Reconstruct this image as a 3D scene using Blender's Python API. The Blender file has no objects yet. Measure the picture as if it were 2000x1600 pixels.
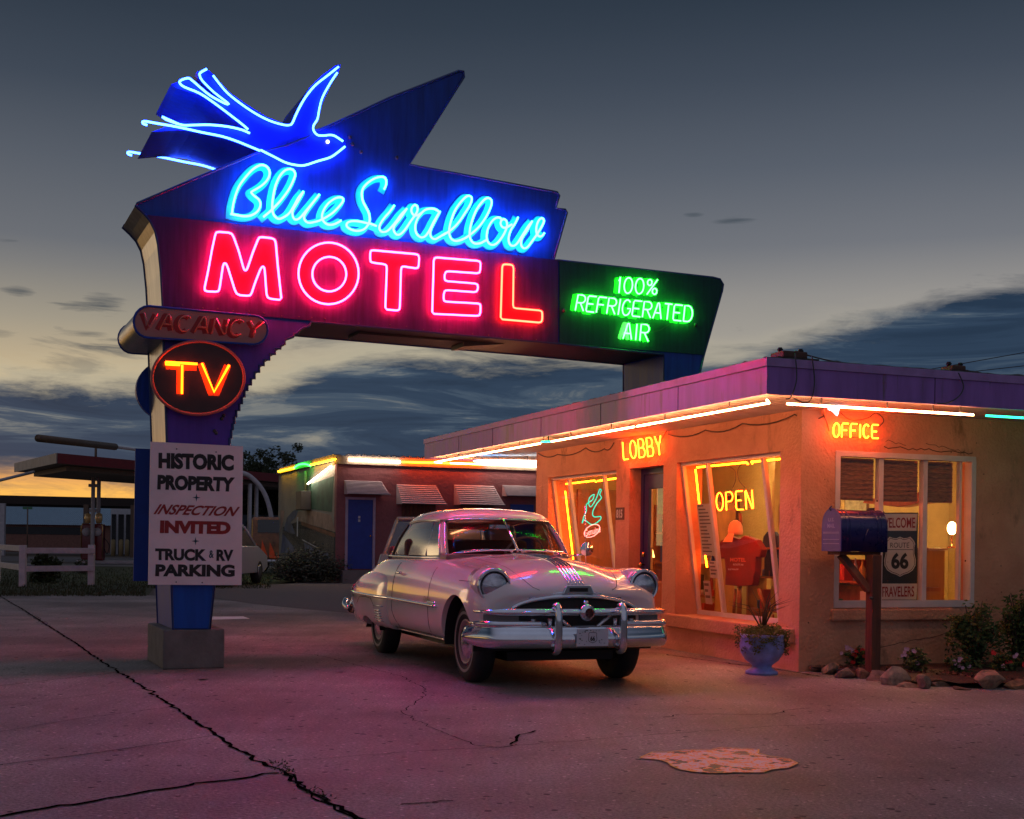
import bpy, bmesh, math, random
from mathutils import Vector, Matrix
from mathutils.geometry import tessellate_polygon
from mathutils.bvhtree import BVHTree
random.seed(7)
R = math.radians
SC = bpy.context.scene
COL = SC.collection
V = Vector

# ------------------------------------------------------------------ camera
ROLL, H, FPX = R(0.8), 1.25, 2500.0
cd = bpy.data.cameras.new('camera'); cam = bpy.data.objects.new('camera', cd); COL.objects.link(cam)
cd.sensor_width = 36; cd.lens = 45.0; cd.shift_y = (1058 - 800) / 2000.0; cd.clip_end = 3000; cd.clip_start = 0.05
CX = V((math.cos(ROLL), 0, math.sin(ROLL))); CY = V((-math.sin(ROLL), 0, math.cos(ROLL))); CZ = V((0, -1, 0))
m = Matrix((CX, CY, CZ)).transposed().to_4x4(); m.translation = V((0, 0, H)); cam.matrix_world = m
SC.camera = cam
EYE = V((0, 0, H))

# ------------------------------------------------------------------ world sky (dusk)
W = bpy.data.worlds.new('World'); SC.world = W; W.use_nodes = True
def world():
    nt = W.node_tree; N = nt.nodes; L = nt.links; N.clear()
    def n(t, **k):
        x = N.new(t)
        for a, b in k.items(): setattr(x, a, b)
        return x
    def math_(op, a, b=None, c=None, clamp=False):
        x = n('ShaderNodeMath', operation=op, use_clamp=clamp)
        for i, v in enumerate((a, b, c)):
            if v is None: continue
            if isinstance(v, (int, float)): x.inputs[i].default_value = v
            else: L.new(v, x.inputs[i])
        return x.outputs[0]
    def ramp(f, stops, interp='EASE'):
        x = n('ShaderNodeValToRGB'); L.new(f, x.inputs[0]); cr = x.color_ramp; cr.interpolation = interp
        while len(cr.elements) < len(stops): cr.elements.new(0.5)
        for e, (p, c) in zip(cr.elements, stops):
            e.position = p
            if isinstance(c, (int, float)): c = (c, c, c)
            else: c = tuple(srgb(v) for v in c)
            e.color = (*c, 1)
        return x.outputs[0]
    def srgb(v): v /= 255; return v / 12.92 if v < .04045 else ((v + .055) / 1.055) ** 2.4
    def mix(f, a, b):
        x = n('ShaderNodeMix', data_type='RGBA'); x.clamp_factor = True
        if isinstance(f, (int, float)): x.inputs[0].default_value = f
        else: L.new(f, x.inputs[0])
        for i, v in ((6, a), (7, b)):
            if isinstance(v, tuple): x.inputs[i].default_value = (*[srgb(q) for q in v], 1)
            else: L.new(v, x.inputs[i])
        return x.outputs[2]
    tc = n('ShaderNodeTexCoord'); sp = n('ShaderNodeSeparateXYZ'); L.new(tc.outputs['Generated'], sp.inputs[0])
    x, y, z = sp.outputs
    hyp = math_('SQRT', math_('ADD', math_('MULTIPLY', x, x), math_('MULTIPLY', y, y)))
    e = math_('DIVIDE', z, math_('MAXIMUM', hyp, .001))          # tangent of the elevation
    az = math_('ARCTAN2', x, y)                                    # 0 straight ahead, negative to the left
    cv = n('ShaderNodeCombineXYZ'); L.new(az, cv.inputs[0]); L.new(math_('MULTIPLY', e, 5.0), cv.inputs[1])
    def noise(scale, detail=5, rough=.55, dist=0, sx=1):
        mp = n('ShaderNodeMapping'); mp.inputs['Scale'].default_value = (sx, 1, 1); L.new(cv.outputs[0], mp.inputs[0])
        t = n('ShaderNodeTexNoise'); L.new(mp.outputs[0], t.inputs['Vector'])
        t.inputs['Scale'].default_value = scale; t.inputs['Detail'].default_value = detail
        t.inputs['Roughness'].default_value = rough; t.inputs['Distortion'].default_value = dist
        return t.outputs['Fac']
    em = math_('DIVIDE', e, .5, clamp=True)
    left = ramp(em, [(0, (238, 208, 160)), (.14, (214, 192, 155)), (.25, (190, 172, 140)), (.32, (158, 150, 134)), (.40, (122, 122, 122)), (.44, (104, 108, 115)), (.56, (84, 91, 102)), (.68, (60, 70, 84)), (.80, (45, 56, 70)), (1, (34, 44, 58))], 'LINEAR')
    right = ramp(em, [(0, (150, 145, 135)), (.3, (163, 158, 150)), (.38, (148, 145, 142)), (.46, (114, 117, 124)), (.58, (88, 95, 107)), (.72, (64, 73, 87)), (.84, (46, 57, 71)), (1, (38, 48, 62))], 'LINEAR')
    fr = math_('MULTIPLY_ADD', az, 1.7, .5, clamp=True)
    sky = mix(fr, left, right)
    # the dark cloud bank along the horizon
    bz = n('ShaderNodeValToRGB'); L.new(math_('MULTIPLY_ADD', az, 1.0, .5, clamp=True), bz.inputs[0])
    cr = bz.color_ramp; cr.interpolation = 'LINEAR'
    stops = [(0, .125), (.12, .118), (.3, .122), (.38, .148), (.5, .154), (.6, .148), (.66, .152), (.74, .168), (.82, .19), (1, .21)]
    while len(cr.elements) < len(stops): cr.elements.new(.5)
    for el, (p, v) in zip(cr.elements, stops): el.position = p; el.color = (v, v, v, 1)
    eb = bz.outputs[0]
    nb = noise(9, 9, .68, .35)
    d = math_('SUBTRACT', math_('ADD', eb, math_('MULTIPLY', math_('SUBTRACT', nb, .5), .05)), e)
    mask = math_('MULTIPLY', math_('ADD', d, .004), 55, clamp=True)
    st = noise(8, 10, .66, .9, sx=.55)
    bankcol = ramp(st, [(.34, (34, 52, 74)), (.49, (43, 62, 85)), (.56, (62, 79, 98)), (.64, (112, 117, 119)), (.72, (150, 146, 134))])
    low = math_('MULTIPLY', math_('SUBTRACT', .09, e), 14, clamp=True)
    bankcol = mix(low, bankcol, mix(math_('MULTIPLY_ADD', st, .5, 0), (42, 63, 88), (54, 74, 97)))
    edge = math_('SUBTRACT', 1.0, math_('ABSOLUTE', math_('MULTIPLY', math_('ADD', d, -.002), 60)), clamp=True)
    edge = math_('MULTIPLY', edge, math_('SUBTRACT', 1.0, math_('MULTIPLY_ADD', az, 2.4, .2, clamp=True)))
    sky = mix(mask, sky, bankcol)
    sky = mix(math_('MULTIPLY', edge, .7), sky, (190, 180, 154))
    wq = noise(22, 7, .65, .4, sx=.45)
    for (a0, e0, wa, we, k) in [(-.328, .168, .030, .006, 1), (-.318, .176, .018, .007, .8), (-.39, .177, .012, .004, .7), (-.30, .141, .045, .0065, 1), (-.345, .149, .025, .003, .6), (-.40, .213, .014, .003, .7), (-.40, .146, .02, .004, .5), (.1725, .249, .019, .004, .8), (.138, .255, .007, .002, .5)]:
        da = math_('POWER', math_('ABSOLUTE', math_('DIVIDE', math_('SUBTRACT', az, math.atan(a0)), wa)), 2); de = math_('POWER', math_('ABSOLUTE', math_('DIVIDE', math_('SUBTRACT', e, e0 * 1.0), we)), 2)
        mk = math_('MULTIPLY', math_('ADD', math_('SUBTRACT', .75, math_('ADD', da, de)), math_('MULTIPLY', math_('SUBTRACT', wq, .5), 5.5)), .9 * k, clamp=True)
        sky = mix(math_('MULTIPLY', mk, .85), sky, (62, 72, 82))
    # loose dark wisps above the bank
    wn = noise(5.2, 7, .6, .5)
    wisp = math_('MULTIPLY', math_('MULTIPLY', math_('SUBTRACT', wn, .60), 14, clamp=True), math_('SUBTRACT', 1.0, math_('MULTIPLY', math_('ABSOLUTE', math_('SUBTRACT', e, .155)), 18), clamp=True))
    sky = mix(math_('MULTIPLY', wisp, .8), sky, (74, 82, 90))
    # the strip of sunset under the bank, to the left
    sn = noise(9, 6, .6, .2)
    top = math_('SUBTRACT', math_('MULTIPLY_ADD', math_('SUBTRACT', sn, .5), .05, .058), e)
    sm = math_('MULTIPLY', math_('MULTIPLY', top, 60, clamp=True), math_('MULTIPLY', math_('SUBTRACT', -.17, az), 14, clamp=True))
    sm = math_('MULTIPLY', sm, math_('MULTIPLY', math_('ADD', az, 1.9), 3, clamp=True))
    glow = ramp(math_('MULTIPLY', e, 14, clamp=True), [(0, (255, 200, 92)), (.42, (255, 190, 92)), (.62, (228, 164, 96)), (.85, (160, 140, 118)), (1, (100, 102, 110))])
    glow = mix(math_('MULTIPLY', math_('MULTIPLY', math_('SUBTRACT', noise(16, 7, .65, .5), .43), 5, clamp=True), math_('MULTIPLY', e, 17, clamp=True)), glow, (118, 104, 96))
    sky = mix(sm, sky, glow)
    # behind the viewer and on the ground side
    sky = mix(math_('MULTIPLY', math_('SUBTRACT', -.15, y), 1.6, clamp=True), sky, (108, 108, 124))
    sky = mix(math_('MULTIPLY', math_('SUBTRACT', e, .62), 1.2, clamp=True), sky, (112, 116, 136))
    sky = mix(math_('MULTIPLY', math_('SUBTRACT', -.003, e), 60, clamp=True), sky, (40, 44, 50))
    ns = n('ShaderNodeTexSky', sky_type='NISHITA'); ns.sun_disc = False; ns.sun_elevation = R(1.0); ns.sun_rotation = R(-40)
    add = n('ShaderNodeMix', data_type='RGBA', blend_type='ADD'); add.inputs[0].default_value = .004
    L.new(sky, add.inputs[6]); L.new(ns.outputs[0], add.inputs[7])
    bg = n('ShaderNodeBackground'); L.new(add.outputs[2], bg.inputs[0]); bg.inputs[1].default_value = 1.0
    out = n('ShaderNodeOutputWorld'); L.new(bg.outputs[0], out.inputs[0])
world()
sl = bpy.data.lights.new('sun', 'SUN'); sl.energy = .10; sl.angle = R(14); sl.color = (1, .66, .34)
sun = bpy.data.objects.new('sun', sl); COL.objects.link(sun)
sun.rotation_euler = V((math.sin(R(-48)) * math.cos(R(5)), math.cos(R(-48)) * math.cos(R(5)), math.sin(R(5)))).to_track_quat('Z', 'Y').to_euler()
vs = SC.view_settings; vs.view_transform = 'Standard'; vs.look = 'None'; vs.exposure = 0; vs.gamma = 1; vs.use_curve_mapping = False
SC.cycles.use_denoising = True
SC.cycles.max_bounces = 8; SC.cycles.transparent_max_bounces = 12
SC.cycles.sample_clamp_indirect = 6

# ------------------------------------------------------------------ helpers
def ray(px, py): return CX * ((px - 1000) / FPX) + CY * ((1058 - py) / FPX) + V((0, 1, 0))
def hit(px, py, P0, n):
    d = ray(px, py); return EYE + d * ((V(P0) - EYE).dot(n) / d.dot(n))
def gnd(px, py, z=0): return hit(px, py, V((0, 0, z)), V((0, 0, 1)))
def at(px, py, Y): return EYE + ray(px, py) * Y

MATS = {}
def mat(name, col, rough=.6, metal=0, var=.12, scale=6, bump=0, bscale=60, coat=0, spec=.5, col2=None, aniso=None):
    if name in MATS: return MATS[name]
    M = bpy.data.materials.new(name); M.use_nodes = True; nt = M.node_tree; N = nt.nodes; L = nt.links
    b = N['Principled BSDF']; b.inputs['Roughness'].default_value = rough; b.inputs['Metallic'].default_value = metal
    b.inputs['Coat Weight'].default_value = coat; b.inputs['Coat Roughness'].default_value = .04
    b.inputs['Specular IOR Level'].default_value = spec
    tc = N.new('ShaderNodeTexCoord')
    mp = N.new('ShaderNodeMapping'); L.new(tc.outputs['Object'], mp.inputs[0])
    if aniso: mp.inputs['Scale'].default_value = aniso
    t = N.new('ShaderNodeTexNoise'); t.inputs['Scale'].default_value = scale; t.inputs['Detail'].default_value = 6; t.inputs['Roughness'].default_value = .6
    L.new(mp.outputs[0], t.inputs['Vector'])
    cr = N.new('ShaderNodeValToRGB'); L.new(t.outputs['Fac'], cr.inputs[0])
    cr.color_ramp.elements[0].position = .32; cr.color_ramp.elements[1].position = .68
    c2 = col2 or tuple(min(1, c * (1 + var)) for c in col); c1 = col if col2 else tuple(c * (1 - var) for c in col)
    cr.color_ramp.elements[0].color = (*c1, 1); cr.color_ramp.elements[1].color = (*c2, 1)
    L.new(cr.outputs[0], b.inputs['Base Color'])
    rr = N.new('ShaderNodeMapRange'); L.new(t.outputs['Fac'], rr.inputs[0]); rr.inputs[3].default_value = max(0, rough * .8); rr.inputs[4].default_value = min(1, rough * 1.2)
    L.new(rr.outputs[0], b.inputs['Roughness'])
    if bump:
        t2 = N.new('ShaderNodeTexNoise'); t2.inputs['Scale'].default_value = bscale; t2.inputs['Detail'].default_value = 5
        L.new(mp.outputs[0], t2.inputs['Vector'])
        bp = N.new('ShaderNodeBump'); bp.inputs['Strength'].default_value = bump; bp.inputs['Distance'].default_value = .02
        L.new(t2.outputs['Fac'], bp.inputs['Height']); L.new(bp.outputs[0], b.inputs['Normal'])
    MATS[name] = M; return M
def emis(name, col, s):
    if name in MATS: return MATS[name]
    M = bpy.data.materials.new(name); M.use_nodes = True; N = M.node_tree.nodes; L = M.node_tree.links; N.clear()
    e = N.new('ShaderNodeEmission'); e.inputs[0].default_value = (*col, 1); e.inputs[1].default_value = s
    o = N.new('ShaderNodeOutputMaterial'); L.new(e.outputs[0], o.inputs[0]); MATS[name] = M; return M
def glass(name, tint=(.9, .95, .93), refl=1.5, rough=.02, k=1.0):
    if name in MATS: return MATS[name]
    M = bpy.data.materials.new(name); M.use_nodes = True; N = M.node_tree.nodes; L = M.node_tree.links; N.clear()
    r0 = ((refl - 1) / (refl + 1)) ** 2 * 1.9
    lw = N.new('ShaderNodeLayerWeight'); lw.inputs[0].default_value = .5
    pw = N.new('ShaderNodeMath'); pw.operation = 'POWER'; pw.inputs[1].default_value = 5; L.new(lw.outputs['Facing'], pw.inputs[0])
    f = N.new('ShaderNodeMath'); f.operation = 'MULTIPLY_ADD'; f.inputs[1].default_value = (1 - r0) * k; f.inputs[2].default_value = r0 * k; L.new(pw.outputs[0], f.inputs[0])
    t = N.new('ShaderNodeBsdfTransparent'); t.inputs[0].default_value = (*tint, 1)
    g = N.new('ShaderNodeBsdfGlossy'); g.inputs['Roughness'].default_value = rough
    m = N.new('ShaderNodeMixShader'); L.new(f.outputs[0], m.inputs[0]); L.new(t.outputs[0], m.inputs[1]); L.new(g.outputs[0], m.inputs[2])
    o = N.new('ShaderNodeOutputMaterial'); L.new(m.outputs[0], o.inputs[0]); MATS[name] = M; return M

WL = {}
def tag(o, label=None, cat=None, group=None, kind=None):
    if label: o['label'] = label
    if cat: o['category'] = cat
    if group: o['group'] = group
    if kind: o['kind'] = kind
    return o
def thing(name, label, cat, loc, group=None):
    o = bpy.data.objects.new(name, None); o.empty_display_size = .1; COL.objects.link(o)
    o.location = loc; WL[o.name] = V(loc); tag(o, label, cat, group); return o

def catmull(pts, sub=4, closed=False):
    pts = [V(p) for p in pts]; n = len(pts); out = []
    rng = range(n) if closed else range(n - 1)
    for i in rng:
        p0 = pts[(i - 1) % n] if (closed or i > 0) else pts[0]; p1 = pts[i]; p2 = pts[(i + 1) % n]
        p3 = pts[(i + 2) % n] if (closed or i < n - 2) else pts[n - 1]
        for k in range(sub):
            t = k / sub
            out.append(.5 * ((2 * p1) + (p2 - p0) * t + (2 * p0 - 5 * p1 + 4 * p2 - p3) * t * t + (3 * p1 - p0 - 3 * p2 + p3) * t ** 3))
    if not closed: out.append(pts[-1])
    return out

class MB:
    def __init__(s): s.v = []; s.f = []; s.sm = []
    def add(s, vs, fs, smooth=False):
        o = len(s.v); s.v += [V(p) for p in vs]
        for f in fs: s.f.append([i + o for i in f]); s.sm.append(smooth)
        return s
    def par(s, p, a, b, c):
        p, a, b, c = V(p), V(a), V(b), V(c)
        if a.cross(b).dot(c) < 0: a, b = b, a
        return s.add([p, p + a, p + a + b, p + b, p + c, p + a + c, p + a + b + c, p + b + c],
                     [(3, 2, 1, 0), (4, 5, 6, 7), (0, 1, 5, 4), (1, 2, 6, 5), (2, 3, 7, 6), (3, 0, 4, 7)])
    def quad(s, *p): return s.add(p, [tuple(range(len(p)))])
    def poly(s, pts):
        t = tessellate_polygon([[V(p) for p in pts]]); return s.add(pts, [tuple(x) for x in t])
    def prism(s, pts, vec, caps=True, smooth=False):
        pts = [V(p) for p in pts]; n = len(pts); vec = V(vec)
        nrm = V((0, 0, 0))
        for i in range(n): nrm += pts[i].cross(pts[(i + 1) % n])
        if nrm.dot(vec) > 0: pts.reverse()
        q = [p + vec for p in pts]
        if caps:
            t = [tuple(x) for x in tessellate_polygon([pts])]
            for tri in t:
                a, b, c = [pts[i] for i in tri]
                if (b - a).cross(c - a).dot(vec) > 0: tri = tri[::-1]
                s.add([pts[i] for i in tri], [(0, 1, 2)]); s.add([q[i] for i in tri[::-1]], [(0, 1, 2)])
        s.add(pts + q, [(i, i + n, (i + 1) % n + n, (i + 1) % n) for i in range(n)], smooth)
        return s
    def tube(s, pts, r, seg=6, closed=False, cap=True):
        pts = [V(p) for p in pts]
        pts = [p for i, p in enumerate(pts) if i == 0 or (p - pts[i - 1]).length > 1e-5]
        n = len(pts)
        if n < 2: return s
        rr = r if isinstance(r, (list, tuple)) else [r] * n
        tan = []
        for i in range(n):
            a = pts[i - 1] if (i > 0 or closed) else pts[i]; b = pts[(i + 1) % n] if (i < n - 1 or closed) else pts[i]
            t = b - a
            tan.append(t.normalized() if t.length > 1e-9 else (tan[-1] if tan else V((0, 0, 1))))
        t0 = tan[0]; u = t0.orthogonal().normalized(); vs = []; fs = []
        for i in range(n):
            t = tan[i]; u = (u - t * u.dot(t)); u = u.normalized() if u.length > 1e-6 else t.orthogonal().normalized(); w = t.cross(u)
            for k in range(seg):
                a = 2 * math.pi * k / seg; vs.append(pts[i] + (u * math.cos(a) + w * math.sin(a)) * rr[i])
        m = n if closed else n - 1
        for i in range(m):
            for k in range(seg):
                a = i * seg + k; b = i * seg + (k + 1) % seg; j = ((i + 1) % n) * seg
                fs.append((a, b, j + (k + 1) % seg, j + k))
        if cap and not closed: fs.append(tuple(range(seg))[::-1]); fs.append(tuple((n - 1) * seg + k for k in range(seg)))
        return s.add(vs, fs, True)
    def lathe(s, prof, c, ax=(0, 0, 1), seg=20, smooth=True, ang=2 * math.pi, rx=1, rdir=None, cap=True):
        c = V(c); ax = V(ax).normalized(); u = V(rdir).normalized() if rdir else ax.orthogonal().normalized(); w = ax.cross(u); vs = []; fs = []
        for (r, z) in prof:
            for k in range(seg):
                a = ang * k / seg; vs.append(c + ax * z + (u * math.cos(a) * rx + w * math.sin(a)) * r)
        for i in range(len(prof) - 1):
            for k in range(seg): a = i * seg + k; b = i * seg + (k + 1) % seg; fs.append((a, b, b + seg, a + seg))
        if cap and prof[0][0] > 1e-6: fs.append(tuple(range(seg))[::-1])
        if cap and prof[-1][0] > 1e-6: fs.append(tuple((len(prof) - 1) * seg + k for k in range(seg)))
        return s.add(vs, fs, smooth)
    def ball(s, c, r, seg=12, sq=(1, 1, 1)):
        n = max(4, seg // 2); vs = []; fs = []
        c = V(c)
        for i in range(n + 1):
            t = math.pi * i / n
            for k in range(seg):
                a = 2 * math.pi * k / seg
                vs.append(c + V((math.sin(t) * math.cos(a) * sq[0], math.sin(t) * math.sin(a) * sq[1], math.cos(t) * sq[2])) * r)
        for i in range(n):
            for k in range(seg): a = i * seg + k; b = i * seg + (k + 1) % seg; fs.append((a + seg, b + seg, b, a))
        return s.add(vs, fs, True)
    def grid(s, rows, smooth=True, closed=False):
        n = len(rows[0]); vs = [p for r in rows for p in r]; fs = []
        for i in range(len(rows) - 1):
            for k in range(n if closed else n - 1):
                a = i * n + k; b = i * n + (k + 1) % n; fs.append((a, b, b + n, a + n))
        return s.add(vs, fs, smooth)
    def ribbon(s, pts, w, nrm, off=0):
        """a flat painted stroke of width w lying in the plane with normal nrm"""
        pts = [V(p) for p in pts]; nrm = V(nrm); L_, R_ = [], []
        for i, p in enumerate(pts):
            a = pts[max(0, i - 1)]; b = pts[min(len(pts) - 1, i + 1)]; t = (b - a).normalized(); q = t.cross(nrm)
            L_.append(p + q * w / 2 + nrm * off); R_.append(p - q * w / 2 + nrm * off)
        e0 = (pts[0] - pts[1]).normalized() * w / 2; e1 = (pts[-1] - pts[-2]).normalized() * w / 2
        vs = L_ + R_; n = len(pts)
        return s.add(vs, [(i, i + 1, n + i + 1, n + i) for i in range(n - 1)])
    def build(s, name, m, parent=None, label=None, cat=None, group=None, kind=None, bevel=0, loc=None, merge=False, bseg=2):
        me = bpy.data.meshes.new(name)
        if parent is not None: off = WL[parent.name]
        elif loc is not None: off = V(loc)
        else:
            xs = [p.x for p in s.v]; ys = [p.y for p in s.v]; zs = [p.z for p in s.v]
            off = V(((min(xs) + max(xs)) / 2, (min(ys) + max(ys)) / 2, min(zs)))
        me.from_pydata([p - off for p in s.v], [], s.f)
        me.polygons.foreach_set('use_smooth', s.sm)
        ms = m if isinstance(m, (list, tuple)) else [m]
        for q in ms: me.materials.append(q)
        me.update()
        if merge or bevel:
            bm = bmesh.new(); bm.from_mesh(me); bmesh.ops.remove_doubles(bm, verts=bm.verts, dist=.0004); bm.to_mesh(me); bm.free()
        o = bpy.data.objects.new(name, me); COL.objects.link(o)
        if parent is not None: o.parent = parent; WL[o.name] = off
        else: o.location = off; WL[o.name] = off
        if bevel:
            b = o.modifiers.new('bevel', 'BEVEL'); b.width = bevel; b.segments = bseg; b.limit_method = 'ANGLE'; b.angle_limit = R(40)
        tag(o, label, cat, group, kind); return o

class Plane:
    """a plane in the place; px() finds the point of it seen at a photograph pixel (for tracing outlines)"""
    def __init__(s, P0, n): s.P0 = V(P0); s.n = V(n).normalized()
    def px(s, x, y, off=0): return hit(x, y, s.P0 + s.n * off, s.n)
    def quad(s, q, u, v, off=0):     # q = TL, TR, BR, BL ; u right, v up
        a = [q[0][i] * (1 - u) * v + q[1][i] * u * v + q[2][i] * u * (1 - v) + q[3][i] * (1 - u) * (1 - v) for i in (0, 1)]
        return s.px(a[0], a[1], off)

def textgeo(txt, bold=.0, shear=0, space=1.0):
    c = bpy.data.curves.new('t', 'FONT'); c.body = txt; c.offset = bold; c.shear = shear; c.resolution_u = 4; c.space_character = space
    o = bpy.data.objects.new('t', c)
    me = bpy.data.meshes.new_from_object(o)
    vs = [V(v.co) for v in me.vertices]; fs = [tuple(p.vertices) for p in me.polygons]
    bpy.data.objects.remove(o); bpy.data.curves.remove(c); bpy.data.meshes.remove(me)
    x0 = min(v.x for v in vs); x1 = max(v.x for v in vs); y0 = min(v.y for v in vs); y1 = max(v.y for v in vs)
    return [((v.x - x0) / (x1 - x0), (v.y - y0) / (y1 - y0)) for v in vs], fs
def text_on(mb, txt, plane, q, off=.004, bold=0., shear=0, space=1.0):
    vs, fs = textgeo(txt, bold, shear, space); mb.add([plane.quad(q, u, v, off) for u, v in vs], fs); return mb
def text_local(mb, txt, P, ux, uz, w, h, bold=0., space=1.0):
    vs, fs = textgeo(txt, bold, 0, space); mb.add([V(P) + V(ux) * (u * w) + V(uz) * (v * h) for u, v in vs], fs); return mb

# single-stroke letters for bent tube writing, box 1 x 1
def arc(cx, cy, rx, ry, a0, a1, n=8): return [(cx + rx * math.cos(R(a0 + (a1 - a0) * i / n)), cy + ry * math.sin(R(a0 + (a1 - a0) * i / n))) for i in range(n + 1)]
ST = {
 'A': [[(0, 0), (.35, .8)] + arc(.5, .8, .15, .2, 180, 0, 5) + [(1, 0)], [(.18, .36), (.82, .36)]],
 'B': [[(0, 0), (0, 1), (.5, 1)] + arc(.55, .76, .35, .24, 80, -80, 5) + [(.1, .52), (.55, .52)] + arc(.6, .26, .4, .26, 80, -80, 5) + [(0, 0)]],
 'C': [arc(.5, .5, .5, .5, 45, 315, 14)],
 'D': [[(0, 0), (0, 1), (.45, 1)] + arc(.45, .5, .55, .5, 80, -80, 8) + [(.45, 0), (0, 0)]],
 'E': [[(1, 1), (.12, 1), (0, .9), (0, .1), (.12, 0), (1, 0)], [(0, .5), (.75, .5)]],
 'F': [[(1, 1), (.12, 1), (0, .9), (0, 0)], [(0, .52), (.75, .52)]],
 'G': [arc(.5, .5, .5, .5, 45, 330, 14) + [(1, .45), (.6, .45)]],
 'I': [[(.5, 0), (.5, 1)]],
 'L': [[(0, 1), (0, .06), (.1, 0), (1, 0)]],
 'N': [[(0, 0), (0, .95), (.08, 1), (.9, .02), (1, .05), (1, 1)]],
 'O': [arc(.5, .5, .5, .5, 100, 455, 18)],
 'P': [[(0, 0), (0, 1), (.5, 1)] + arc(.55, .74, .45, .26, 80, -80, 6) + [(.1, .48)]],
 'R': [[(0, 0), (0, 1), (.5, 1)] + arc(.55, .75, .42, .25, 80, -80, 6) + [(.1, .5), (.45, .5), (1, 0)]],
 'T': [[(0, 1), (1, 1)], [(.5, .98), (.5, 0)]],
 'V': [[(0, 1), (.5, 0), (1, 1)]],
 'Y': [[(0, 1), (.5, .48), (1, 1)], [(.5, .48), (.5, 0)]],
 '1': [[(.2, .75), (.55, 1), (.55, 0)]],
 '0': [arc(.5, .5, .5, .5, 100, 455, 16)],
 '%': [arc(.25, .78, .22, .2, 0, 350, 8), [(.95, 1), (.05, 0)], arc(.75, .22, .22, .2, 0, 350, 8)],
}
LW = {'I': .25, 'L': .75, '1': .4, '%': 1.3, 'T': .9}
def layout(txt, gap=.32):
    x = 0; out = []
    for ch in txt:
        if ch == ' ': x += .5; continue
        w = LW.get(ch, 1.0) * .8; out.append((ch, x, w)); x += w + gap
    tot = x - gap; return [(ch, a / tot, w / tot) for ch, a, w in out]
def stroke_letters(txt, plane, q, off, gap=.32):
    res = []
    for ch, x, w in layout(txt, gap):
        res.append((ch, [[plane.quad(q, x + w * u, v, off) for u, v in st] for st in ST[ch]]))
    return res
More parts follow.
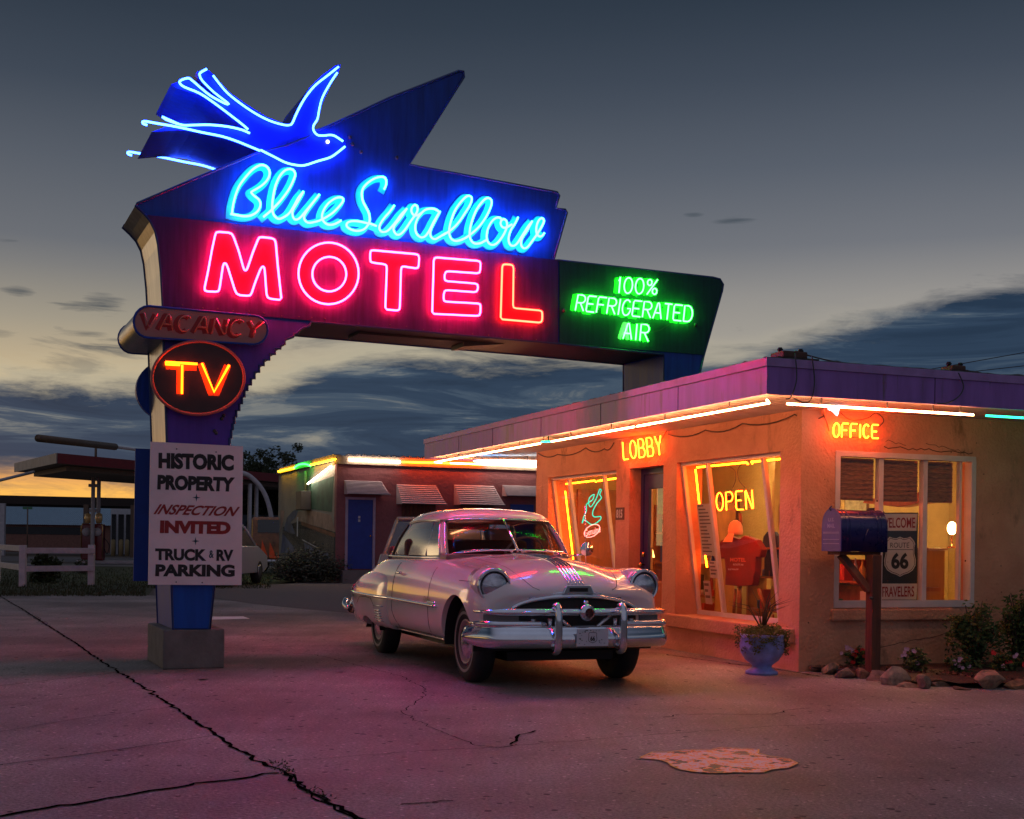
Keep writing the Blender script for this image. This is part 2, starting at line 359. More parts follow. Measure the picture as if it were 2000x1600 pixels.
# ------------------------------------------------------------------ materials
concrete = mat('lot_concrete', (.17, .15, .14), .66, var=.2, scale=1.1, bump=.75, bscale=42, col2=(.31, .27, .25), spec=.45)
def speckle(M):
    nt = M.node_tree; N = nt.nodes; L = nt.links; b = N['Principled BSDF']; src = b.inputs['Base Color'].links[0].from_socket
    tc = N.new('ShaderNodeTexCoord')
    v = N.new('ShaderNodeTexVoronoi'); v.inputs['Scale'].default_value = 9; v.inputs['Randomness'].default_value = 1; L.new(tc.outputs['Object'], v.inputs['Vector'])
    wn = N.new('ShaderNodeTexWhiteNoise'); L.new(v.outputs['Position'], wn.inputs['Vector'])
    r = N.new('ShaderNodeMath'); r.operation = 'MULTIPLY'; r.inputs[1].default_value = .20; L.new(wn.outputs['Value'], r.inputs[0])
    s = N.new('ShaderNodeMath'); s.operation = 'LESS_THAN'; L.new(v.outputs['Distance'], s.inputs[0]); L.new(r.outputs[0], s.inputs[1])
    mx = N.new('ShaderNodeMix'); mx.data_type = 'RGBA'; L.new(s.outputs[0], mx.inputs[0]); L.new(src, mx.inputs[6]); mx.inputs[7].default_value = (.012, .010, .009, 1)
    # large stains and fine grain
    n2 = N.new('ShaderNodeTexNoise'); n2.inputs['Scale'].default_value = .35; n2.inputs['Detail'].default_value = 7; L.new(tc.outputs['Object'], n2.inputs['Vector'])
    n3 = N.new('ShaderNodeTexNoise'); n3.inputs['Scale'].default_value = 90; n3.inputs['Detail'].default_value = 2; L.new(tc.outputs['Object'], n3.inputs['Vector'])
    a = N.new('ShaderNodeMapRange'); a.inputs[1].default_value = .36; a.inputs[2].default_value = .62; a.inputs[3].default_value = .55; a.inputs[4].default_value = 1.2; L.new(n2.outputs[0], a.inputs[0])
    n3.inputs['Scale'].default_value = 48; n3.inputs['Detail'].default_value = 6; n3.inputs['Roughness'].default_value = .8
    c = N.new('ShaderNodeMapRange'); c.inputs[1].default_value = .36; c.inputs[2].default_value = .64; c.inputs[3].default_value = .42; c.inputs[4].default_value = 1.5; L.new(n3.outputs[0], c.inputs[0])
    k = N.new('ShaderNodeMath'); k.operation = 'MULTIPLY'; L.new(a.outputs[0], k.inputs[0]); L.new(c.outputs[0], k.inputs[1])
    # pale aggregate flecks, and long brushed streaks along the slab
    v2 = N.new('ShaderNodeTexVoronoi'); v2.inputs['Scale'].default_value = 32; L.new(tc.outputs['Object'], v2.inputs['Vector'])
    w2 = N.new('ShaderNodeTexWhiteNoise'); L.new(v2.outputs['Position'], w2.inputs['Vector'])
    fl = N.new('ShaderNodeMath'); fl.operation = 'GREATER_THAN'; fl.inputs[1].default_value = .93; L.new(w2.outputs['Value'], fl.inputs[0])
    f2 = N.new('ShaderNodeMath'); f2.operation = 'LESS_THAN'; f2.inputs[1].default_value = .35; L.new(v2.outputs['Distance'], f2.inputs[0])
    f3 = N.new('ShaderNodeMath'); f3.operation = 'MULTIPLY'; L.new(fl.outputs[0], f3.inputs[0]); L.new(f2.outputs[0], f3.inputs[1])
    f4 = N.new('ShaderNodeMath'); f4.operation = 'MULTIPLY_ADD'; f4.inputs[1].default_value = .9; f4.inputs[2].default_value = 1; L.new(f3.outputs[0], f4.inputs[0])
    mp = N.new('ShaderNodeMapping'); mp.inputs['Rotation'].default_value = (0, 0, R(-68)); mp.inputs['Scale'].default_value = (9, .5, 1); L.new(tc.outputs['Object'], mp.inputs[0])
    n5 = N.new('ShaderNodeTexNoise'); n5.inputs['Scale'].default_value = 1.6; n5.inputs['Detail'].default_value = 8; L.new(mp.outputs[0], n5.inputs['Vector'])
    s5 = N.new('ShaderNodeMapRange'); s5.inputs[1].default_value = .36; s5.inputs[2].default_value = .64; s5.inputs[3].default_value = .93; s5.inputs[4].default_value = 1.05; L.new(n5.outputs[0], s5.inputs[0])
    k2 = N.new('ShaderNodeMath'); k2.operation = 'MULTIPLY'; L.new(k.outputs[0], k2.inputs[0]); L.new(f4.outputs[0], k2.inputs[1])
    k = N.new('ShaderNodeMath'); k.operation = 'MULTIPLY'; L.new(k2.outputs[0], k.inputs[0]); L.new(s5.outputs[0], k.inputs[1])
    vm = N.new('ShaderNodeVectorMath'); vm.operation = 'SCALE'; L.new(mx.outputs[2], vm.inputs[0]); L.new(k.outputs[0], vm.inputs[3])
    L.new(vm.outputs[0], b.inputs['Base Color'])
speckle(concrete)
soil = mat('dirt', (.07, .06, .05), .9, var=.3, scale=2, bump=.4, bscale=20)
gravelM = mat('gravel_stones', (.06, .05, .05), .9, scale=30, bump=.8, bscale=45, col2=(.20, .17, .16))
grassM = mat('grass_turf', (.015, .022, .008), .95, scale=3, col2=(.05, .065, .02), bump=.6, bscale=50)
asphalt = mat('road_asphalt', (.075, .075, .08), .8, var=.2, scale=1)
crackM = mat('joint_dirt', (.0045, .004, .0035), 1, var=.5, scale=30, bump=.6, bscale=80, spec=0)
weedM = mat('joint_weeds', (.03, .04, .012), .9, var=.5, scale=30)

# ------------------------------------------------------------------ ground
def sheet(name, pts, z, m, kind='structure', label=None):
    b = MB(); b.poly([V((p[0], p[1], z)) for p in pts]); 
    return b.build(name, m, kind=kind, label=label, loc=(0, 0, 0))
sheet('ground', [(-600, -200), (600, -200), (600, 900), (-600, 900)], -.004, soil)
g = lambda x, y: gnd(x, y).to_2d()
lotpts = [(-40, -25), (60, -25), (60, 60), (3, 60)]
lotpts = [(60, -25), (60, 40), (6, 38)] + [tuple(g(*p)) for p in [(700, 1199), (600, 1190), (500, 1180), (410, 1167), (290, 1163), (0, 1163)]] + [(-40, 23), (-40, -25)]
sheet('parking_lot', lotpts, 0, concrete)
grv = [tuple(g(*p)) for p in [(300, 1163.4), (408, 1167.4), (500, 1180.4), (600, 1190.4), (700, 1199.4)]] + [(6, 38.2), (20, 38.2), (20, 60), tuple(g(640, 1128)), tuple(g(520, 1143)), tuple(g(300, 1150))]
sheet('gravel_strip', grv, .0, gravelM)
grs = [(-45, 23.3)] + [tuple(g(*p)) for p in [(0, 1162.5), (290, 1162.5), (300, 1149), (520, 1142.6), (660, 1134)]] + [tuple(g(640, 1104)), tuple(g(400, 1106)), tuple(g(0, 1108)), (-60, 55)]
sheet('grass_verge', grs, .0, grassM)
sheet('apron', [(-70, 52.7), (-4, 52.7), (-4, 56.4), (-70, 58)], .002, mat('apron_concrete', (.22, .21, .2), .8, scale=1, var=.2))
sheet('road', [(-160, 60), (160, 60), (160, 73), (-160, 74)], .0, asphalt)
b = MB()
rnd = random.Random(3)
for i in range(9000):
    t = rnd.random(); px_ = -30 + 560 * rnd.random(); py_ = 1110 + 55 * rnd.random() ** .8
    if px_ > 285 and py_ > 1150: continue
    p = gnd(px_, py_); a = rnd.random() * 6.28; h = .03 + .06 * rnd.random(); w = .012
    q = V((math.cos(a), math.sin(a), 0)) * w; l = V((rnd.uniform(-.03, .03), rnd.uniform(-.03, .03), h))
    b.add([p - q, p + q, p + l], [(0, 1, 2)])
b.build('grass', grassM, kind='stuff', label='short dark grass growing behind the white rail fence', cat='grass', loc=(0, 0, 0))
# joints and cracks
def crack(name, pts, w, m=crackM, jag=.012, z=.004, seed=1, smooth=True):
    r = random.Random(seed); P = [gnd(*p) for p in pts]
    out = []
    for i in range(len(P) - 1):
        d = P[i + 1] - P[i]; n = max(2, int(d.length / .07))
        for k in range(n): out.append(P[i] + d * (k / n) + V((r.gauss(0, jag), r.gauss(0, jag), 0)))
    out.append(P[-1]); L_, R_ = [], []
    for i, p in enumerate(out):
        t = (out[min(len(out) - 1, i + 1)] - out[max(0, i - 1)]).normalized(); q = V((-t.y, t.x, 0))
        ww = w * r.uniform(.35, 1.25) / 2
        L_.append(p + q * ww + V((0, 0, z))); R_.append(p - q * w * r.uniform(.35, 1.25) / 2 + V((0, 0, z)))
    n = len(out); b = MB(); b.add(L_ + R_, [(n + i, n + i + 1, i + 1, i) for i in range(n - 1)])
    return b.build(name, m, kind='structure', loc=(0, 0, 0))
crack('pavement_joint', [(0, 1165), (40, 1188), (90, 1221), (150, 1258), (210, 1300), (300, 1355), (400, 1420), (500, 1486), (545, 1505), (600, 1545), (660, 1578), (720, 1610)], .029, seed=1)
crack('pavement_joint', [(-60, 1606), (0, 1594), (150, 1570), (300, 1547), (420, 1527), (545, 1511)], .034, seed=2)
crack('pavement_joint', [(560, 1510), (610, 1553), (700, 1605)], .02, seed=9, z=.003)
crack('pavement_joint', [(0, 1495), (200, 1470), (415, 1438)], .010, seed=3, jag=.003)
crack('pavement_joint', [(0, 1430), (150, 1405), (345, 1380)], .008, seed=4, jag=.003)
crack('pavement_joint', [(0, 1380), (150, 1362), (280, 1345)], .006, seed=5, jag=.003)
crack('pavement_joint', [(0, 1340), (240, 1313)], .010, seed=6, jag=.003)
crack('pavement_crack', [(545, 1275), (620, 1280), (700, 1300), (780, 1320), (830, 1345), (828, 1360), (783, 1392), (850, 1425), (925, 1457), (980, 1461), (1010, 1455)], .009, seed=7, jag=.012)
crack('pavement_crack', [(560, 1488), (800, 1470), (960, 1461), (1200, 1442), (1500, 1420), (1720, 1412), (1920, 1404)], .007, seed=8, jag=.01)
crack('pavement_crack', [(1000, 1455), (1015, 1437), (1045, 1428)], .022, seed=10, jag=.012)
crack('pavement_crack', [(1300, 1402), (1330, 1396), (1420, 1396), (1510, 1396), (1545, 1388), (1580, 1384)], .014, seed=11, jag=.015)
crack('pavement_crack', [(790, 1572), (840, 1568), (885, 1565)], .016, seed=12, jag=.01)
crack('pavement_crack', [(100, 1285), (230, 1270), (600, 1262), (700, 1262)], .008, seed=13, jag=.006)
crack('pavement_joint', [(1300, 1279), (1400, 1293), (1470, 1302), (1560, 1314), (1600, 1322)], .03, seed=14, jag=.012)
b = MB(); r_ = random.Random(5)
for (x0, y0, x1, y1, n) in [(60, 1200, 95, 1222, 60), (530, 1488, 570, 1512, 60), (600, 1540, 640, 1565, 40)]:
    for i in range(n):
        t = r_.random(); p = gnd(x0 + (x1 - x0) * t, y0 + (y1 - y0) * t) + V((r_.gauss(0, .03), r_.gauss(0, .03), 0)); a = r_.random() * 6.3
        q = V((math.cos(a), math.sin(a), 0)) * .006; b.add([p - q, p + q, p + V((r_.gauss(0, .02), r_.gauss(0, .02), .014))], [(0, 1, 2)])
b.build('joint_weeds', weedM, kind='stuff', loc=(0, 0, 0), label='tufts of weeds in the pavement joint', cat='weeds')
# the flaking painted patch
def patch():
    M = mat('flaking_paint', (.75, .55, .42), .6, var=.15, scale=20)
    nt = M.node_tree; N = nt.nodes; L = nt.links; bs = N['Principled BSDF']
    tc = N.new('ShaderNodeTexCoord'); t = N.new('ShaderNodeTexNoise'); t.inputs['Scale'].default_value = 6; t.inputs['Detail'].default_value = 8; t.inputs['Roughness'].default_value = .62
    L.new(tc.outputs['Object'], t.inputs['Vector'])
    c = N.new('ShaderNodeValToRGB'); L.new(t.outputs[0], c.inputs[0]); cr = c.color_ramp; cr.interpolation = 'CONSTANT'
    cr.elements[0].color = (.07, .06, .06, 1); cr.elements[1].position = .435; cr.elements[1].color = (1.0, .25, .04, 1)
    e = cr.elements.new(.47); e.color = (.90, .55, .58, 1); e = cr.elements.new(.53); e.color = (1.0, .27, .05, 1); e = cr.elements.new(.58); e.color = (.92, .56, .60, 1)
    L.new(c.outputs[0], bs.inputs['Base Color'])
    P = [(0, 988), (120, 935), (260, 935), (440, 912), (680, 910), (780, 888), (1060, 903), (1130, 908), (1125, 945), (1220, 970), (1420, 1000), (1500, 1040), (1420, 1080), (1260, 1095), (1180, 1125), (900, 1125), (700, 1132), (500, 1118), (370, 1095), (300, 1065), (265, 1030), (180, 1003)]
    pts = [gnd(1250 + x * .205, 1280 + y * .205) for x, y in P]
    b = MB(); b.poly([p + V((0, 0, .005)) for p in pts]); b.build('painted_mark', M, kind='structure')
    b = MB(); b.ribbon([p + V((0, 0, .009)) for p in pts + [pts[0]]], .012, (0, 0, 1)); b.build('mark_edge', mat('mark_edge_paint', (.9, .45, .1), .6), kind='structure')
patch()
sheet('white_line', [tuple(g(*p)) for p in [(408, 1205), (475, 1204.5), (488, 1209), (408, 1211)]], .004, mat('line_paint', (.7, .7, .7), .7))
for (x, y, w) in [(395, 1328, 17), (665, 1313.5, 15), (945, 1550, 7)]:
    c = gnd(x, y); b = MB(); b.lathe([(.0, .004), (w * .5 * c.y / 2500, .004)], c, seg=16, smooth=False); b.build('pavement_spot', mat('pale_spot', (.36, .33, .31), .7), kind='structure')

# ------------------------------------------------------------------ the big sign
S_ = V((2.24, 1, 0)).normalized(); SN = V((S_.y, -S_.x, 0)); S0 = V((-3.27, 12.06, 0)); T = .92
SP = Plane(S0, SN)
navy = mat('sign_navy_paint', (.010, .055, .34), .45, var=.25, scale=3, aniso=(6, 6, .6), bump=.05, bscale=6, spec=.35)
mpan = mat('motel_panel_paint', (.045, .014, .12), .5, var=.3, scale=3, aniso=(8, 8, .7), spec=.3)
gpan = mat('green_panel_paint', (.008, .05, .05), .5, var=.25, scale=3, aniso=(8, 8, .7), spec=.3)
birdM = mat('bird_blue_paint', (.012, .045, .7), .45, var=.15, scale=3, spec=.3)
polM = mat('pole_neon_tinted_paint', (.10, .045, .36), .5, var=.2, scale=2, aniso=(5, 5, .5), spec=.3)  # blue pole paint with the red neon glow mixed into its colour
alum = mat('sign_side_metal', (.34, .33, .32), .3, .85, var=.3, scale=4, aniso=(4, 4, .5))
under = mat('sign_underside', (.05, .05, .055), .5, .3, var=.2)
redpaint = mat('letter_red_paint', (.75, .010, .045), .5, var=.12, scale=8, spec=.3)
cyanpaint = mat('letter_cyan_paint', (.02, .55, .65), .5, var=.1, scale=8, spec=.3)
cyanedge = mat('letter_dark_outline', (.01, .06, .16), .6)
KS = 1.0
tubeRed = emis('neon_red', (1, .0075, .040), 118 * KS)
tubeRed2 = emis('neon_orange_red', (1, .0095, .0045), 92 * KS)
tubeCyan = emis('neon_cyan', (.018, .22, 1), 40 * KS)
tubeBird = emis('neon_blue', (.018, .075, 1), 36 * KS)
tubeGreen = emis('neon_green', (.022, 1, .035), 34 * KS)
tubeTV = emis('neon_amber', (1, .085, .002), 16 * KS)
tubeAmber = emis('neon_yellow', (1, .055, .0022), 60 * KS)
clearTube = mat('unlit_neon_tube', (.55, .16, .10), .2, var=.1, coat=.6)
ins = mat('tube_holder', (.05, .05, .05), .4)

sign = thing('motel_sign', 'tall blue neon motel sign with swallow on concrete plinth left of the car', 'sign', (-3.2, 12.4, 0))
stair = [(608, 628), (604, 637), (592, 640), (585, 645), (580, 652), (573, 652), (573, 658), (556, 664), (556, 672), (548, 676), (548, 681), (537, 681), (537, 692), (526, 692), (526, 703), (515, 703), (515, 714), (506, 714), (506, 727), (497, 727), (497, 740), (490, 740), (490, 752), (483, 752), (483, 763), (477, 763), (477, 776), (472, 776), (472, 789), (467, 789), (467, 802), (461, 802), (461, 815), (457, 815), (457, 828), (454, 828), (454, 840), (451, 840), (451, 856), (448, 856), (448, 868)]
bodypts = [(338, 1229), (333.5, 1100), (326, 868), (319, 662), (318, 600), (314, 530), (309, 480), (303, 452), (293, 432), (280, 417), (264, 402), (268, 398), (380, 350), (500, 300), (560, 284), (600, 268), (618, 256), (640, 248), (760, 192), (896, 139), (905, 140), (906, 150), (800, 322), (1088, 376), (1092, 382), (1085, 407), (1104, 410), (1107, 415), (1081, 507), (1090, 509), (1392, 542.5), (1406, 546), (1412, 556), (1410, 568), (1374, 695), (1362, 750), (1296, 750), (1296, 692), (1090, 671)] + stair + [(409, 1229)]
front = [SP.px(*p) for p in bodypts]
b = MB(); t = tessellate_polygon([front]);
def face_only(pts, nrm):
    b = MB(); n = V(nrm)
    for tri in tessellate_polygon([pts]):
        a, c, d = [pts[i] for i in tri]
        b.add([a, c, d] if (c - a).cross(d - a).dot(n) > 0 else [a, d, c], [(0, 1, 2)])
    return b
cab = face_only(front, SN); bk = face_only([p - SN * T for p in front], -SN)
cab.add(bk.v, bk.f); cab.build('cabinet', navy, sign)
nlow = len(bodypts)
side = MB(); bot = MB(); navs = MB(); foot = MB(); navr = MB()
ctr = sum(front, V()) / len(front)
for i in range(len(front)):
    a, c = front[i], front[(i + 1) % len(front)]
    mb = side
    px0, py0 = bodypts[i]; px1, py1 = bodypts[(i + 1) % len(bodypts)]
    if not (px0 < 345 and px1 < 345 and min(py0, py1) > 395): mb = navr if 400 < px0 < 612 and py0 > 626 else navs
    if py0 > 600 and px0 > 500 and abs(py1 - py0) < abs(px1 - px0): mb = bot
    if max(py0, py1) > 1101 and px0 < 345: mb = foot
    mb.add([a, c, c - SN * T, a - SN * T], [(3, 2, 1, 0)])
side.build('side_cladding', alum, sign); navs.build('painted_side', navy, sign); foot.build('foot_side', navy, sign); navr.build('stair_side', navy, sign); bot.build('underside', under, sign)
edge = MB()
for k in (0, 1):
    o = SN * (.006 if k == 0 else -T - .006)
    edge.tube([p + o for p in front], .014, 4, closed=True)
edge.build('edge_trim', mat('sign_edge_paint', (.015, .04, .16), .35, var=.1), sign)
# panels
mp_ = [(313, 520), (308, 478), (302, 451), (292, 432), (288, 421), (400, 431.5), (800, 474), (1089, 509), (1089, 670), (608, 627), (319, 600.5)]
MB().prism([SP.px(*p, .001) for p in mp_], SN * .014).build('motel_panel', mpan, sign)
gp = [(1092, 510), (1390, 543.5), (1404, 547.5), (1410, 556), (1408, 567), (1372.5, 693.5), (1092, 670.5)]
MB().prism([SP.px(*p, .001) for p in gp], SN * .014).build('green_panel', gpan, sign)
pb = [(320, 664), (319.5, 604), (604, 631)] + [(x - 2, y - 1) for x, y in stair[2:]] + [(443, 900), (328, 900)]
MB().prism([SP.px(*p, .001) for p in [(328, 901), (443, 901), (408, 1227), (340, 1227)]], SN * .006).build('foot_panel', mat('foot_blue_paint', (.008, .07, .36), .5, var=.2, scale=2, aniso=(5, 5, .5), spec=.3), sign)
MB().prism([SP.px(*p, .001) for p in pb], SN * .006).build('pole_panel', polM, sign)
b = MB(); b.prism([SP.px(1223, 706, -T * .99)] + [SP.px(1090, 693, 0)] * 0 + [SP.px(*p) for p in []] if False else [SP.px(700, 636, -.3), SP.px(985, 661, -.3), SP.px(985, 672, -.3), SP.px(905, 677, -.3), SP.px(905, 668, -.3), SP.px(700, 652, -.3)], -SN * .35)
b.build('mounting_bracket', under, sign)
# rivets
b = MB(); rr = random.Random(2)
for i in range(24):
    p = SP.px(330 + 745 * i / 24 + rr.uniform(-6, 6), 596 + 71 * i / 24 + rr.uniform(-3, 1), .016); MB().ball(p, .007, 6).build('rivet', ins, sign)
for p in [(705, 297), (775, 308), (683, 268), (688, 282), (433, 818), (437, 812), (422, 846), (419, 842)]: MB().ball(SP.px(*p, .004), .02, 8).build('bolt', ins, sign)
# plinth and pole foot
pl = MB(); c0 = V((-3.265, 12.06, 0)); c0 = gnd(318, 1308); w = .575
pl.par(c0, S_ * w, -SN * 1.0, V((0, 0, .375))); pl.build('plinth', mat('plinth_concrete', (.17, .15, .14), .85, var=.25, scale=5, bump=.3, bscale=40), sign, bevel=.012)
# bird
Zb = lambda x, y: (220 + .25 * x, 100 + .25 * y)
birdpts = [(665, 126), (664, 134), (646, 166), (632, 196), (625, 215), (621, 235), (614, 246), (616, 258), (624, 264), (640, 262), (655, 265), (676, 281), (660, 298), (645, 309), (620, 317), (595, 325), (575, 324), (555, 318), (535, 308), (508, 296), (485, 287), (460, 278), (432, 268), (400, 259), (375, 255), (345, 254), (296, 258), (322, 249), (350, 243), (410, 241.5), (450, 246), (489, 258), (455, 228), (420, 202), (390, 186), (345, 172), (334, 165), (348, 160), (350, 154), (372, 151), (385, 163), (410, 183), (435, 198), (446, 203), (415, 175), (388, 148), (384, 141), (400, 134), (412, 141), (425, 156), (450, 182), (480, 203), (520, 228), (560, 244), (568, 243), (575, 233), (585, 205), (604, 172), (632, 145), (657, 127)]
bf = [SP.px(*p, .012) for p in birdpts]
bird = face_only(bf, SN); bb = face_only([p - SN * (T + .024) for p in bf], -SN); bird.add(bb.v, bb.f)
birdo = bird.build('swallow', birdM, sign)
bs = MB(); n = len(bf)
bs.add(bf + [p - SN * (T + .024) for p in bf], [(i, (i + 1) % n, (i + 1) % n + n, i + n) for i in range(n)])
bs.build('swallow_side', navy, birdo)
SK = lambda pts, k=4: catmull(pts, k)
bt = [
 [(735, 140), (690, 165), (680, 185), (700, 230), (790, 320), (900, 405), (890, 413), (840, 390), (760, 345), (680, 280), (610, 220), (580, 212), (530, 230), (525, 250), (560, 280), (680, 330), (800, 410), (920, 500), (1010, 570), (1058, 612)],
 [(785, 190), (830, 250), (900, 330), (1000, 410), (1120, 490), (1230, 545), (1330, 575), (1380, 578), (1405, 560), (1440, 480), (1500, 370), (1580, 270), (1680, 190), (1765, 122)],
 [(1755, 168), (1700, 250), (1640, 360), (1615, 450), (1600, 530), (1570, 580), (1570, 620), (1600, 655), (1650, 660), (1700, 655), (1740, 665), (1800, 705)],
 [(1815, 745), (1760, 790), (1700, 830), (1600, 860), (1500, 892), (1430, 890), (1350, 870), (1270, 830), (1200, 795), (1155, 772)],
 [(270, 578), (238, 566), (245, 548), (350, 565), (520, 595), (700, 635), (850, 665), (960, 700), (1060, 740), (1150, 778)],
 [(385, 512), (460, 545), (540, 577), (620, 578), (760, 576), (900, 590), (1010, 615), (1072, 642)]]
for side_ in (0, 1):
    for st in bt:
        pts = [SP.px(*Zb(*p), .012 + .05) for p in st]
        if side_: pts = [p - SN * (T + .024 + .10) for p in pts]
        MB().tube(SK(pts, 3), .0102, 6).build('neon_tube', tubeBird, birdo)
MB().ball(SP.px(640, 277, .03), .019, 10).build('eye', emis('eye_lamp', (.9, .85, .8), 3), birdo)
# script writing
Za = lambda x, y: (420 + .15 * x, 300 + .15 * y); Zs = lambda x, y: (660 + .11 * x, 330 + .11 * y); Zc = lambda x, y: (860 + .11 * x, 360 + .11 * y)
blue = [(Za, [(205, 790), (215, 700), (250, 560), (300, 440), (370, 340), (460, 240), (540, 185), (600, 172), (660, 200), (692, 270), (670, 350), (610, 420), (540, 470), (470, 510), (455, 530), (490, 570), (550, 620), (572, 680), (550, 750), (500, 800), (430, 830), (350, 835), (260, 820), (185, 803)]),
 (Za, [(610, 845), (700, 770), (780, 690), (860, 600), (950, 470), (1010, 340), (1020, 280), (990, 235), (940, 225), (880, 250), (820, 320), (770, 430), (740, 560), (725, 680), (730, 780), (760, 840), (810, 870), (870, 850), (940, 800), (1000, 710), (1060, 600), (1130, 515)]),
 (Za, [(1130, 515), (1060, 640), (1000, 740), (985, 800), (1000, 860), (1040, 880), (1090, 850), (1150, 780), (1240, 670), (1335, 555)]),
 (Za, [(1335, 555), (1200, 730), (1140, 830), (1150, 890), (1200, 920), (1270, 910), (1340, 890), (1420, 850), (1510, 790), (1590, 710), (1642, 640), (1635, 600), (1590, 590), (1530, 610), (1450, 670), (1390, 760), (1370, 840), (1390, 900), (1440, 940), (1500, 945), (1560, 925), (1620, 890)])]
swal = [(Zs, [(785, 390), (815, 320), (822, 240), (795, 185), (740, 170), (650, 185), (560, 230), (470, 300), (410, 380), (390, 480), (410, 600), (460, 700), (510, 800), (530, 900), (520, 980), (470, 1060), (400, 1110), (300, 1125), (200, 1100), (130, 1050), (130, 990), (200, 955), (320, 955), (450, 980), (560, 1005), (655, 1040)]),
 (Zs, [(965, 675), (880, 790), (800, 880), (730, 980), (700, 1060), (720, 1125), (780, 1145), (850, 1120), (930, 1040), (1010, 940), (1090, 830), (1190, 730)]),
 (Zs, [(1190, 730), (1080, 890), (980, 1010), (950, 1090), (970, 1155), (1020, 1195), (1090, 1170), (1170, 1080), (1250, 960), (1330, 850), (1372, 770), (1370, 700), (1330, 670), (1285, 700), (1265, 770), (1300, 840), (1370, 850), (1440, 810), (1520, 750), (1620, 732), (1700, 750), (1760, 795)]),
 (Zs, [(1450, 810), (1380, 900), (1340, 1010), (1340, 1120), (1380, 1200), (1450, 1240), (1520, 1210), (1590, 1110), (1660, 970), (1730, 850), (1775, 780)]),
 (Zs, [(1775, 780), (1700, 920), (1620, 1080), (1600, 1180), (1630, 1250), (1690, 1270), (1750, 1240), (1870, 1165)]),
 (Zc, [(0, 930), (100, 870), (200, 790), (300, 680), (400, 530), (480, 400), (515, 300), (500, 250), (450, 235), (390, 270), (300, 370), (220, 490), (160, 640), (120, 800), (120, 920), (160, 1000), (230, 1030), (300, 1020), (380, 990), (440, 955)]),
 (Zc, [(440, 955), (560, 860), (660, 760), (760, 620), (840, 460), (870, 350), (850, 290), (800, 270), (740, 300), (660, 390), (590, 500), (530, 650), (490, 800), (480, 920), (500, 1010), (560, 1070), (640, 1075), (700, 1055), (770, 1015)]),
 (Zc, [(1040, 640), (990, 615), (930, 632), (860, 700), (800, 820), (780, 930), (790, 1020), (830, 1080), (890, 1100), (960, 1070), (1040, 980), (1100, 880), (1140, 770), (1130, 680), (1080, 645), (1035, 680), (1030, 740), (1070, 790), (1130, 790), (1230, 735)]),
 (Zc, [(1335, 612), (1280, 720), (1210, 830), (1170, 950), (1170, 1040), (1200, 1100), (1260, 1115), (1320, 1070), (1380, 980), (1450, 870), (1520, 760), (1590, 680)]),
 (Zc, [(1590, 680), (1500, 840), (1420, 960), (1390, 1050), (1400, 1120), (1450, 1160), (1510, 1130), (1580, 1040), (1660, 930), (1740, 800), (1792, 690), (1780, 640), (1740, 630), (1690, 690), (1660, 800), (1670, 900), (1720, 950), (1770, 930), (1802, 885)])]
def script(strokes, name):
    pn = MB(); ou = MB(); tb = MB(); hd = []
    for k, (Z, pts) in enumerate(strokes):
        w = [SP.px(*Z(*p)) for p in pts]; w = catmull(w, 4)
        w2 = [p + (w[0] - w[1]).normalized() * .02 for p in w[:1]] + w + [p + (w[-1] - w[-2]).normalized() * .02 for p in w[-1:]]
        sh = -S_ * .012 + V((0, 0, -.006))
        ou.ribbon([p + sh for p in w2], .098, SN, .003 + .0004 * k); pn.ribbon([p + sh for p in w2], .072, SN, .009 + .0005 * k)
        tb.tube([p + SN * (.062 + .002 * (k % 3)) for p in w], .0112, 6)
        hd += [(w[i] + SN * .01, w[i] + SN * .056) for i in (3, len(w) // 2, len(w) - 4)]
    p = pn.build(name, cyanpaint, sign); ou.build('dark_outline', cyanedge, p); tb.build('neon_tube', tubeCyan, p)
    for q in hd: MB().tube(q, .006, 5).build('tube_holder', ins, p)
script(blue, 'script_word'); script(swal, 'script_word')
# MOTEL
Z2 = lambda x, y: (400 + .2 * x, 300 + .2 * y); Z3 = lambda x, y: (700 + .21 * x, 330 + .21 * y)
def roundpoly(pts, k=2):  # cut corners a little
    out = []
    n = len(pts)
    for i in range(n):
        a, c, d = pts[i - 1], pts[i], pts[(i + 1) % n]
        for q in (a, d):
            e = q - c; out.append(c + e * min(.35, .02 / max(e.length, .001)))
    return out
Mp = [Z2(*p) for p in [(60, 950), (95, 790), (112, 775), (240, 785), (265, 810), (320, 960), (370, 1140), (385, 1155), (402, 1140), (460, 970), (512, 840), (530, 825), (660, 840), (680, 870), (700, 1100), (737, 1440), (612, 1425), (592, 1395), (572, 1130), (557, 1108), (535, 1130), (480, 1270), (442, 1385), (420, 1400), (310, 1390), (285, 1350), (210, 1110), (190, 1075), (170, 1090), (150, 1220), (132, 1340), (115, 1360), (0, 1355), (-15, 1335), (20, 1170)]]
Tp = [Z3(*p) for p in [(110, 765), (530, 803), (550, 820), (545, 920), (528, 935), (395, 915), (382, 930), (370, 1310), (355, 1325), (235, 1315), (250, 920), (240, 898), (110, 880), (95, 865), (95, 780)]]
Ep = [Z3(*p) for p in [(700, 832), (1105, 865), (1120, 882), (1115, 965), (1098, 980), (810, 960), (788, 975), (783, 1035), (800, 1052), (1080, 1075), (1097, 1095), (1090, 1140), (1072, 1155), (800, 1135), (780, 1150), (775, 1225), (790, 1242), (1108, 1260), (1120, 1278), (1115, 1362), (1095, 1375), (670, 1355), (685, 850)]]
Lp = [Z3(*p) for p in [(1335, 895), (1408, 900), (1425, 917), (1420, 1288), (1435, 1303), (1678, 1325), (1692, 1342), (1690, 1422), (1672, 1437), (1305, 1405), (1320, 910)]]
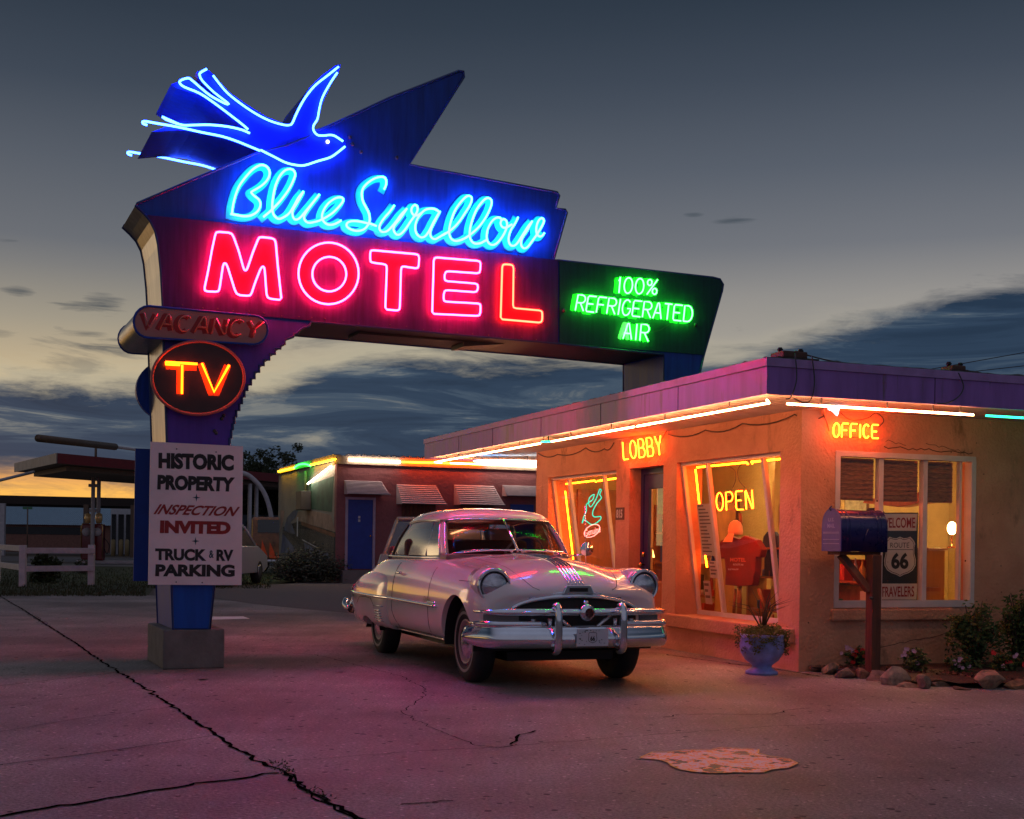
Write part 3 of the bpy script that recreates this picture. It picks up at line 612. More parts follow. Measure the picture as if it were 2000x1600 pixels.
def motel_letter(name, pts, inner=None, tm=tubeRed):
    P = [SP.px(*p, .015) for p in pts]; sh = -S_ * .006 + V((0, 0, -.002))
    if inner is None:
        lm = MB(); lm.prism([p + sh for p in P], SN * .012)
    else:
        Q = [SP.px(*p, .015) for p in inner]; lm = MB(); n = len(P)
        for z0, fl in ((.012, 0),):
            vs = [p + sh + SN * z0 for p in P] + [p + sh + SN * z0 for p in Q]
            lm.add(vs, [(i, i + n, (i + 1) % n + n, (i + 1) % n) for i in range(n)])
    L_ = lm.build(name, redpaint, sign)
    tb = MB(); tb.tube([p + SN * .05 for p in roundpoly(P)] if inner is None else [p + SN * .05 for p in P], .0098, 6, closed=True)
    if inner is not None: tb.tube([p + SN * .05 for p in Q], .0098, 6, closed=True)
    tb.build('neon_tube', tm, L_)
    def rear(p): q = p - SN * (T + .12); return q - S_ * (2 * (q - RC).dot(S_))
    tb = MB(); tb.tube([rear(p + SN * .05) for p in P[::1]], .0098, 5, closed=True); tb.build('rear_neon_tube', tm, L_)
RC = SP.px(727, 545)
motel_letter('letter_m', Mp)
ell = lambda cx, cy, rx, ry, n=40: [Z2(cx + rx * math.cos(2 * math.pi * i / n), cy + ry * math.sin(2 * math.pi * i / n)) for i in range(n)]
motel_letter('letter_o', ell(1195, 1180, 293, 300), ell(1202, 1187, 165, 168))
motel_letter('letter_t', Tp); motel_letter('letter_e', Ep); motel_letter('letter_l', Lp, tm=tubeRed2)
# 100% REFRIGERATED AIR
Z4 = lambda x, y: (1060 + .19 * x, 480 + .19 * y)
gpaint = mat('letter_green_paint', (.05, .45, .06), .5); wpaint = mat('letter_bare_patch', (.6, .6, .55), .6)
for txt, q in [('100%', [(780, 322), (1185, 350), (1175, 505), (765, 485)]), ('REFRIGERATED', [(365, 505), (1545, 625), (1530, 785), (335, 665)]), ('AIR', [(840, 795), (1100, 815), (1085, 985), (825, 955)])]:
    Q = [Z4(*p) for p in q]
    for ch, sts in stroke_letters(txt, SP, Q, .055, gap=.22 if len(txt) > 5 else .3):
        pm = MB(); tb = MB()
        for k, s in enumerate(sts):
            if len(s) > 1:
                pm.ribbon([p - SN * .052 + SN * .014 - S_ * .028 for p in s], .044, SN, .002 + .0005 * k); tb.tube(s, .0088, 5)
        L_ = pm.build('letter_' + ({'%': 'percent', '1': 'one', '0': 'zero'}.get(ch, ch.lower())), wpaint if ch in 'GA' and len(txt) < 4 else gpaint, sign); tb.build('neon_tube', tubeGreen, L_)
b = MB()
for p in [(1102, 607), (1358, 635)]: MB().ball(SP.px(*p, .02), .022, 8).build('tube_holder', ins, sign)
b.tube([SP.px(*p, .05) for p in [(1350, 600), (1320, 625), (1290, 645), (1268, 650)]], .003, 4); b.build('wiring', ins, sign)
# VACANCY capsule: right through the sign
cap = []
def stadium(x0, y0, x1, y1, hgt0, hgt1, n=10):
    out = []
    for i in range(n + 1):
        a = R(90 + 180 * i / n); out.append((x0 + hgt0 / 2 * math.cos(a) * .97, y0 - hgt0 / 2 * math.sin(a)))
    for i in range(n + 1):
        a = R(-90 + 180 * i / n); out.append((x1 + hgt1 / 2 * math.cos(a) * .97, y1 - hgt1 / 2 * math.sin(a)))
    return out
sp_ = stadium(291, 629, 496, 645, 62, 56)
F0 = [SP.px(*p, .10) for p in sp_]
vac = MB().prism(F0, -SN * .02).build('vacancy_box', mat('vacancy_pink_paint', (.42, .19, .17), .55, var=.1), sign)
n = len(F0); b = MB(); b.add([p - SN * .021 for p in F0] + [p - SN * (T + .19) for p in F0], [(i, i + n, (i + 1) % n + n, (i + 1) % n) for i in range(n)], True); b.poly([p - SN * (T + .19) for p in F0]); b.build('box_side', alum, vac)
b = MB(); b.tube([p + SN * .002 for p in F0], .012, 5, closed=True); b.tube([p - SN * (T + .19) for p in F0], .012, 5, closed=True); b.build('rim', navy, vac)
Q = [(282, 611), (516, 629), (508, 660), (278, 640)]
lp = mat('vacancy_red_paint', (.28, .02, .02), .5)
for ch, sts in stroke_letters('VACANCY', SP, Q, .15, gap=.26):
    pm = MB(); tb = MB()
    for k, s in enumerate(sts): pm.ribbon([p - SN * .048 - S_ * .02 for p in s], .042, SN, .001 + .0005 * k); tb.tube(s, .008, 5)
    L_ = pm.build('letter_' + ch.lower(), lp, vac)
    tb.build('unlit_tube', clearTube, vac)
# TV disc, one on each face
tvb = mat('tv_disc_black', (.025, .012, .014), .35, var=.3); tvo = mat('tv_orange_paint', (.7, .13, .015), .5)
for k in (0, 1):
    base = .02 if k == 0 else -T - .12
    E_ = [SP.px(386.5 + 90 * math.cos(2 * math.pi * i / 44), 738.5 + 71.5 * math.sin(2 * math.pi * i / 44), .10) + SN * (base - .0 + (0)) - SN * .10 for i in range(44)]
    d = MB().prism(E_, SN * .09).build('tv_disc', tvb if k == 0 else navy, sign)
    if k == 0:
        MB().tube([p + SN * .09 for p in E_], .016, 6, closed=True).build('rim', mat('disc_rim_pink', (.5, .12, .1), .5), d)
        D5 = lambda x, y: SP.px(220 + .21 * x, 580 + .21 * y, .11)
        for nm, orange, tubes in [('letter_t', [[(495, 640), (780, 655)], [(628, 650), (625, 905)]], [[(485, 612), (780, 630)], [(640, 640), (636, 905)]]), ('letter_v', [[(820, 620), (920, 905), (960, 905), (1068, 640)]], [[(822, 622), (935, 890), (1075, 640)]])]:
            pm = MB(); tb = MB()
            for s in orange: pm.ribbon([D5(*p) for p in s], .068, SN, .003 + .001 * orange.index(s))
            for s in tubes: tb.tube([D5(*p) + SN * .045 for p in s], .0115, 6)
            if nm == 'letter_t': tb.tube([D5(485, 612) + SN * .045, D5(485, 635) + SN * .045, D5(620, 642) + SN * .045], .008, 6)
            o = pm.build(nm, tvo, d); tb.build('neon_tube', tubeTV, o)
# HISTORIC PROPERTY boards
brdM = mat('board_white_paint', (.84, .68, .70), .6, var=.08, scale=3)
bp = [SP.px(*p, .03) for p in [(293.5, 863), (474, 872), (471, 1143), (289, 1142)]]
brd = MB().prism(bp, SN * .02).build('lettered_board', brdM, sign)
blk = mat('lettering_black', (.012, .011, .012), .55); redl = mat('lettering_red', (.28, .015, .015), .55); tea = mat('lettering_teal', (.01, .05, .07), .55)
for txt, q, mm, bold, sh in [('HISTORIC', [(309.6, 884), (457, 888.5), (456.5, 920), (309.4, 915)], blk, .06, 0), ('PROPERTY', [(308, 927), (459, 932.5), (457, 961), (307, 956.5)], blk, .06, 0),
   ('INSPECTION', [(305, 984.5), (469, 990), (463, 1009), (299.5, 1004.5)], redl, .03, .35), ('INVITED', [(313, 1016.5), (451, 1019), (450, 1044), (312, 1041.5)], redl, .065, 0),
   ('TRUCK', [(303, 1071), (403.5, 1072.8), (403, 1096), (303, 1094.3)], blk, .05, 0), ('&', [(408.5, 1075), (418, 1075), (417.5, 1090), (408, 1090)], tea, .02, 0), ('RV', [(423, 1073.3), (456, 1074), (455.5, 1096.3), (422.5, 1095.7)], blk, .05, 0),
   ('PARKING', [(304, 1102), (458.7, 1103), (458.4, 1127), (303, 1126)], blk, .055, 0)]:
    mb = MB(); text_on(mb, txt, SP, q, .052, bold, sh); mb.build('lettering', mm, brd)
for c in [(383.7, 972), (382, 1057)]:
    pts = []
    for i in range(8): r0 = 8 if i % 2 == 0 else 2.0; a = R(45 * i); pts.append(SP.px(c[0] + r0 * math.sin(a), c[1] + r0 * math.cos(a), .053))
    MB().poly(pts).build('star', tea, brd)
b = MB()
for p in [(345, 877), (422, 883), (344, 1137), (395, 1138)]: MB().ball(SP.px(*p, .052), .007, 6).build('screw', ins, brd)
bp2 = [p - SN * (T + .06 + .02) for p in bp]
MB().prism(bp2, -SN * .02).build('rear_board', mat('rear_board_blue', (.01, .05, .30), .6), sign)
# ------------------------------------------------------------------ motel office building
th_ = math.atan(.38)
A_ = V((-math.sin(th_), math.cos(th_), 0)); B_ = V((math.cos(th_), math.sin(th_), 0)); C_ = V((2.86, 12.70, 0)); UZ = V((0, 0, 1))
def P_(b, a, z=0): return C_ + B_ * b + A_ * a + UZ * z
PL = Plane(C_, -B_)      # lobby side facade
PR = Plane(C_, -A_)      # office side facade
def bx(mb, b0, b1, a0, a1, z0, z1): return mb.par(P_(b0, a0, z0), B_ * (b1 - b0), A_ * (a1 - a0), UZ * (z1 - z0))
stucco = mat('peach_stucco', (.50, .225, .13), .85, scale=1.4, bump=.9, bscale=30, col2=(.70, .36, .225))
def stains(M, dark, sc, thr, aniso=(1, 1, .4)):
    nt = M.node_tree; N = nt.nodes; L = nt.links; b = N['Principled BSDF']; src = b.inputs['Base Color'].links[0].from_socket
    tc = N.new('ShaderNodeTexCoord'); mp = N.new('ShaderNodeMapping'); mp.inputs['Scale'].default_value = aniso; L.new(tc.outputs['Object'], mp.inputs[0])
    t = N.new('ShaderNodeTexNoise'); t.inputs['Scale'].default_value = sc; t.inputs['Detail'].default_value = 9; t.inputs['Roughness'].default_value = .7; L.new(mp.outputs[0], t.inputs['Vector'])
    r = N.new('ShaderNodeMapRange'); r.inputs[1].default_value = thr; r.inputs[2].default_value = thr + .09; L.new(t.outputs[0], r.inputs[0])
    mx = N.new('ShaderNodeMix'); mx.data_type = 'RGBA'; L.new(r.outputs[0], mx.inputs[0]); L.new(src, mx.inputs[6]); mx.inputs[7].default_value = (*dark, 1); L.new(mx.outputs[2], b.inputs['Base Color'])
stains(stucco, (.36, .18, .105), 2.6, .58)
soffM = mat('soffit_boards', (.62, .52, .45), .7, var=.1, scale=2)
fascM = mat('fascia_lilac_metal', (.30, .13, .46), .45, .1, var=.22, scale=2.2, aniso=(2.5, 2.5, .35), coat=.1, bump=.04, bscale=3)
stains(fascM, (.17, .10, .17), 3.0, .56, (2.5, 2.5, .3))
capM = mat('roof_edge_metal', (.38, .22, .48), .45, .2, var=.2, scale=4)
roofM = mat('tar_roof', (.05, .05, .05), .95, bump=.8, bscale=30, col2=(.16, .16, .15))
frameM = mat('window_frame_white', (.62, .54, .52), .55, var=.08)
winG = glass('window_glass', (.93, .93, .90), 1.45, .01)
purple = mat('door_purple_paint', (.025, .022, .13), .4, var=.2)
office = thing('motel_office', 'peach stucco motel office with lilac fascia and glowing neon eaves right of the car', 'building', P_(3, 3.5, 0))
def wall(mb, org, u, nrm, L_, Hh, th, holes):
    xs = sorted({0, L_} | {h[0] for h in holes} | {h[1] for h in holes}); zs = sorted({0, Hh} | {h[2] for h in holes} | {h[3] for h in holes})
    for zi in range(len(zs) - 1):
        run = None
        for xi in range(len(xs)):
            solid = False
            if xi < len(xs) - 1:
                xm = (xs[xi] + xs[xi + 1]) / 2; zm = (zs[zi] + zs[zi + 1]) / 2
                solid = not any(h[0] < xm < h[1] and h[2] < zm < h[3] for h in holes)
            if solid and run is None: run = xs[xi]
            if not solid and run is not None:
                mb.par(org + u * run + UZ * zs[zi], u * (xs[xi] - run), -nrm * th, UZ * (zs[zi + 1] - zs[zi])); run = None
TH = .34
D0, D1, DT = 2.94, 3.86, 2.2
W2 = (.38, 2.60, .42, 2.21); W1 = (4.26, 6.58, .45, 2.20); WR = (.40, 2.14, .63, 2.21)
b = MB()
wall(b, P_(0, 0, -.15), A_, -B_, 7.06, 2.76, TH, [(D0, D1, -.1, DT + .15), (W2[0], W2[1], W2[2] + .15, W2[3] + .15), (W1[0], W1[1], W1[2] + .15, W1[3] + .15)])
wall(b, P_(TH, 0, -.15), B_, -A_, 9.0, 2.76, .2, [(WR[0] - TH, WR[1] - TH, WR[2] + .15, WR[3] + .15)])
bx(b, TH, 9.2, 6.86, 7.06, -.15, 2.61); bx(b, 9.2, 9.34, 0, 7.06, -.15, 2.61)
wallo = b.build('wall', stucco, office)
rr = random.Random(6)
def wcrack(p0, p1, n, j, w=.006):
    pts = [P_(*p0).lerp(P_(*p1), i / n) + UZ * rr.gauss(0, j) - A_ * .002 for i in range(n + 1)]
    mb = MB(); mb.ribbon(pts, w, -A_); mb.build('plaster_crack', mat('crack_dark', (.10, .045, .03), .9), wallo)
wcrack((.98, 0, 2.27), (2.1, 0, 2.245), 22, .008, .010); wcrack((1.0, 0, 2.33), (1.25, 0, 2.30), 8, .01); wcrack((1.5, 0, 2.32), (2.0, 0, 2.26), 12, .006); wcrack((.9, 0, .22), (1.9, 0, .36), 16, .008)
for i in range(22):
    q = P_(rr.uniform(.05, 2.7), 0, rr.uniform(.2, 2.5)); MB().lathe([(rr.uniform(.004, .011), 0), (0, .002)], q, -A_, 7).build('pit', mat('crack_dark', (.10, .045, .03), .9), wallo)
# stucco hairline patches above the office window
b = MB(); bx(b, .5, 4.3, .25, 6.8, 0, .03); b.build('floor', mat('lobby_floor', (.12, .06, .035), .5), office)
# sills
b = MB(); bx(b, -.07, .28, W2[0] - .3, W2[1] + .14, .27, .42)
b.build('window_sill', stucco, office, bevel=.015)
b = MB(); bx(b, -.05, .28, W1[0] - .1, W1[1] + .14, .30, .45); b.build('window_sill', stucco, office, bevel=.015)
b = MB(); b.par(P_(.36, -.05, .5), B_ * 1.5, A_ * .24, UZ * .118); b.build('window_sill', stucco, office, bevel=.015)
# low foundation mound near the corner
# roof slab, soffit, fascia
RB0, RB1, RA0, RA1 = -1.09, 12, -1.09, 9.28
b = MB(); bx(b, RB0 + .03, RB1, RA0 + .03, RA1 - .03, 2.62, 2.86); b.build('roof', roofM, office)
b = MB(); bx(b, RB0 + .02, RB1, RA0 + .02, RA1 - .02, 2.611, 2.619)
for i in range(14): bx(b, RB0 + .06 + i * .082, RB0 + .125 + i * .082, -.95, RA1 - .05, 2.604, 2.6105)
b.build('soffit', soffM, office)
b = MB()
for (b0, b1, a0, a1) in [(RB0, RB0 + .03, RA0, RA1), (RB0 + .03, RB1, RA0, RA0 + .03), (RB0 + .03, RB1, RA1 - .03, RA1)]: bx(b, b0, b1, a0, a1, 2.585, 2.83)
b.build('fascia', fascM, office, bevel=.004)
b = MB(); e = .014
for (b0, b1, a0, a1) in [(RB0 - e, RB0 + .08, RA0 - e, RA1 + e), (RB0 + .08, RB1, RA0 - e, RA0 + .08), (RB0 + .08, RB1, RA1 - .08, RA1 + e)]: bx(b, b0, b1, a0, a1, 2.832, 2.905)
b.build('roof_edge', capM, office, bevel=.006)
b = MB()
for a in (0.55, 2.4, 4.2, 6.0, 7.5): bx(b, RB0 - .003, RB0 + .0, a, a + .008, 2.585, 2.83)
for q in (0.72, 2.55): bx(b, q, q + .008, RA0 - .003, RA0, 2.585, 2.83)
b.build('seam', mat('seam_dark', (.06, .03, .07), .6), office)
# gravel stop lumps along the roof edge
rr = random.Random(8); b = MB(); vs = []
for (p0, p1, n) in [(P_(RB0 + .06, RA0, 2.9), P_(RB0 + .06, RA1, 2.9), 160), (P_(RB0, RA0 + .06, 2.9), P_(RB1, RA0 + .06, 2.9), 190)]:
    pts = [p0.lerp(p1, i / n) + V((rr.uniform(-.01, .01), rr.uniform(-.01, .01), .004 + .018 * rr.random() ** 2)) for i in range(n + 1)]
    b.tube(pts, .016, 5)
b.build('roof_gravel', roofM, office)
bpy.data.objects['roof_gravel']['kind'] = 'stuff'
# door
d = MB(); fd = .16
bx(d, fd, fd + .07, D0 + .0, D0 + .07, .0, DT); bx(d, fd, fd + .07, D1 - .07, D1, .0, DT); bx(d, fd, fd + .07, D0 + .07, D1 - .07, DT - .07, DT)
dframe = d.build('door_frame', purple, office)
d = MB()
bx(d, fd + .015, fd + .055, D0 + .08, D0 + .17, .02, DT - .08); bx(d, fd + .015, fd + .055, D1 - .19, D1 - .08, .02, DT - .08)
bx(d, fd + .015, fd + .055, D0 + .17, D1 - .19, DT - .26, DT - .08); bx(d, fd + .015, fd + .055, D0 + .17, D1 - .19, .02, .32)
door = d.build('door', purple, office, bevel=.004)
MB().quad(P_(fd + .035, D0 + .17, .32), P_(fd + .035, D1 - .19, .32), P_(fd + .035, D1 - .19, DT - .26), P_(fd + .035, D0 + .17, DT - .26)).build('door_glass', winG, door)
b = MB(); b.lathe([(0, 0), (.012, 0), (.012, .04), (.03, .05), (.034, .065), (.024, .085), (0, .09)], P_(fd + .0, D1 - .13, .98), -B_, 14); b.tube([P_(fd - .02, D1 - .13, 1.08), P_(fd - .02, D1 - .13, 1.14)], .02, 8); b.build('handle', mat('brass', (.7, .45, .16), .25, 1, var=.1), door)
b = MB(); bx(b, fd - .03, fd + .1, D0 - .02, D1 + .02, -.02, .012); b.build('threshold', alum, office)
# raked shop windows: glass leans, its foot set back into the wall
def raked(name, w, mull, depth_bot=.30, depth_top=.05):
    a0, a1, z0, z1 = w; inset = lambda z: depth_bot + (depth_top - depth_bot) * (z - z0) / (z1 - z0)
    pt = lambda a, z, o=0: P_(inset(z) + o, a, z)
    win = MB()
    def bar(aa, za, ab, zb, t):  # bar between two points in the leaning plane
        p, q = pt(aa, za), pt(ab, zb); dirn = (q - p).normalized(); nrm = V(-B_); sidev = dirn.cross(B_).normalized()
        win.par(p - sidev * t / 2 - B_ * .0, q - p, sidev * t, B_ * .045)
    bar(a0, z0 + .025, a1, z0 + .025, .05); bar(a0, z1 - .02, a1, z1 - .02, .04)
    bar(a0 + .02, z0 + .055, a0 + .02, z1 - .045, .04); bar(a1 - .02, z0 + .055, a1 - .02, z1 - .045, .04)
    for mfrac in mull: a = a1 + (a0 - a1) * mfrac; bar(a, z0 + .055, a, z1 - .045, .05)
    o = win.build('window', frameM, office)
    MB().quad(pt(a0 + .03, z0 + .04, .02), pt(a1 - .03, z0 + .04, .02), pt(a1 - .03, z1 - .03, .02), pt(a0 + .03, z1 - .03, .02)).build('pane', winG, o)
    return o, pt
win2, pt2 = raked('w2', W2, (.27, .80)); win1, pt1 = raked('w1', W1, (.26, .77))
# office window, straight
b = MB(); f0 = -.012
b0, b1, z0, z1 = WR; fw = .055
for (x0, x1, y0, y1) in [(b0, b1, z0, z0 + .07), (b0, b1, z1 - fw, z1), (b0, b0 + fw, z0 + .07, z1 - fw), (b1 - fw, b1, z0 + .07, z1 - fw)]: bx(b, x0, x1, f0, .10, y0, y1)
for m_ in (.98, 1.53): bx(b, m_ - .028, m_ + .028, .03, .10, z0 + .07, z1 - fw)
bx(b, b1 - .17, b1 - .145, .03, .09, z0 + .07, z1 - fw)
wr = b.build('window', frameM, office, bevel=.004)
MB().quad(P_(b0 + .02, .07, z0 + .02), P_(b1 - .02, .07, z0 + .02), P_(b1 - .02, .07, z1 - .02), P_(b0 + .02, .07, z1 - .02)).build('pane', winG, wr)
# ------------------------------------------------------------------ inside the lobby
wallpaper = mat('lobby_plaster', (.50, .40, .18), .8, var=.12, scale=3, bump=.5, bscale=30)
woodM = mat('orange_wood', (.30, .10, .03), .45, var=.3, scale=3, aniso=(1, 8, 1), coat=.2)
b = MB(); bx(b, 4.30, 4.36, .2, 6.86, 0, 2.58); bx(b, .34, 4.3, 6.80, 6.86, 0, 2.6); bx(b, 2.3, 2.36, 2.6, 6.8, 0, 2.58); b.build('inner_wall', wallpaper, office)
b = MB(); bx(b, .35, 4.3, .21, 6.79, 2.55, 2.60); b.build('ceiling', mat('lobby_ceiling', (.52, .47, .36), .8), office)
warm = emis('warm_lamp', (1, .62, .22), 14)
dim = emis('lamp_shade_glow', (1, .5, .12), 6)
def lamp(pos, h, label, r=.06, m=warm, shade=None):
    pos = V(pos); t = thing('table_lamp', label, 'lamp', pos)
    MB().lathe([(.0, 0), (.07, 0), (.07, .015), (.02, .03), (.015, h * .45), (.03, h * .6), (.012, h * .7), (.012, h)], pos, seg=14).build('base', mat('brass', (.7, .45, .16), .25, 1), t)
    if shade: MB().lathe([(.15, h * .72), (.09, h * 1.25)], pos, seg=18).build('lamp_shade', dim, t)
    MB().ball(pos + UZ * (h + r * .8), r, 14, (1, 1, 1.25)).build('bulb', m, t)
    return t
# wooden counter and lamp behind the office window
cab_ = thing('wooden_cabinet', 'tall plain wooden cabinet behind the right pane of the office window', 'cabinet', P_(1.85, .75, 0.03))
oakM = mat('oak_wood', (.34, .17, .05), .5, var=.25, scale=4, aniso=(1, 1, .2))
b = MB(); bx(b, 1.58, 2.22, .55, .95, .03, 1.22); b.build('carcass', oakM, cab_, bevel=.006)
b = MB(); bx(b, 1.56, 2.24, .53, .97, 1.222, 1.245); b.build('top', oakM, cab_, bevel=.004)
b = MB(); bx(b, 1.80, 1.812, .543, .549, .08, 1.15); bx(b, 1.60, 1.80, .543, .549, 1.13, 1.14); b.build('panel_line', mat('dark_gap', (.03, .015, .005), .8), cab_)
b = MB(); bx(b, 1.74, 1.79, .52, .548, 1.06, 1.08); b.build('handle', blk, cab_)
def glob(pos, r, label):
    t = thing('globe_lamp', label, 'lamp', pos); pos = V(pos)
    MB().ball(pos + UZ * (.22), r, 16, (1, 1, 1.45)).build('globe', emis('bright_globe', (1, .66, .25), 38), t)
    MB().lathe([(.05, 0), (.05, .02), (.012, .03), (.012, .17), (.03, .18)], pos, seg=12).build('base', mat('brass', (.7, .45, .16), .25, 1), t); return t
q = Plane(P_(0, .62, 0), A_).px(1860, 988); pbz = V((q.x, q.y, 1.245)); gl = glob(pbz, .05, 'glowing globe lamp on the cabinet behind the office window')
lamp(P_(1.9, 2.1, 1.0), .45, 'yellow shaded lamp glowing behind the left pane of the raked lobby window', shade=True)
lamp(P_(1.1, 5.6, .75), .42, 'red shaded lamp behind the guitar neon', r=.04, shade=True)
lt = thing('added_ceiling_light', 'added unseen warm ceiling light brightening the lobby', 'lamp', P_(1.6, 3.4, 2.42)); MB().lathe([(.0, -.06), (.10, -.04), (.16, .03), (.17, .10)], P_(1.6, 3.4, 2.44), seg=20).build('shade', emis('added_ceiling_glow', (1, .58, .19), 140), lt)  # unseen fixture, added to warm and brighten the lobby
lt = thing('added_ceiling_light', 'added unseen warm ceiling light brightening the office room', 'lamp', P_(3.2, 1.3, 2.42)); MB().lathe([(.0, -.06), (.10, -.04), (.16, .03), (.17, .10)], P_(3.2, 1.3, 2.44), seg=20).build('shade', emis('added_ceiling_glow', (1, .58, .19), 140), lt)  # second added fixture, out of view, to light the office room
# roller shades of woven bamboo behind the office window
bamb = mat('bamboo_shade', (.34, .14, .045), .8, var=.5, scale=14, aniso=(1, 1, 6), bump=.4, bscale=60)
for i, (x0, x1) in enumerate([(.46, .95), (1.01, 1.50), (1.56, 1.95)]):
    b = MB(); bx(b, x0, x1, .125, .135, 1.72, 2.15)
    for k in range(9): b.tube([P_(x0, .12, 1.74 + .048 * k), P_(x1, .12, 1.74 + .048 * k)], .006, 4)
    tag(b.build('bamboo_shade', bamb), ['woven bamboo shade behind the left pane of the office window', 'woven bamboo shade behind the middle pane of the office window', 'woven bamboo shade behind the right pane of the office window'][i], 'window shade', 'bamboo shades')
# the route sign in the window
Pw = lambda a: Plane(P_(0, a, 0), -A_)
rs = thing('route_sign', 'tall black and white welcome sign with highway shield in the office window', 'sign', P_(1.2, .16, .68))
pl_ = Pw(.17); whiteP = mat('sign_white', (.62, .58, .55), .6, var=.06)
Z8 = lambda x, y: (1560 + .3125 * x, 860 + .3125 * y)
q0 = [pl_.px(*Z8(*p)) for p in [(500, 452), (746, 452), (738, 1003), (500, 1003)]]
MB().prism(q0, A_ * .012).build('board', blk, rs)
# the full board reaches further left behind the mailbox
for (ya, yb) in [(460, 566), (896, 996)]:
    MB().prism([pl_.px(*Z8(*p), .003) for p in [(508, ya), (742, ya), (735, yb), (508, yb)]], A_ * .002).build('white_band', whiteP, rs)
for txt, q in [('WELCOME', [(515, 485), (728, 482), (728, 548), (515, 548)]), ('TRAVELERS', [(513, 915), (722, 912), (722, 978), (513, 980)])]:
    mb = MB(); text_on(mb, txt, pl_, [Z8(*p) for p in q], .006, .02); mb.build('lettering', redl, rs)
def shield(cx, cy, w, h):
    hp = [(0, -.5), (.12, -.46), (.24, -.47), (.34, -.5), (.46, -.40), (.50, -.32), (.47, -.22), (.47, -.08), (.52, .08), (.51, .22), (.42, .34), (.28, .41), (.12, .45), (0, .5)]
    pts = [(cx + x * w, cy + y * h) for x, y in hp] + [(cx - x * w, cy + y * h) for x, y in hp[::-1][1:-1]]
    return pts
MB().poly([pl_.px(*Z8(*p), .004) for p in shield(633, 728, 190, 250)]).build('shield', whiteP, rs)
for k, (cx, cy, w, h) in enumerate([(633, 728, 176, 234)]):
    pts = [pl_.px(*Z8(*p), .006) for p in shield(cx, cy, w, h)]; MB().ribbon(pts + [pts[0]], .006, -A_).build('shield_line', blk, rs)
mb = MB(); mb.ribbon([pl_.px(*Z8(*p), .006) for p in [(550, 684), (716, 684)]], .006, -A_); mb.build('shield_line', blk, rs)
mb = MB(); text_on(mb, 'ROUTE', pl_, [Z8(*p) for p in [(572, 640), (690, 640), (690, 672), (572, 672)]], .006, 0); mb.build('lettering', blk, rs)
mb = MB(); text_on(mb, '66', pl_, [Z8(*p) for p in [(578, 702), (686, 702), (686, 805), (578, 805)]], .006, .04); mb.build('lettering', blk, rs)
# shirt on a stand with a cap, in the raked window
mar = mat('maroon_cloth', (.20, .012, .02), .85, var=.15, bump=.3, bscale=15)
PP = Plane(P_(.75, 0, 0), -B_)
Z6 = lambda x, y: (1180 + .2375 * x, 860 + .2375 * y)
st = thing('shirt_display', 'maroon printed t-shirt hanging on a wooden stand in the lobby window', 'shirt', P_(.75, 1.3, .2))
sh = [(1040, 790), (1000, 800), (955, 830), (915, 930), (925, 975), (985, 965), (1000, 1080), (990, 1190), (1100, 1200), (1215, 1195), (1240, 1080), (1245, 960), (1275, 965), (1290, 900), (1240, 820), (1180, 795), (1150, 785), (1110, 815)]
pts = [PP.px(*Z6(*p)) for p in sh]; b = MB(); b.prism(pts, B_ * .09); o = b.build('shirt', mar, st, bevel=.03, bseg=3, merge=True)
mb = MB(); text_on(mb, 'MOTEL', PP, [Z6(*p) for p in [(1035, 965), (1165, 968), (1165, 1000), (1035, 998)]], .006, .03); mb.build('print', mat('print_red', (.7, .12, .08), .7), o)
mb = MB(); text_on(mb, 'BLUE SWALLOW', PP, [Z6(*p) for p in [(1020, 1055), (1105, 1055), (1105, 1068), (1020, 1068)]], .006, .02); text_on(mb, 'ROUTE 66', PP, [Z6(*p) for p in [(1060, 1015), (1145, 1015), (1145, 1030), (1060, 1030)]], .006, .02); mb.build('print', mat('print_pale', (.5, .5, .6), .7), o)
b = MB()
for (x0, y0, x1, y1, r_) in [(1085, 1195, 1080, 1440, .03), (1090, 600, 1095, 700, .02), (1050, 1225, 1035, 1430, .02), (1240, 1225, 1300, 1420, .022)]:
    b.tube([PP.px(*Z6(x0, y0)) + B_ * .05, PP.px(*Z6(x1, y1)) + B_ * .05], r_, 6)
b.build('stand', woodM, st)
cp = thing('cap', 'pale baseball cap hung above the maroon t-shirt', 'cap', PP.px(*Z6(1100, 760)))
capc = PP.px(*Z6(1098, 735)) - B_ * .03
MB().lathe([(.085, -.06), (.092, -.02), (.085, .04), (.062, .085), (.026, .11), (0, .115)], capc, UZ, 16).build('crown', mat('cap_cloth', (.75, .45, .33), .8), cp)
b = MB(); b.grid([[capc + (-B_ * math.cos(t) * r_ + A_ * math.sin(t) * r_) + UZ * (-.07 - (r_ - .10) * 1.6) for t in [x * .2 - .8 for x in range(9)]] for r_ in (.085, .12, .15)]); b.build('brim', mat('cap_cloth', (.75, .45, .33), .8), cp)
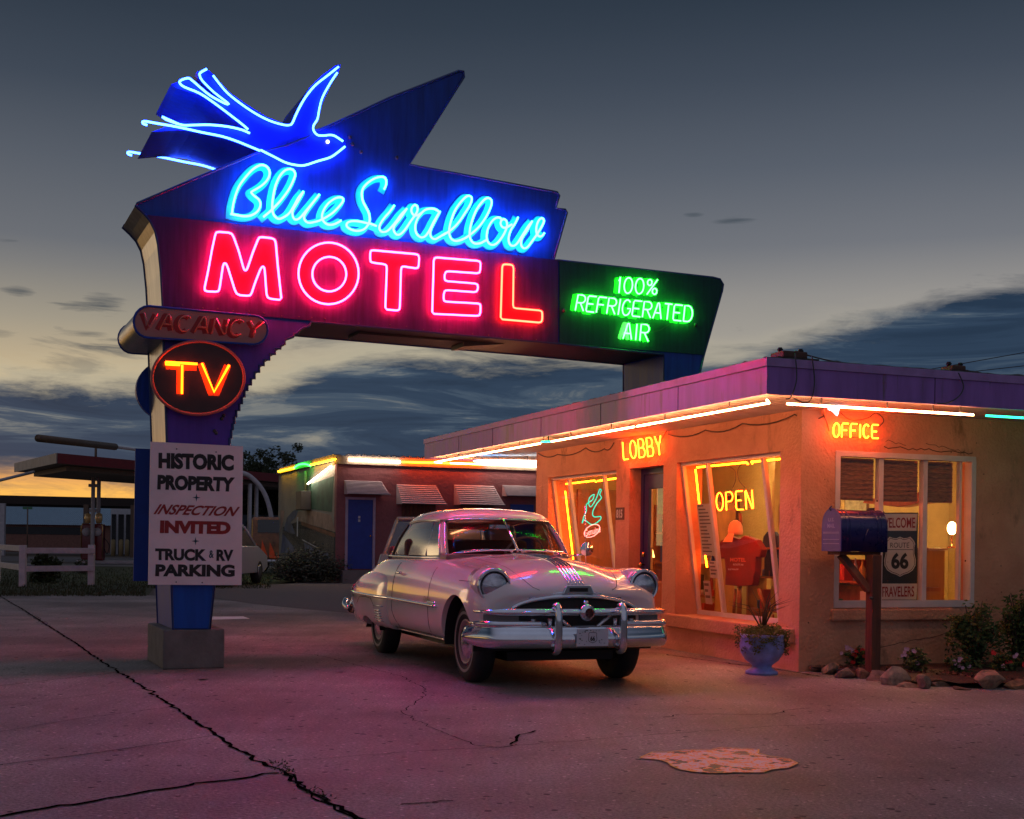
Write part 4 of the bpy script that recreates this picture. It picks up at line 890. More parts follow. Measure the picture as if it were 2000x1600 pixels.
# desk, shelves, pictures, papers
def box_thing(name, b0, b1, a0, a1, z0, z1, m, label, cat, group=None, bevel=.004):
    mb = MB(); bx(mb, b0, b1, a0, a1, z0, z1); return tag(mb.build(name, m, bevel=bevel), label, cat, group)
dk = thing('wooden_desk', 'orange wood desk with clutter behind the lobby window', 'desk', P_(1.6, 1.2, 0.03))
b = MB(); bx(b, 1.3, 2.0, .35, 2.5, .78, .82); b.build('top', woodM, dk)
b = MB(); bx(b, 1.34, 1.36, .4, 2.45, .05, .78); b.build('front_panel', woodM, dk)
rr = random.Random(4)
cols = [(.5, .35, .2), (.12, .03, .02), (.4, .06, .03), (.05, .05, .12), (.35, .3, .2), (.02, .02, .02)]
for i in range(8):
    a = .5 + .24 * i; h = rr.uniform(.1, .3); c = cols[i % 6]
    box_thing('souvenir_box', 1.42, 1.42 + rr.uniform(.1, .2), a, a + rr.uniform(.1, .2), .822, .822 + h, mat('goods%d' % (i % 6), c, .6), ['cream', 'dark brown', 'red', 'navy', 'tan', 'black'][i % 6] + (' souvenir box at the lamp end of the lobby desk' if i > 5 else ' souvenir box on the lobby desk'), 'box', 'souvenir boxes on the lobby desk')
box_thing('counter', .62, 1.0, .45, 1.35, .03, .55, mat('counter_dark', (.06, .03, .02), .6), 'low dark display counter under the shirt in the lobby window', 'counter')
box_thing('brochure_box', .44, .60, .52, .86, .46, .60, mat('brochure_tan', (.60, .33, .22), .7), 'low peach cardboard box on the inner window sill', 'box')
def framed(a0, a1, z0, z1, bwall, label, c=(.3, .3, .32)):
    t = thing('picture_frame', label, 'picture', P_(bwall, (a0 + a1) / 2, z0)); mb = MB()
    for (x0, x1, y0, y1) in [(a0, a1, z0, z0 + .03), (a0, a1, z1 - .03, z1), (a0, a0 + .03, z0 + .03, z1 - .03), (a1 - .03, a1, z0 + .03, z1 - .03)]: bx(mb, bwall - .03, bwall, x0, x1, y0, y1)
    mb.build('frame', mat('picture_wood', (.12, .04, .015), .5), t); mb = MB(); bx(mb, bwall - .015, bwall - .005, a0 + .03, a1 - .03, z0 + .03, z1 - .03); mb.build('print', mat('pic%.2f' % c[0], c, .6, var=.6, scale=9), t)
framed(.9, 1.35, 1.45, 1.95, 4.298, 'dark wood framed picture on the far lobby wall near the corner', (.25, .22, .18)); framed(1.9, 2.3, 1.5, 1.85, 4.298, 'small pale framed print on the far lobby wall', (.4, .42, .36)); framed(3.2, 3.8, 1.3, 1.9, 2.298, 'framed dark poster on the partition behind the door', (.15, .1, .2)); framed(5.0, 5.5, 1.4, 1.95, 2.298, 'framed picture behind the guitar neon', (.2, .1, .06))
# boomerang style wooden shelf and dark plant behind the OPEN tubes
b = MB(); b.prism([P_(2.0, .4, 1.88), P_(2.0, 1.7, 1.80), P_(2.0, 1.75, 1.76), P_(2.0, 1.1, 1.70), P_(2.0, .4, 1.76)], B_ * .18); tag(b.build('wall_shelf', woodM, bevel=.01), 'orange wood shelf hung high behind the open neon', 'shelf')
rr = random.Random(14)
ccol = [('red', (.5, .04, .03)), ('blue', (.04, .08, .35)), ('white', (.6, .58, .52)), ('black', (.02, .02, .02)), ('yellow', (.6, .4, .06)), ('green', (.05, .2, .08))]
def shelf(b0, b1, a0, a1, zz, label, where, seed):
    t = thing('display_shelf', label, 'shelf', P_((b0 + b1) / 2, (a0 + a1) / 2, .03)); r = random.Random(seed)
    for a in (a0, a1 - .03): mb = MB(); bx(mb, b0, b1, a, a + .03, .03, zz[-1] + .04); mb.build('side_panel', woodM, t)
    for z in zz: mb = MB(); bx(mb, b0 + .003, b1 - .003, a0 + .031, a1 - .031, z, z + .025); mb.build('shelf_board', woodM, t)
    for zi, z in enumerate(zz[:-1]):
        a = a0 + .06
        while a < a1 - .16:
            w = r.uniform(.06, .13); h = r.uniform(.08, (zz[zi + 1] - z) * .85); k = r.randrange(6); kind = r.random(); c = P_((b0 + b1) / 2, a + w / 2, z + .0255)
            lab = ccol[k][0] + (' mug' if kind < .3 else ' souvenir bottle' if kind < .5 else ' boxed souvenir') + ' on ' + ['the bottom', 'the second', 'the third', 'the upper'][min(zi, 3)] + ' board of ' + where
            m_ = mat('goods_' + ccol[k][0], ccol[k][1], .5)
            if kind < .3: o = MB().lathe([(.0, 0), (w * .42, 0), (w * .45, w * .9), (w * .38, w * .9), (w * .36, .02)], c, UZ, 12); nm = 'mug'
            elif kind < .5: o = MB().lathe([(0, 0), (w * .3, 0), (w * .3, h * .6), (w * .1, h * .8), (w * .1, h), (0, h)], c, UZ, 10); nm = 'bottle'
            else: o = MB(); bx(o, b0 + .05, b1 - .08, a, a + w, z + .0255, z + h); nm = 'souvenir_box'
            tag(o.build(nm, m_), lab, nm.replace('_', ' '), 'souvenirs on ' + where); a += w + r.uniform(.02, .06)
shelf(1.15, 1.42, .40, 2.9, (.05, .45, .85, 1.2), 'low wooden display shelf crowded with souvenirs behind the maroon shirt', 'the shelf behind the shirt', 3)
shelf(1.75, 2.05, 4.7, 6.6, (.05, .5, .95, 1.4, 1.8), 'tall wooden display shelf behind the guitar neon', 'the shelf behind the guitar neon', 4)
for i, (a, z, c_, nm) in enumerate([(.55, 1.35, (.02, .02, .025), 'black'), (2.55, 1.1, (.03, .04, .12), 'navy')]):
    q = P_(1.25, a, z); mb = MB(); pts = [q + A_ * u * .3 + UZ * v * .42 for u, v in [(-.5, .62), (-.25, .75), (.25, .75), (.5, .62), (.62, .3), (.42, .25), (.4, -.6), (-.4, -.6), (-.42, .25), (-.62, .3)]]
    mb.prism(pts, B_ * .07); tag(mb.build('hanging_shirt', mat('cloth_' + nm, c_, .85), bevel=.02), nm + ' t-shirt hanging at the ' + ('right' if i == 0 else 'left') + ' of the maroon shirt', 'shirt')
# posters and notices taped inside the glass
pap = mat('paper_pale', (.62, .50, .45), .8, var=.05, scale=30)
def notice(ptf, a0, a1, z0, z1, label, lines=9, m=pap, txt=None):
    t = thing('notice', label, 'notice', ptf((a0 + a1) / 2, z0, .03)); mb = MB()
    mb.quad(ptf(a1, z0, .03), ptf(a0, z0, .03), ptf(a0, z1, .03), ptf(a1, z1, .03)); mb.build('paper', m, t)
    mb = MB(); rr = random.Random(int(a0 * 100))
    for i in range(lines):
        z = z1 - (z1 - z0) * (i + .8) / (lines + .8); w = (a1 - a0) * rr.uniform(.4, .8); h = (z1 - z0) / lines * .35
        mb.quad(ptf(a1 - (a1 - a0) * .1, z, .027), ptf(a1 - (a1 - a0) * .1 - w, z, .027), ptf(a1 - (a1 - a0) * .1 - w, z + h, .027), ptf(a1 - (a1 - a0) * .1, z + h, .027))
    mb.build('print_lines', mat('print_grey', (.18, .12, .12), .8), t)
notice(pt2, 2.06, 2.38, 1.12, 1.72, 'long typed notice taped inside the left pane of the lobby window', 14)
notice(pt2, 2.0, 2.24, .86, 1.06, 'short pale notice below the long typed notice', 4)
notice(pt2, 2.26, 2.42, .55, .82, 'round award stickers on a strip at the foot of the left pane', 3)
notice(pt2, .46, .62, .50, .92, 'pale price list at the foot of the right lobby pane', 8)
notice(pt1, 4.34, 4.56, 1.05, 1.62, 'pink paper list taped inside the window beside the door', 10)
# sign on the door glass and on the wall
ds = thing('open_sign', 'black and white open sign hanging behind the door glass', 'sign', P_(.27, 3.2, 1.33)); mb = MB(); bx(mb, .27, .275, 2.98, 3.40, 1.33, 1.56); mb.build('board', whiteP, ds)
mb = MB(); text_local(mb, 'OPEN', P_(.266, 3.38, 1.37), -A_, UZ, .38, .14, .04); mb.build('lettering', blk, ds)
box_thing('door_poster', .27, .275, 3.42, 3.6, 1.62, 1.95, mat('green_poster', (.12, .28, .05), .6, var=.5, scale=15), 'green sticker poster inside the lobby door glass', 'poster')
ns = thing('number_plate', 'small dark plate with white house number beside the lobby door', 'sign', P_(-.01, 4.15, 1.52)); mb = MB(); bx(mb, -.012, -.001, 4.0, 4.24, 1.55, 1.71); mb.build('plate', mat('plate_brown', (.10, .03, .015), .5), ns)
mb = MB(); text_local(mb, '815', P_(-.016, 4.21, 1.575), -A_, UZ, .18, .11, .04); mb.build('lettering', whiteP, ns)
# curtains of orange painted jambs, chest behind the other window
box_thing('red_chest', .75, 1.2, 4.6, 6.3, .03, .72, mat('chest_red', (.28, .05, .03), .6), 'red wooden chest behind the window with the guitar neon', 'chest')
# ------------------------------------------------------------------ neon writing on and in the office
def neon_sign(name, label, txt, plane, q, off, tm, r=.010, gap=.3, wires=(), painted=None, cat='neon sign'):
    c = plane.quad(q, .5, .5, off); t = thing(name, label, cat, c)
    nm = plane.n
    for ch, sts in stroke_letters(txt, plane, q, off, gap):
        tb = MB(); blk_ = MB()
        for s in sts: tb.tube(catmull(s, 2) if len(s) < 4 else s, r, 6)
        L_ = tb.build('letter_' + ch.lower(), tm, t)
    blk_ = MB(); blk_.tube([plane.quad(q, .04, .03, off - .03), plane.quad(q, .96, .03, off - .03)], .005, 4); blk_.tube([plane.quad(q, .04, .97, off - .03), plane.quad(q, .96, .97, off - .03)], .005, 4); blk_.build('mounting_frame', ins, t)
    for w in wires: MB().tube(catmull([plane.px(*p, .03) for p in w], 4), .005, 4).build('wire', ins, t)
    return t
neon_sign('neon_sign', 'yellow neon sign reading LOBBY above the purple door', 'LOBBY', PL, [(1216, 864), (1290, 851), (1294, 888), (1218, 898)], .06, tubeAmber, .0082, .34, [[(1288, 866), (1296, 852), (1302, 842)]])
Z7 = lambda x, y: (1480 + .26 * x, 660 + .26 * y)
of = neon_sign('neon_sign', 'yellow neon sign reading OFFICE above the office window', 'OFFICE', PR, [Z7(570, 640), Z7(905, 655), Z7(905, 755), Z7(565, 745)], .06, tubeAmber, .0082, .3, [[Z7(535, 700), Z7(520, 640), Z7(490, 570)], [Z7(620, 560), Z7(680, 610), Z7(750, 618), Z7(830, 600), Z7(885, 565), Z7(930, 590), Z7(945, 630), Z7(905, 670)]])
# OPEN hanging inside the raked window
PO = Plane(P_(.30, 0, 0), -B_)
neon_sign('neon_sign', 'yellow neon OPEN sign hanging inside the raked lobby window', 'OPEN', PO, [Z6(920, 435), Z6(1215, 410), Z6(1225, 565), Z6(925, 580)], 0, tubeAmber, .0072, .36, [[Z6(1055, 395), Z6(1080, 330), Z6(1075, 250), Z6(1020, 212)], [Z6(1160, 390), Z6(1110, 330), Z6(1100, 240), Z6(1140, 190)]])
# border tubes behind the raked glass
tubeOr = emis('neon_border_amber', (1, .11, .002), 60)
for i, (strokes, lab) in enumerate([([[pt2(2.44, 1.72, .10), pt2(2.44, 2.13, .10)], [pt2(2.40, 2.15, .10), pt2(1.30, 2.15, .10), pt2(1.27, 2.13, .10)], [pt2(1.18, 2.13, .10), pt2(1.20, 2.15, .10), pt2(.42, 2.15, .10)], [pt2(2.42, .98, .10), pt2(2.43, 1.12, .10)]], 'amber border neon tubes inside the raked window with the shirt'),
    ([[pt1(6.36, .60, .10), pt1(6.36, 2.0, .10)], [pt1(6.30, 2.10, .10), pt1(5.3, 2.11, .10), pt1(5.25, 2.09, .10)], [pt1(5.2, 2.1, .10), pt1(4.30, 2.12, .10)]], 'amber border neon tubes inside the window with the guitar neon')]):
    t = thing('border_neon', lab, 'neon tube', strokes[1][0])
    for s in strokes: MB().tube(s, .010, 6).build('neon_tube', tubeOr, t)
# guitar shaped tube and pink word
Z5 = lambda x, y: (820 + .25 * x, 760 + .25 * y)
PG = Plane(P_(.28, 0, 0), -B_)
gt = thing('beer_neon', 'teal and pink neon sign inside the left lobby window reading Genuine', 'neon sign', PG.px(*Z5(1340, 1150)))
teal = emis('neon_teal', (.03, 1, .62), 1.3); pinkT = emis('neon_pink', (1, .22, .18), 5)
for s in [[(1268, 1048), (1285, 1020), (1330, 1055), (1365, 1055), (1410, 1020), (1412, 995), (1370, 1000), (1350, 985), (1355, 945), (1385, 890), (1420, 850), (1405, 825), (1418, 790), (1405, 782), (1395, 810), (1380, 850), (1350, 905), (1330, 920), (1318, 890), (1325, 850), (1355, 825), (1362, 830), (1350, 865), (1320, 885), (1300, 905), (1302, 950), (1280, 1000), (1268, 1048)]]:
    MB().tube(catmull([PG.px(*Z5(*p)) for p in s], 2), .0075, 6).build('guitar_tube', teal, gt)
ov = [PG.px(*Z5(1345 + 62 * math.cos(t_), 1108 + 46 * math.sin(t_) - 22 * math.cos(t_))) for t_ in [k * .45 for k in range(14)]]
MB().tube(ov, .0055, 6, closed=True).build('border_tube', pinkT, gt)
mb = MB(); text_on(mb, 'Genuine', PG, [Z5(*p) for p in [(1285, 1102), (1408, 1068), (1412, 1118), (1290, 1152)]], .004, 0); mb.build('lettering', pinkT, gt)
# ------------------------------------------------------------------ eave tubes
wh = emis('neon_warm_white', (1, .38, .15), 58); wh2 = emis('neon_cool_white', (.75, .88, 1), 26); tl = emis('neon_eave_teal', (.02, 1, .45), 6); bl = emis('neon_eave_blue', (.10, .45, 1), 24)
def eave(pts, m, lab, r=.0095):
    mb = MB(); mb.tube([P_(*p) for p in pts], r, 6); o = thing('eave_neon', lab, 'neon tube', P_(*pts[0]), 'neon tubes under the eaves'); mb.build('neon_tube', m, o)
    n = max(2, int((P_(*pts[-1]) - P_(*pts[0])).length / 1.1))
    for i in range(n):
        p = P_(*pts[0]).lerp(P_(*pts[-1]), (i + .5) / n); MB().tube([p + UZ * .012, p + UZ * .075], .007, 5).build('holder', ins, o)
zt = 2.52
eave([(-1.0, -.95, zt + .03), (-1.0, -.99, zt), (-1.0, 1.65, zt)], wh, 'warm white eave tube running from the roof corner above the lobby')
eave([(-1.0, 1.72, zt), (-1.0, 4.05, zt)], wh, 'second warm white eave tube along the fascia, above the lobby sign', )
eave([(-1.0, 4.1, zt), (-1.0, 4.4, zt + .02)], tl, 'short teal eave tube between the two white runs')
eave([(-1.0, 4.45, zt), (-1.0, 7.4, zt)], wh, 'warm white eave tube above the car windshield')
eave([(-1.0, 7.46, zt), (-1.0, 9.0, zt), (-.85, 9.1, zt)], wh, 'farthest white eave tube at the left roof end')
eave([(-.7, 9.1, zt), (0.9, 9.1, zt)], wh, 'white tube under the far edge of the roof')
eave([(-.2, 8.0, zt), (1.3, 7.5, zt)], wh2, 'cool white tube under the roof past the lobby wall')
dmd = [(-.55, 8.35, zt), (-.35, 8.2, zt), (-.2, 7.95, zt), (-.4, 8.1, zt), (-.55, 8.35, zt)]
eave(dmd, bl, 'small blue diamond of neon under the left roof end')
eave([(-.82, -1.0, zt), (.62, -1.0, zt)], wh, 'white eave tube above the office sign')
eave([(.62, -1.0, zt), (1.25, -1.0, zt)], wh, 'second white eave tube above the office window')
eave([(1.40, -1.0, zt), (3.4, -1.0, zt)], tl, 'teal eave tube at the right edge over the office window')
# floodlight at the corner
fl = thing('floodlight', 'small white floodlight lit under the eave beside the office sign', 'lamp', P_(.2, -.12, 2.5))
q = Plane(P_(0, -.35, 0), -A_).px(1618, 796)
MB().lathe([(0, 0), (.02, 0), (.028, .04), (.06, .085), (.064, .10), (.0, .095)], q, (-B_ * -.4 - UZ * .1 - A_ * .3), 14).build('lamp_head', emis('flood_white', (.9, .92, 1), 6), fl)
MB().tube([q, q + A_ * .1 + UZ * .06, P_(.25, -.02, 2.56)], .014, 6).build('bracket', whiteP, fl)
# swagged cables along the wall head
def cable(name, pts, label, r=.008, sag=.05):
    out = []
    for a, c in zip(pts, pts[1:]):
        for k in range(6): t = k / 6; out.append(V(a).lerp(V(c), t) - UZ * sag * 4 * t * (1 - t))
    out.append(V(pts[-1])); return tag(MB().tube(out, r, 5).build(name, mat('cable_brown', (.09, .05, .035), .6)), label, 'cable')
cable('wall_cable', [P_(-.02, 6.95, 2.58), P_(-.02, 6.2, 2.52), P_(-.02, 5.2, 2.55), P_(-.02, 4.6, 2.5), P_(-.02, 4.3, 2.56)], 'brown cable looped along the wall above the left window')
cable('wall_cable', [P_(-.02, 2.8, 2.56), P_(-.02, 1.9, 2.54), P_(-.02, 1.1, 2.55), P_(-.02, .1, 2.56), P_(.25, -.02, 2.55)], 'brown cable looped along the wall above the shirt window')
# transformers and cables on the roof
tfM = mat('rusty_box', (.10, .045, .03), .7, var=.4, scale=8); wdM = mat('weathered_board', (.035, .025, .022), .85)
def tfm(pxc, pyc, w, d_, h, label, a=-.9):
    p = Plane(P_(0, a, 0), -A_).px(pxc, pyc); p.z = 2.905
    t = thing('transformer', label, 'transformer', p)
    MB().par(p - B_ * (w * .85) - A_ * .05, B_ * (w * 1.7), A_ * (d_ + .1), UZ * .045).build('board', wdM, t, bevel=.005)
    MB().par(p - B_ * (w / 2) + UZ * .046, B_ * w, A_ * d_, UZ * h).build('case', tfM, t, bevel=.012)
    for s in (-1, 1):
        mb = MB()
        for k in range(3): mb.lathe([(.02 + .008 * (k % 2), .0), (.02 + .008 * (k % 2), .012)], p + B_ * s * (w * .42) + UZ * (.046 + h + k * .012) + A_ * d_ * .4, UZ, 8)
        mb.build('insulator', blk, t)
tfm(1554, 700, .26, .22, .065, 'rusty transformer box on a dark board at the near roof corner')
tfm(1874, 722, .16, .18, .05, 'smaller rusty transformer box near the right end of the roof edge')
PF = Plane(P_(0, RA0 - .02, 0), -A_)
cable('power_cable', [PF.px(1590, 677) + A_ * .3, PF.px(1680, 700) + A_ * .3, PF.px(1840, 712) + A_ * .3, PF.px(1930, 716) + A_ * .3, PF.px(2050, 742) + A_ * .3], 'black cable strung between the roof transformers', .007, .012)
for pts, lab in [([(1553, 690), (1556, 740), (1545, 775), (1535, 779)], 'black lead dropping from the corner transformer to the white tube'), ([(1586, 695), (1591, 745), (1585, 778), (1572, 787), (1550, 778)], 'second black lead dropping from the corner transformer'), ([(1872, 728), (1882, 755), (1872, 775), (1850, 787), (1830, 788)], 'black lead dropping from the right transformer')]:
    tag(MB().tube(catmull([PF.px(*p, .02) for p in pts], 5), .006, 5).build('neon_lead', ins), lab, 'cable')

for i, (y0, y1, d) in enumerate([(757, 686, 5), (752, 716, 6)]):
    tag(MB().tube([at(1560, y0, 24 + d), at(1800, (y0 + y1) / 2 + 3, 24 + d), at(2060, y1 - 8, 22 + d)], .012, 4).build('overhead_wire', ins), ['upper', 'lower'][i] + ' thin overhead wire crossing the sky behind the office roof', 'wire')

box_thing('reception_counter', 1.0, 1.5, 1.5, 1.9, .03, 1.08, woodM, 'orange wood reception counter behind the middle pane of the office window', 'counter')
box_thing('printer', 1.08, 1.34, 1.55, 1.80, 1.082, 1.25, mat('printer_white', (.6, .58, .52), .5), 'white printer on the reception counter in the office window', 'printer', bevel=.02)
box_thing('paper_box', 1.42, 1.62, 1.2, 1.34, 1.3, 1.52, mat('printer_white', (.6, .58, .52), .5), 'white cardboard sheet propped behind the office window left of the globe lamp', 'box')
box_thing('door_leaf', .55, 1.25, 6.74, 6.79, .03, 2.05, woodM, 'brown wooden door on the far wall seen through the office window', 'door')
def framed_a(b0, b1, z0, z1, a, label, c):
    t = thing('picture_frame', label, 'picture', P_((b0 + b1) / 2, a, z0)); mb = MB()
    for (x0, x1, y0, y1) in [(b0, b1, z0, z0 + .03), (b0, b1, z1 - .03, z1), (b0, b0 + .03, z0 + .03, z1 - .03), (b1 - .03, b1, z0 + .03, z1 - .03)]: bx(mb, x0, x1, a - .03, a, y0, y1)
    mb.build('frame', mat('picture_wood', (.12, .04, .015), .5), t); mb = MB(); bx(mb, b0 + .03, b1 - .03, a - .015, a - .005, z0 + .03, z1 - .03); mb.build('print', mat('pica%.2f' % c[0], c, .6, var=.6, scale=9), t)
mb = MB(); bx(mb, 1.6, 4.29, 3.0, 3.06, .03, 2.55); tag(mb.build('room_divider', wallpaper), 'yellow plaster divider wall behind the cabinet in the office window', 'wall')
framed_a(1.95, 2.35, 1.35, 1.85, 2.998, 'dark framed landscape on the divider wall behind the globe lamp', (.2, .22, .18)); framed_a(2.6, 3.0, 1.4, 1.9, 2.998, 'framed pale print on the divider wall near the right jamb of the office window', (.42, .4, .34)); framed_a(1.68, 1.88, 1.5, 1.75, 2.998, 'tiny framed photograph on the left end of the divider wall', (.1, .08, .07))
fg = thing('small_flag', 'small striped flag on a stick behind the left pane of the office window', 'flag', P_(.62, .4, 1.3)); MB().tube([P_(.62, .4, 1.3), P_(.60, .4, 1.72)], .004, 4).build('stick', woodM, fg)
mb = MB(); mb.grid([[P_(.604 + .018 * k, .4 + .01 * math.sin(k), 1.68 - .03 * k * .5 - .14 * v) for k in range(6)] for v in (0, .5, 1)]); mb.build('cloth', mat('flag_stripes', (.5, .06, .05), .8, scale=14, col2=(.6, .55, .5), aniso=(1, 1, 8)), fg)
# ------------------------------------------------------------------ room wing behind (far building)
C2 = V((-5.07, 36.85, 0))
def Q_(b, a, z=0): return C2 + B_ * b + A_ * a + UZ * z
def bq(mb, b0, b1, a0, a1, z0, z1): return mb.par(Q_(b0, a0, z0), B_ * (b1 - b0), A_ * (a1 - a0), UZ * (z1 - z0))
maroon = mat('maroon_stucco', (.26, .095, .10), .9, var=.15, scale=1.5, bump=.9, bscale=9)
greyst = mat('gable_stucco', (.30, .29, .23), .9, var=.15, scale=1.2, bump=.5, bscale=12)
wing = thing('room_wing', 'long maroon stucco motel wing with blue door and metal awnings behind the car', 'building', Q_(6, 4, 0))
b = MB(); bq(b, .0, 13, 0, .25, -.1, 3.42); bq(b, 12.8, 13, .25, 9, -.1, 3.42); bq(b, .25, 12.8, 8.8, 9.0, -.1, 3.4)
b.build('wall', maroon, wing)
b = MB(); bq(b, -.004, .22, .25, 9.04, -.1, 3.5); b.build('gable_wall', greyst, wing)
b = MB(); bq(b, -.06, 13.1, -.06, .12, 3.42, 3.66); bq(b, -.08, .14, .12, 9.1, 3.52, 3.70); b.build('parapet', mat('parapet_tan', (.30, .24, .17), .8, var=.2), wing)
b = MB(); bq(b, .2, 13, .2, 9, 3.3, 3.4); b.build('roof', roofM, wing)
b = MB()
for i in range(26): x = .3 + i * .24; 
pts = [Q_(.25 + .05 * i, -.03, 3.66 + .05 * abs(math.sin(i * .7)) * (1 if i % 3 else .3)) for i in range(60)]
b.tube(pts, .03, 4); b.build('roof_lining', mat('torn_felt', (.2, .18, .18), .8), wing)
doorB = mat('blue_door_paint', (.012, .045, .30), .45, var=.12)
b = MB(); bq(b, .34, 1.07, -.03, .0, .40, 2.40); dr = b.build('door', doorB, wing)
b = MB(); bq(b, .26, .335, -.05, -.001, .32, 2.47); bq(b, 1.075, 1.15, -.05, -.001, .32, 2.47); bq(b, .335, 1.075, -.05, -.001, 2.405, 2.47); b.build('door_frame', mat('trim_lilac', (.42, .34, .45), .6), wing)
b = MB(); bq(b, .64, .70, -.04, -.031, 1.86, 1.93); bq(b, .64, .70, -.04, -.031, 1.76, 1.83); b.build('door_number', whiteP, dr)
b = MB(); b.ball(Q_(1.0, -.06, 1.35), .03, 8); b.build('handle', mat('brass', (.7, .45, .16), .25, 1), dr)
b = MB(); bq(b, .1, 1.4, -.5, 0, -.1, .36); b.build('step', mat('step_concrete', (.2, .17, .16), .9), wing)
bq_ = MB(); bq(bq_, 5.35, 6.1, -.03, 0, .4, 2.38); bq_.build('door', doorB, wing)
b = MB()
for (x0, x1) in [(1.95, 3.0), (3.75, 4.85)]:
    for k in range(9): bq(b, x0 + k * (x1 - x0) / 9, x0 + (k + .85) * (x1 - x0) / 9, -.02, 0, .4, 2.45)
b.build('board_siding', mat('brown_board', (.12, .05, .03), .8, var=.4), wing)
awnM = mat('awning_metal', (.52, .45, .47), .45, .15, var=.1)
def awning(b0, b1, zt, zb, out):
    mb = MB(); n = 10
    for k in range(n):
        t0, t1 = k / n, (k + 1) / n; fl0 = .16 * t0 * t0; fl1 = .16 * t1 * t1
        y0 = -out * (t0 ** .9); y1 = -out * (t1 ** .9); z0 = zt - (zt - zb) * t0; z1 = zt - (zt - zb) * t1
        mb.add([Q_(b0, y0, z0), Q_(b1 + fl0, y0, z0), Q_(b1 + fl1, y1 - .02, z1 + .02), Q_(b0, y1 - .02, z1 + .02)], [(3, 2, 1, 0)])
        mb.add([Q_(b0, y1 - .02, z1 + .02), Q_(b1 + fl1, y1 - .02, z1 + .02), Q_(b1 + fl1, y1 + .015, z1), Q_(b0, y1 + .015, z1)], [(3, 2, 1, 0)])
    o = mb.build('awning', awnM, wing); md = o.modifiers.new('t', 'SOLIDIFY'); md.thickness = .012
    for bb, f in ((b0, 0), (b1, .16)):
        MB().prism([Q_(bb, -.001, zt)] + [Q_(bb + f * (k / 5) ** 2, -out * (k / 5) ** .9, zt - (zt - zb) * k / 5 - .01) for k in range(1, 6)] + [Q_(bb, -.001, zb)], B_ * .012).build('side_cheek', awnM, o)
awning(.22, 1.32, 2.95, 2.55, .45); awning(1.78, 2.98, 2.88, 2.30, .62); awning(3.55, 4.8, 2.92, 2.32, .62); awning(5.08, 6.25, 2.95, 2.62, .4); awning(7.2, 8.5, 2.9, 2.3, .6)
b = MB(); bq(b, -.35, -.02, 3.4, 4.2, 2.15, 2.75); b.build('air_conditioner', mat('ac_dark', (.05, .05, .05), .6), wing, bevel=.02)
b = MB(); b.tube([Q_(-.06, 4.1, 2.5), Q_(-.06, 4.1, 3.4)], .05, 8); b.build('vent_pipe', mat('pipe_tan', (.4, .3, .2), .6), wing)
# painted mural on the gable
GP = Plane(C2, -B_)
Zg = lambda x, y: (440 + .2 * x, 840 + .2 * y)
muc = {'mural_green': (.05, .12, .08), 'mural_tan': (.34, .24, .18), 'mural_dark': (.03, .035, .05), 'mural_road': (.10, .13, .18), 'mural_white': (.5, .5, .5), 'mural_rust': (.2, .09, .05), 'mural_blue': (.12, .15, .22)}
mural = [('mural_dark', [(535, 1480), (1070, 1480), (1075, 1000), (720, 890), (560, 950)], .004), ('mural_blue', [(540, 1200), (560, 1010), (620, 1080), (700, 1180), (640, 1200)], .008), ('mural_tan', [(690, 800), (820, 780), (1030, 830), (1075, 1000), (900, 940), (720, 890), (680, 850)], .008),
  ('mural_green', [(825, 530), (1060, 450), (1040, 800), (830, 770)], .008), ('mural_road', [(570, 980), (600, 860), (660, 790), (720, 770), (690, 850), (640, 900), (690, 1020), (640, 1010)], .012), ('mural_rust', [(740, 890), (1070, 1010), (1070, 1050), (900, 990), (745, 930)], .012), ('mural_white', [(750, 1065), (900, 1145), (895, 1152), (748, 1075)], .012), ('mural_white', [(700, 850), (712, 850), (708, 1040), (698, 1040)], .014), ('mural_blue', [(770, 1100), (880, 1160), (1000, 1200), (1060, 1330), (900, 1300), (780, 1180)], .010), ('mural_tan', [(540, 780), (580, 790), (560, 920), (535, 1000)], .010)]
for nm, pts, o_ in mural: MB().poly([GP.px(*Zg(*p), o_) for p in pts]).build('mural_paint', mat(nm, muc[nm], .85, var=.4, scale=2.5), wing)
yw = emis('wing_neon_yellow', (1, .5, .01), 16); og = emis('wing_neon_orange', (1, .10, .003), 60); gr = emis('wing_neon_green', (.02, 1, .05), 14); ww = emis('wing_neon_white', (1, .75, .6), 26)
WR_ = Plane(C2, -A_)
def wn(plane, pts, m, lab, r=.028, off=.12):
    o = thing('border_neon', lab, 'neon tube', plane.px(*pts[0], off), 'neon tubes along the rear wing roof'); MB().tube(catmull([plane.px(*p, off) for p in pts], 3), r, 5).build('neon_tube', m, o)
    for p in (pts[0], pts[-1]): MB().tube([plane.px(*p, off), plane.px(*p, .0)], .012, 4).build('holder', ins, o)
wn(GP, [Zg(518, 405), Zg(668, 370)], yw, 'yellow neon at the far end of the gable roof edge'); wn(GP, [Zg(672, 372), Zg(710, 342), Zg(760, 332), Zg(800, 338), Zg(830, 352)], gr, 'green arched neon on the gable roof edge'); wn(GP, [Zg(836, 340), Zg(1075, 285)], yw, 'yellow neon at the near end of the gable roof edge'); wn(GP, [Zg(805, 525), Zg(1035, 352)], ww, 'slanting white neon on the gable wall', .024)
wn(WR_, [Zg(1205, 288), Zg(1710, 312)], ww, 'white neon above the blue door of the rear wing', .03); wn(WR_, [Zg(1720, 312), (900, 905.5), (945, 908)], og, 'orange neon above the rear wing awnings', .022)
wn(WR_, [(952, 906), (1060, 912)], ww, 'white neon above the right awnings of the rear wing', .026)
wn(WR_, [(930, 901), (1060, 906)], ww, 'upper white neon at the right of the rear wing', .02, .2)
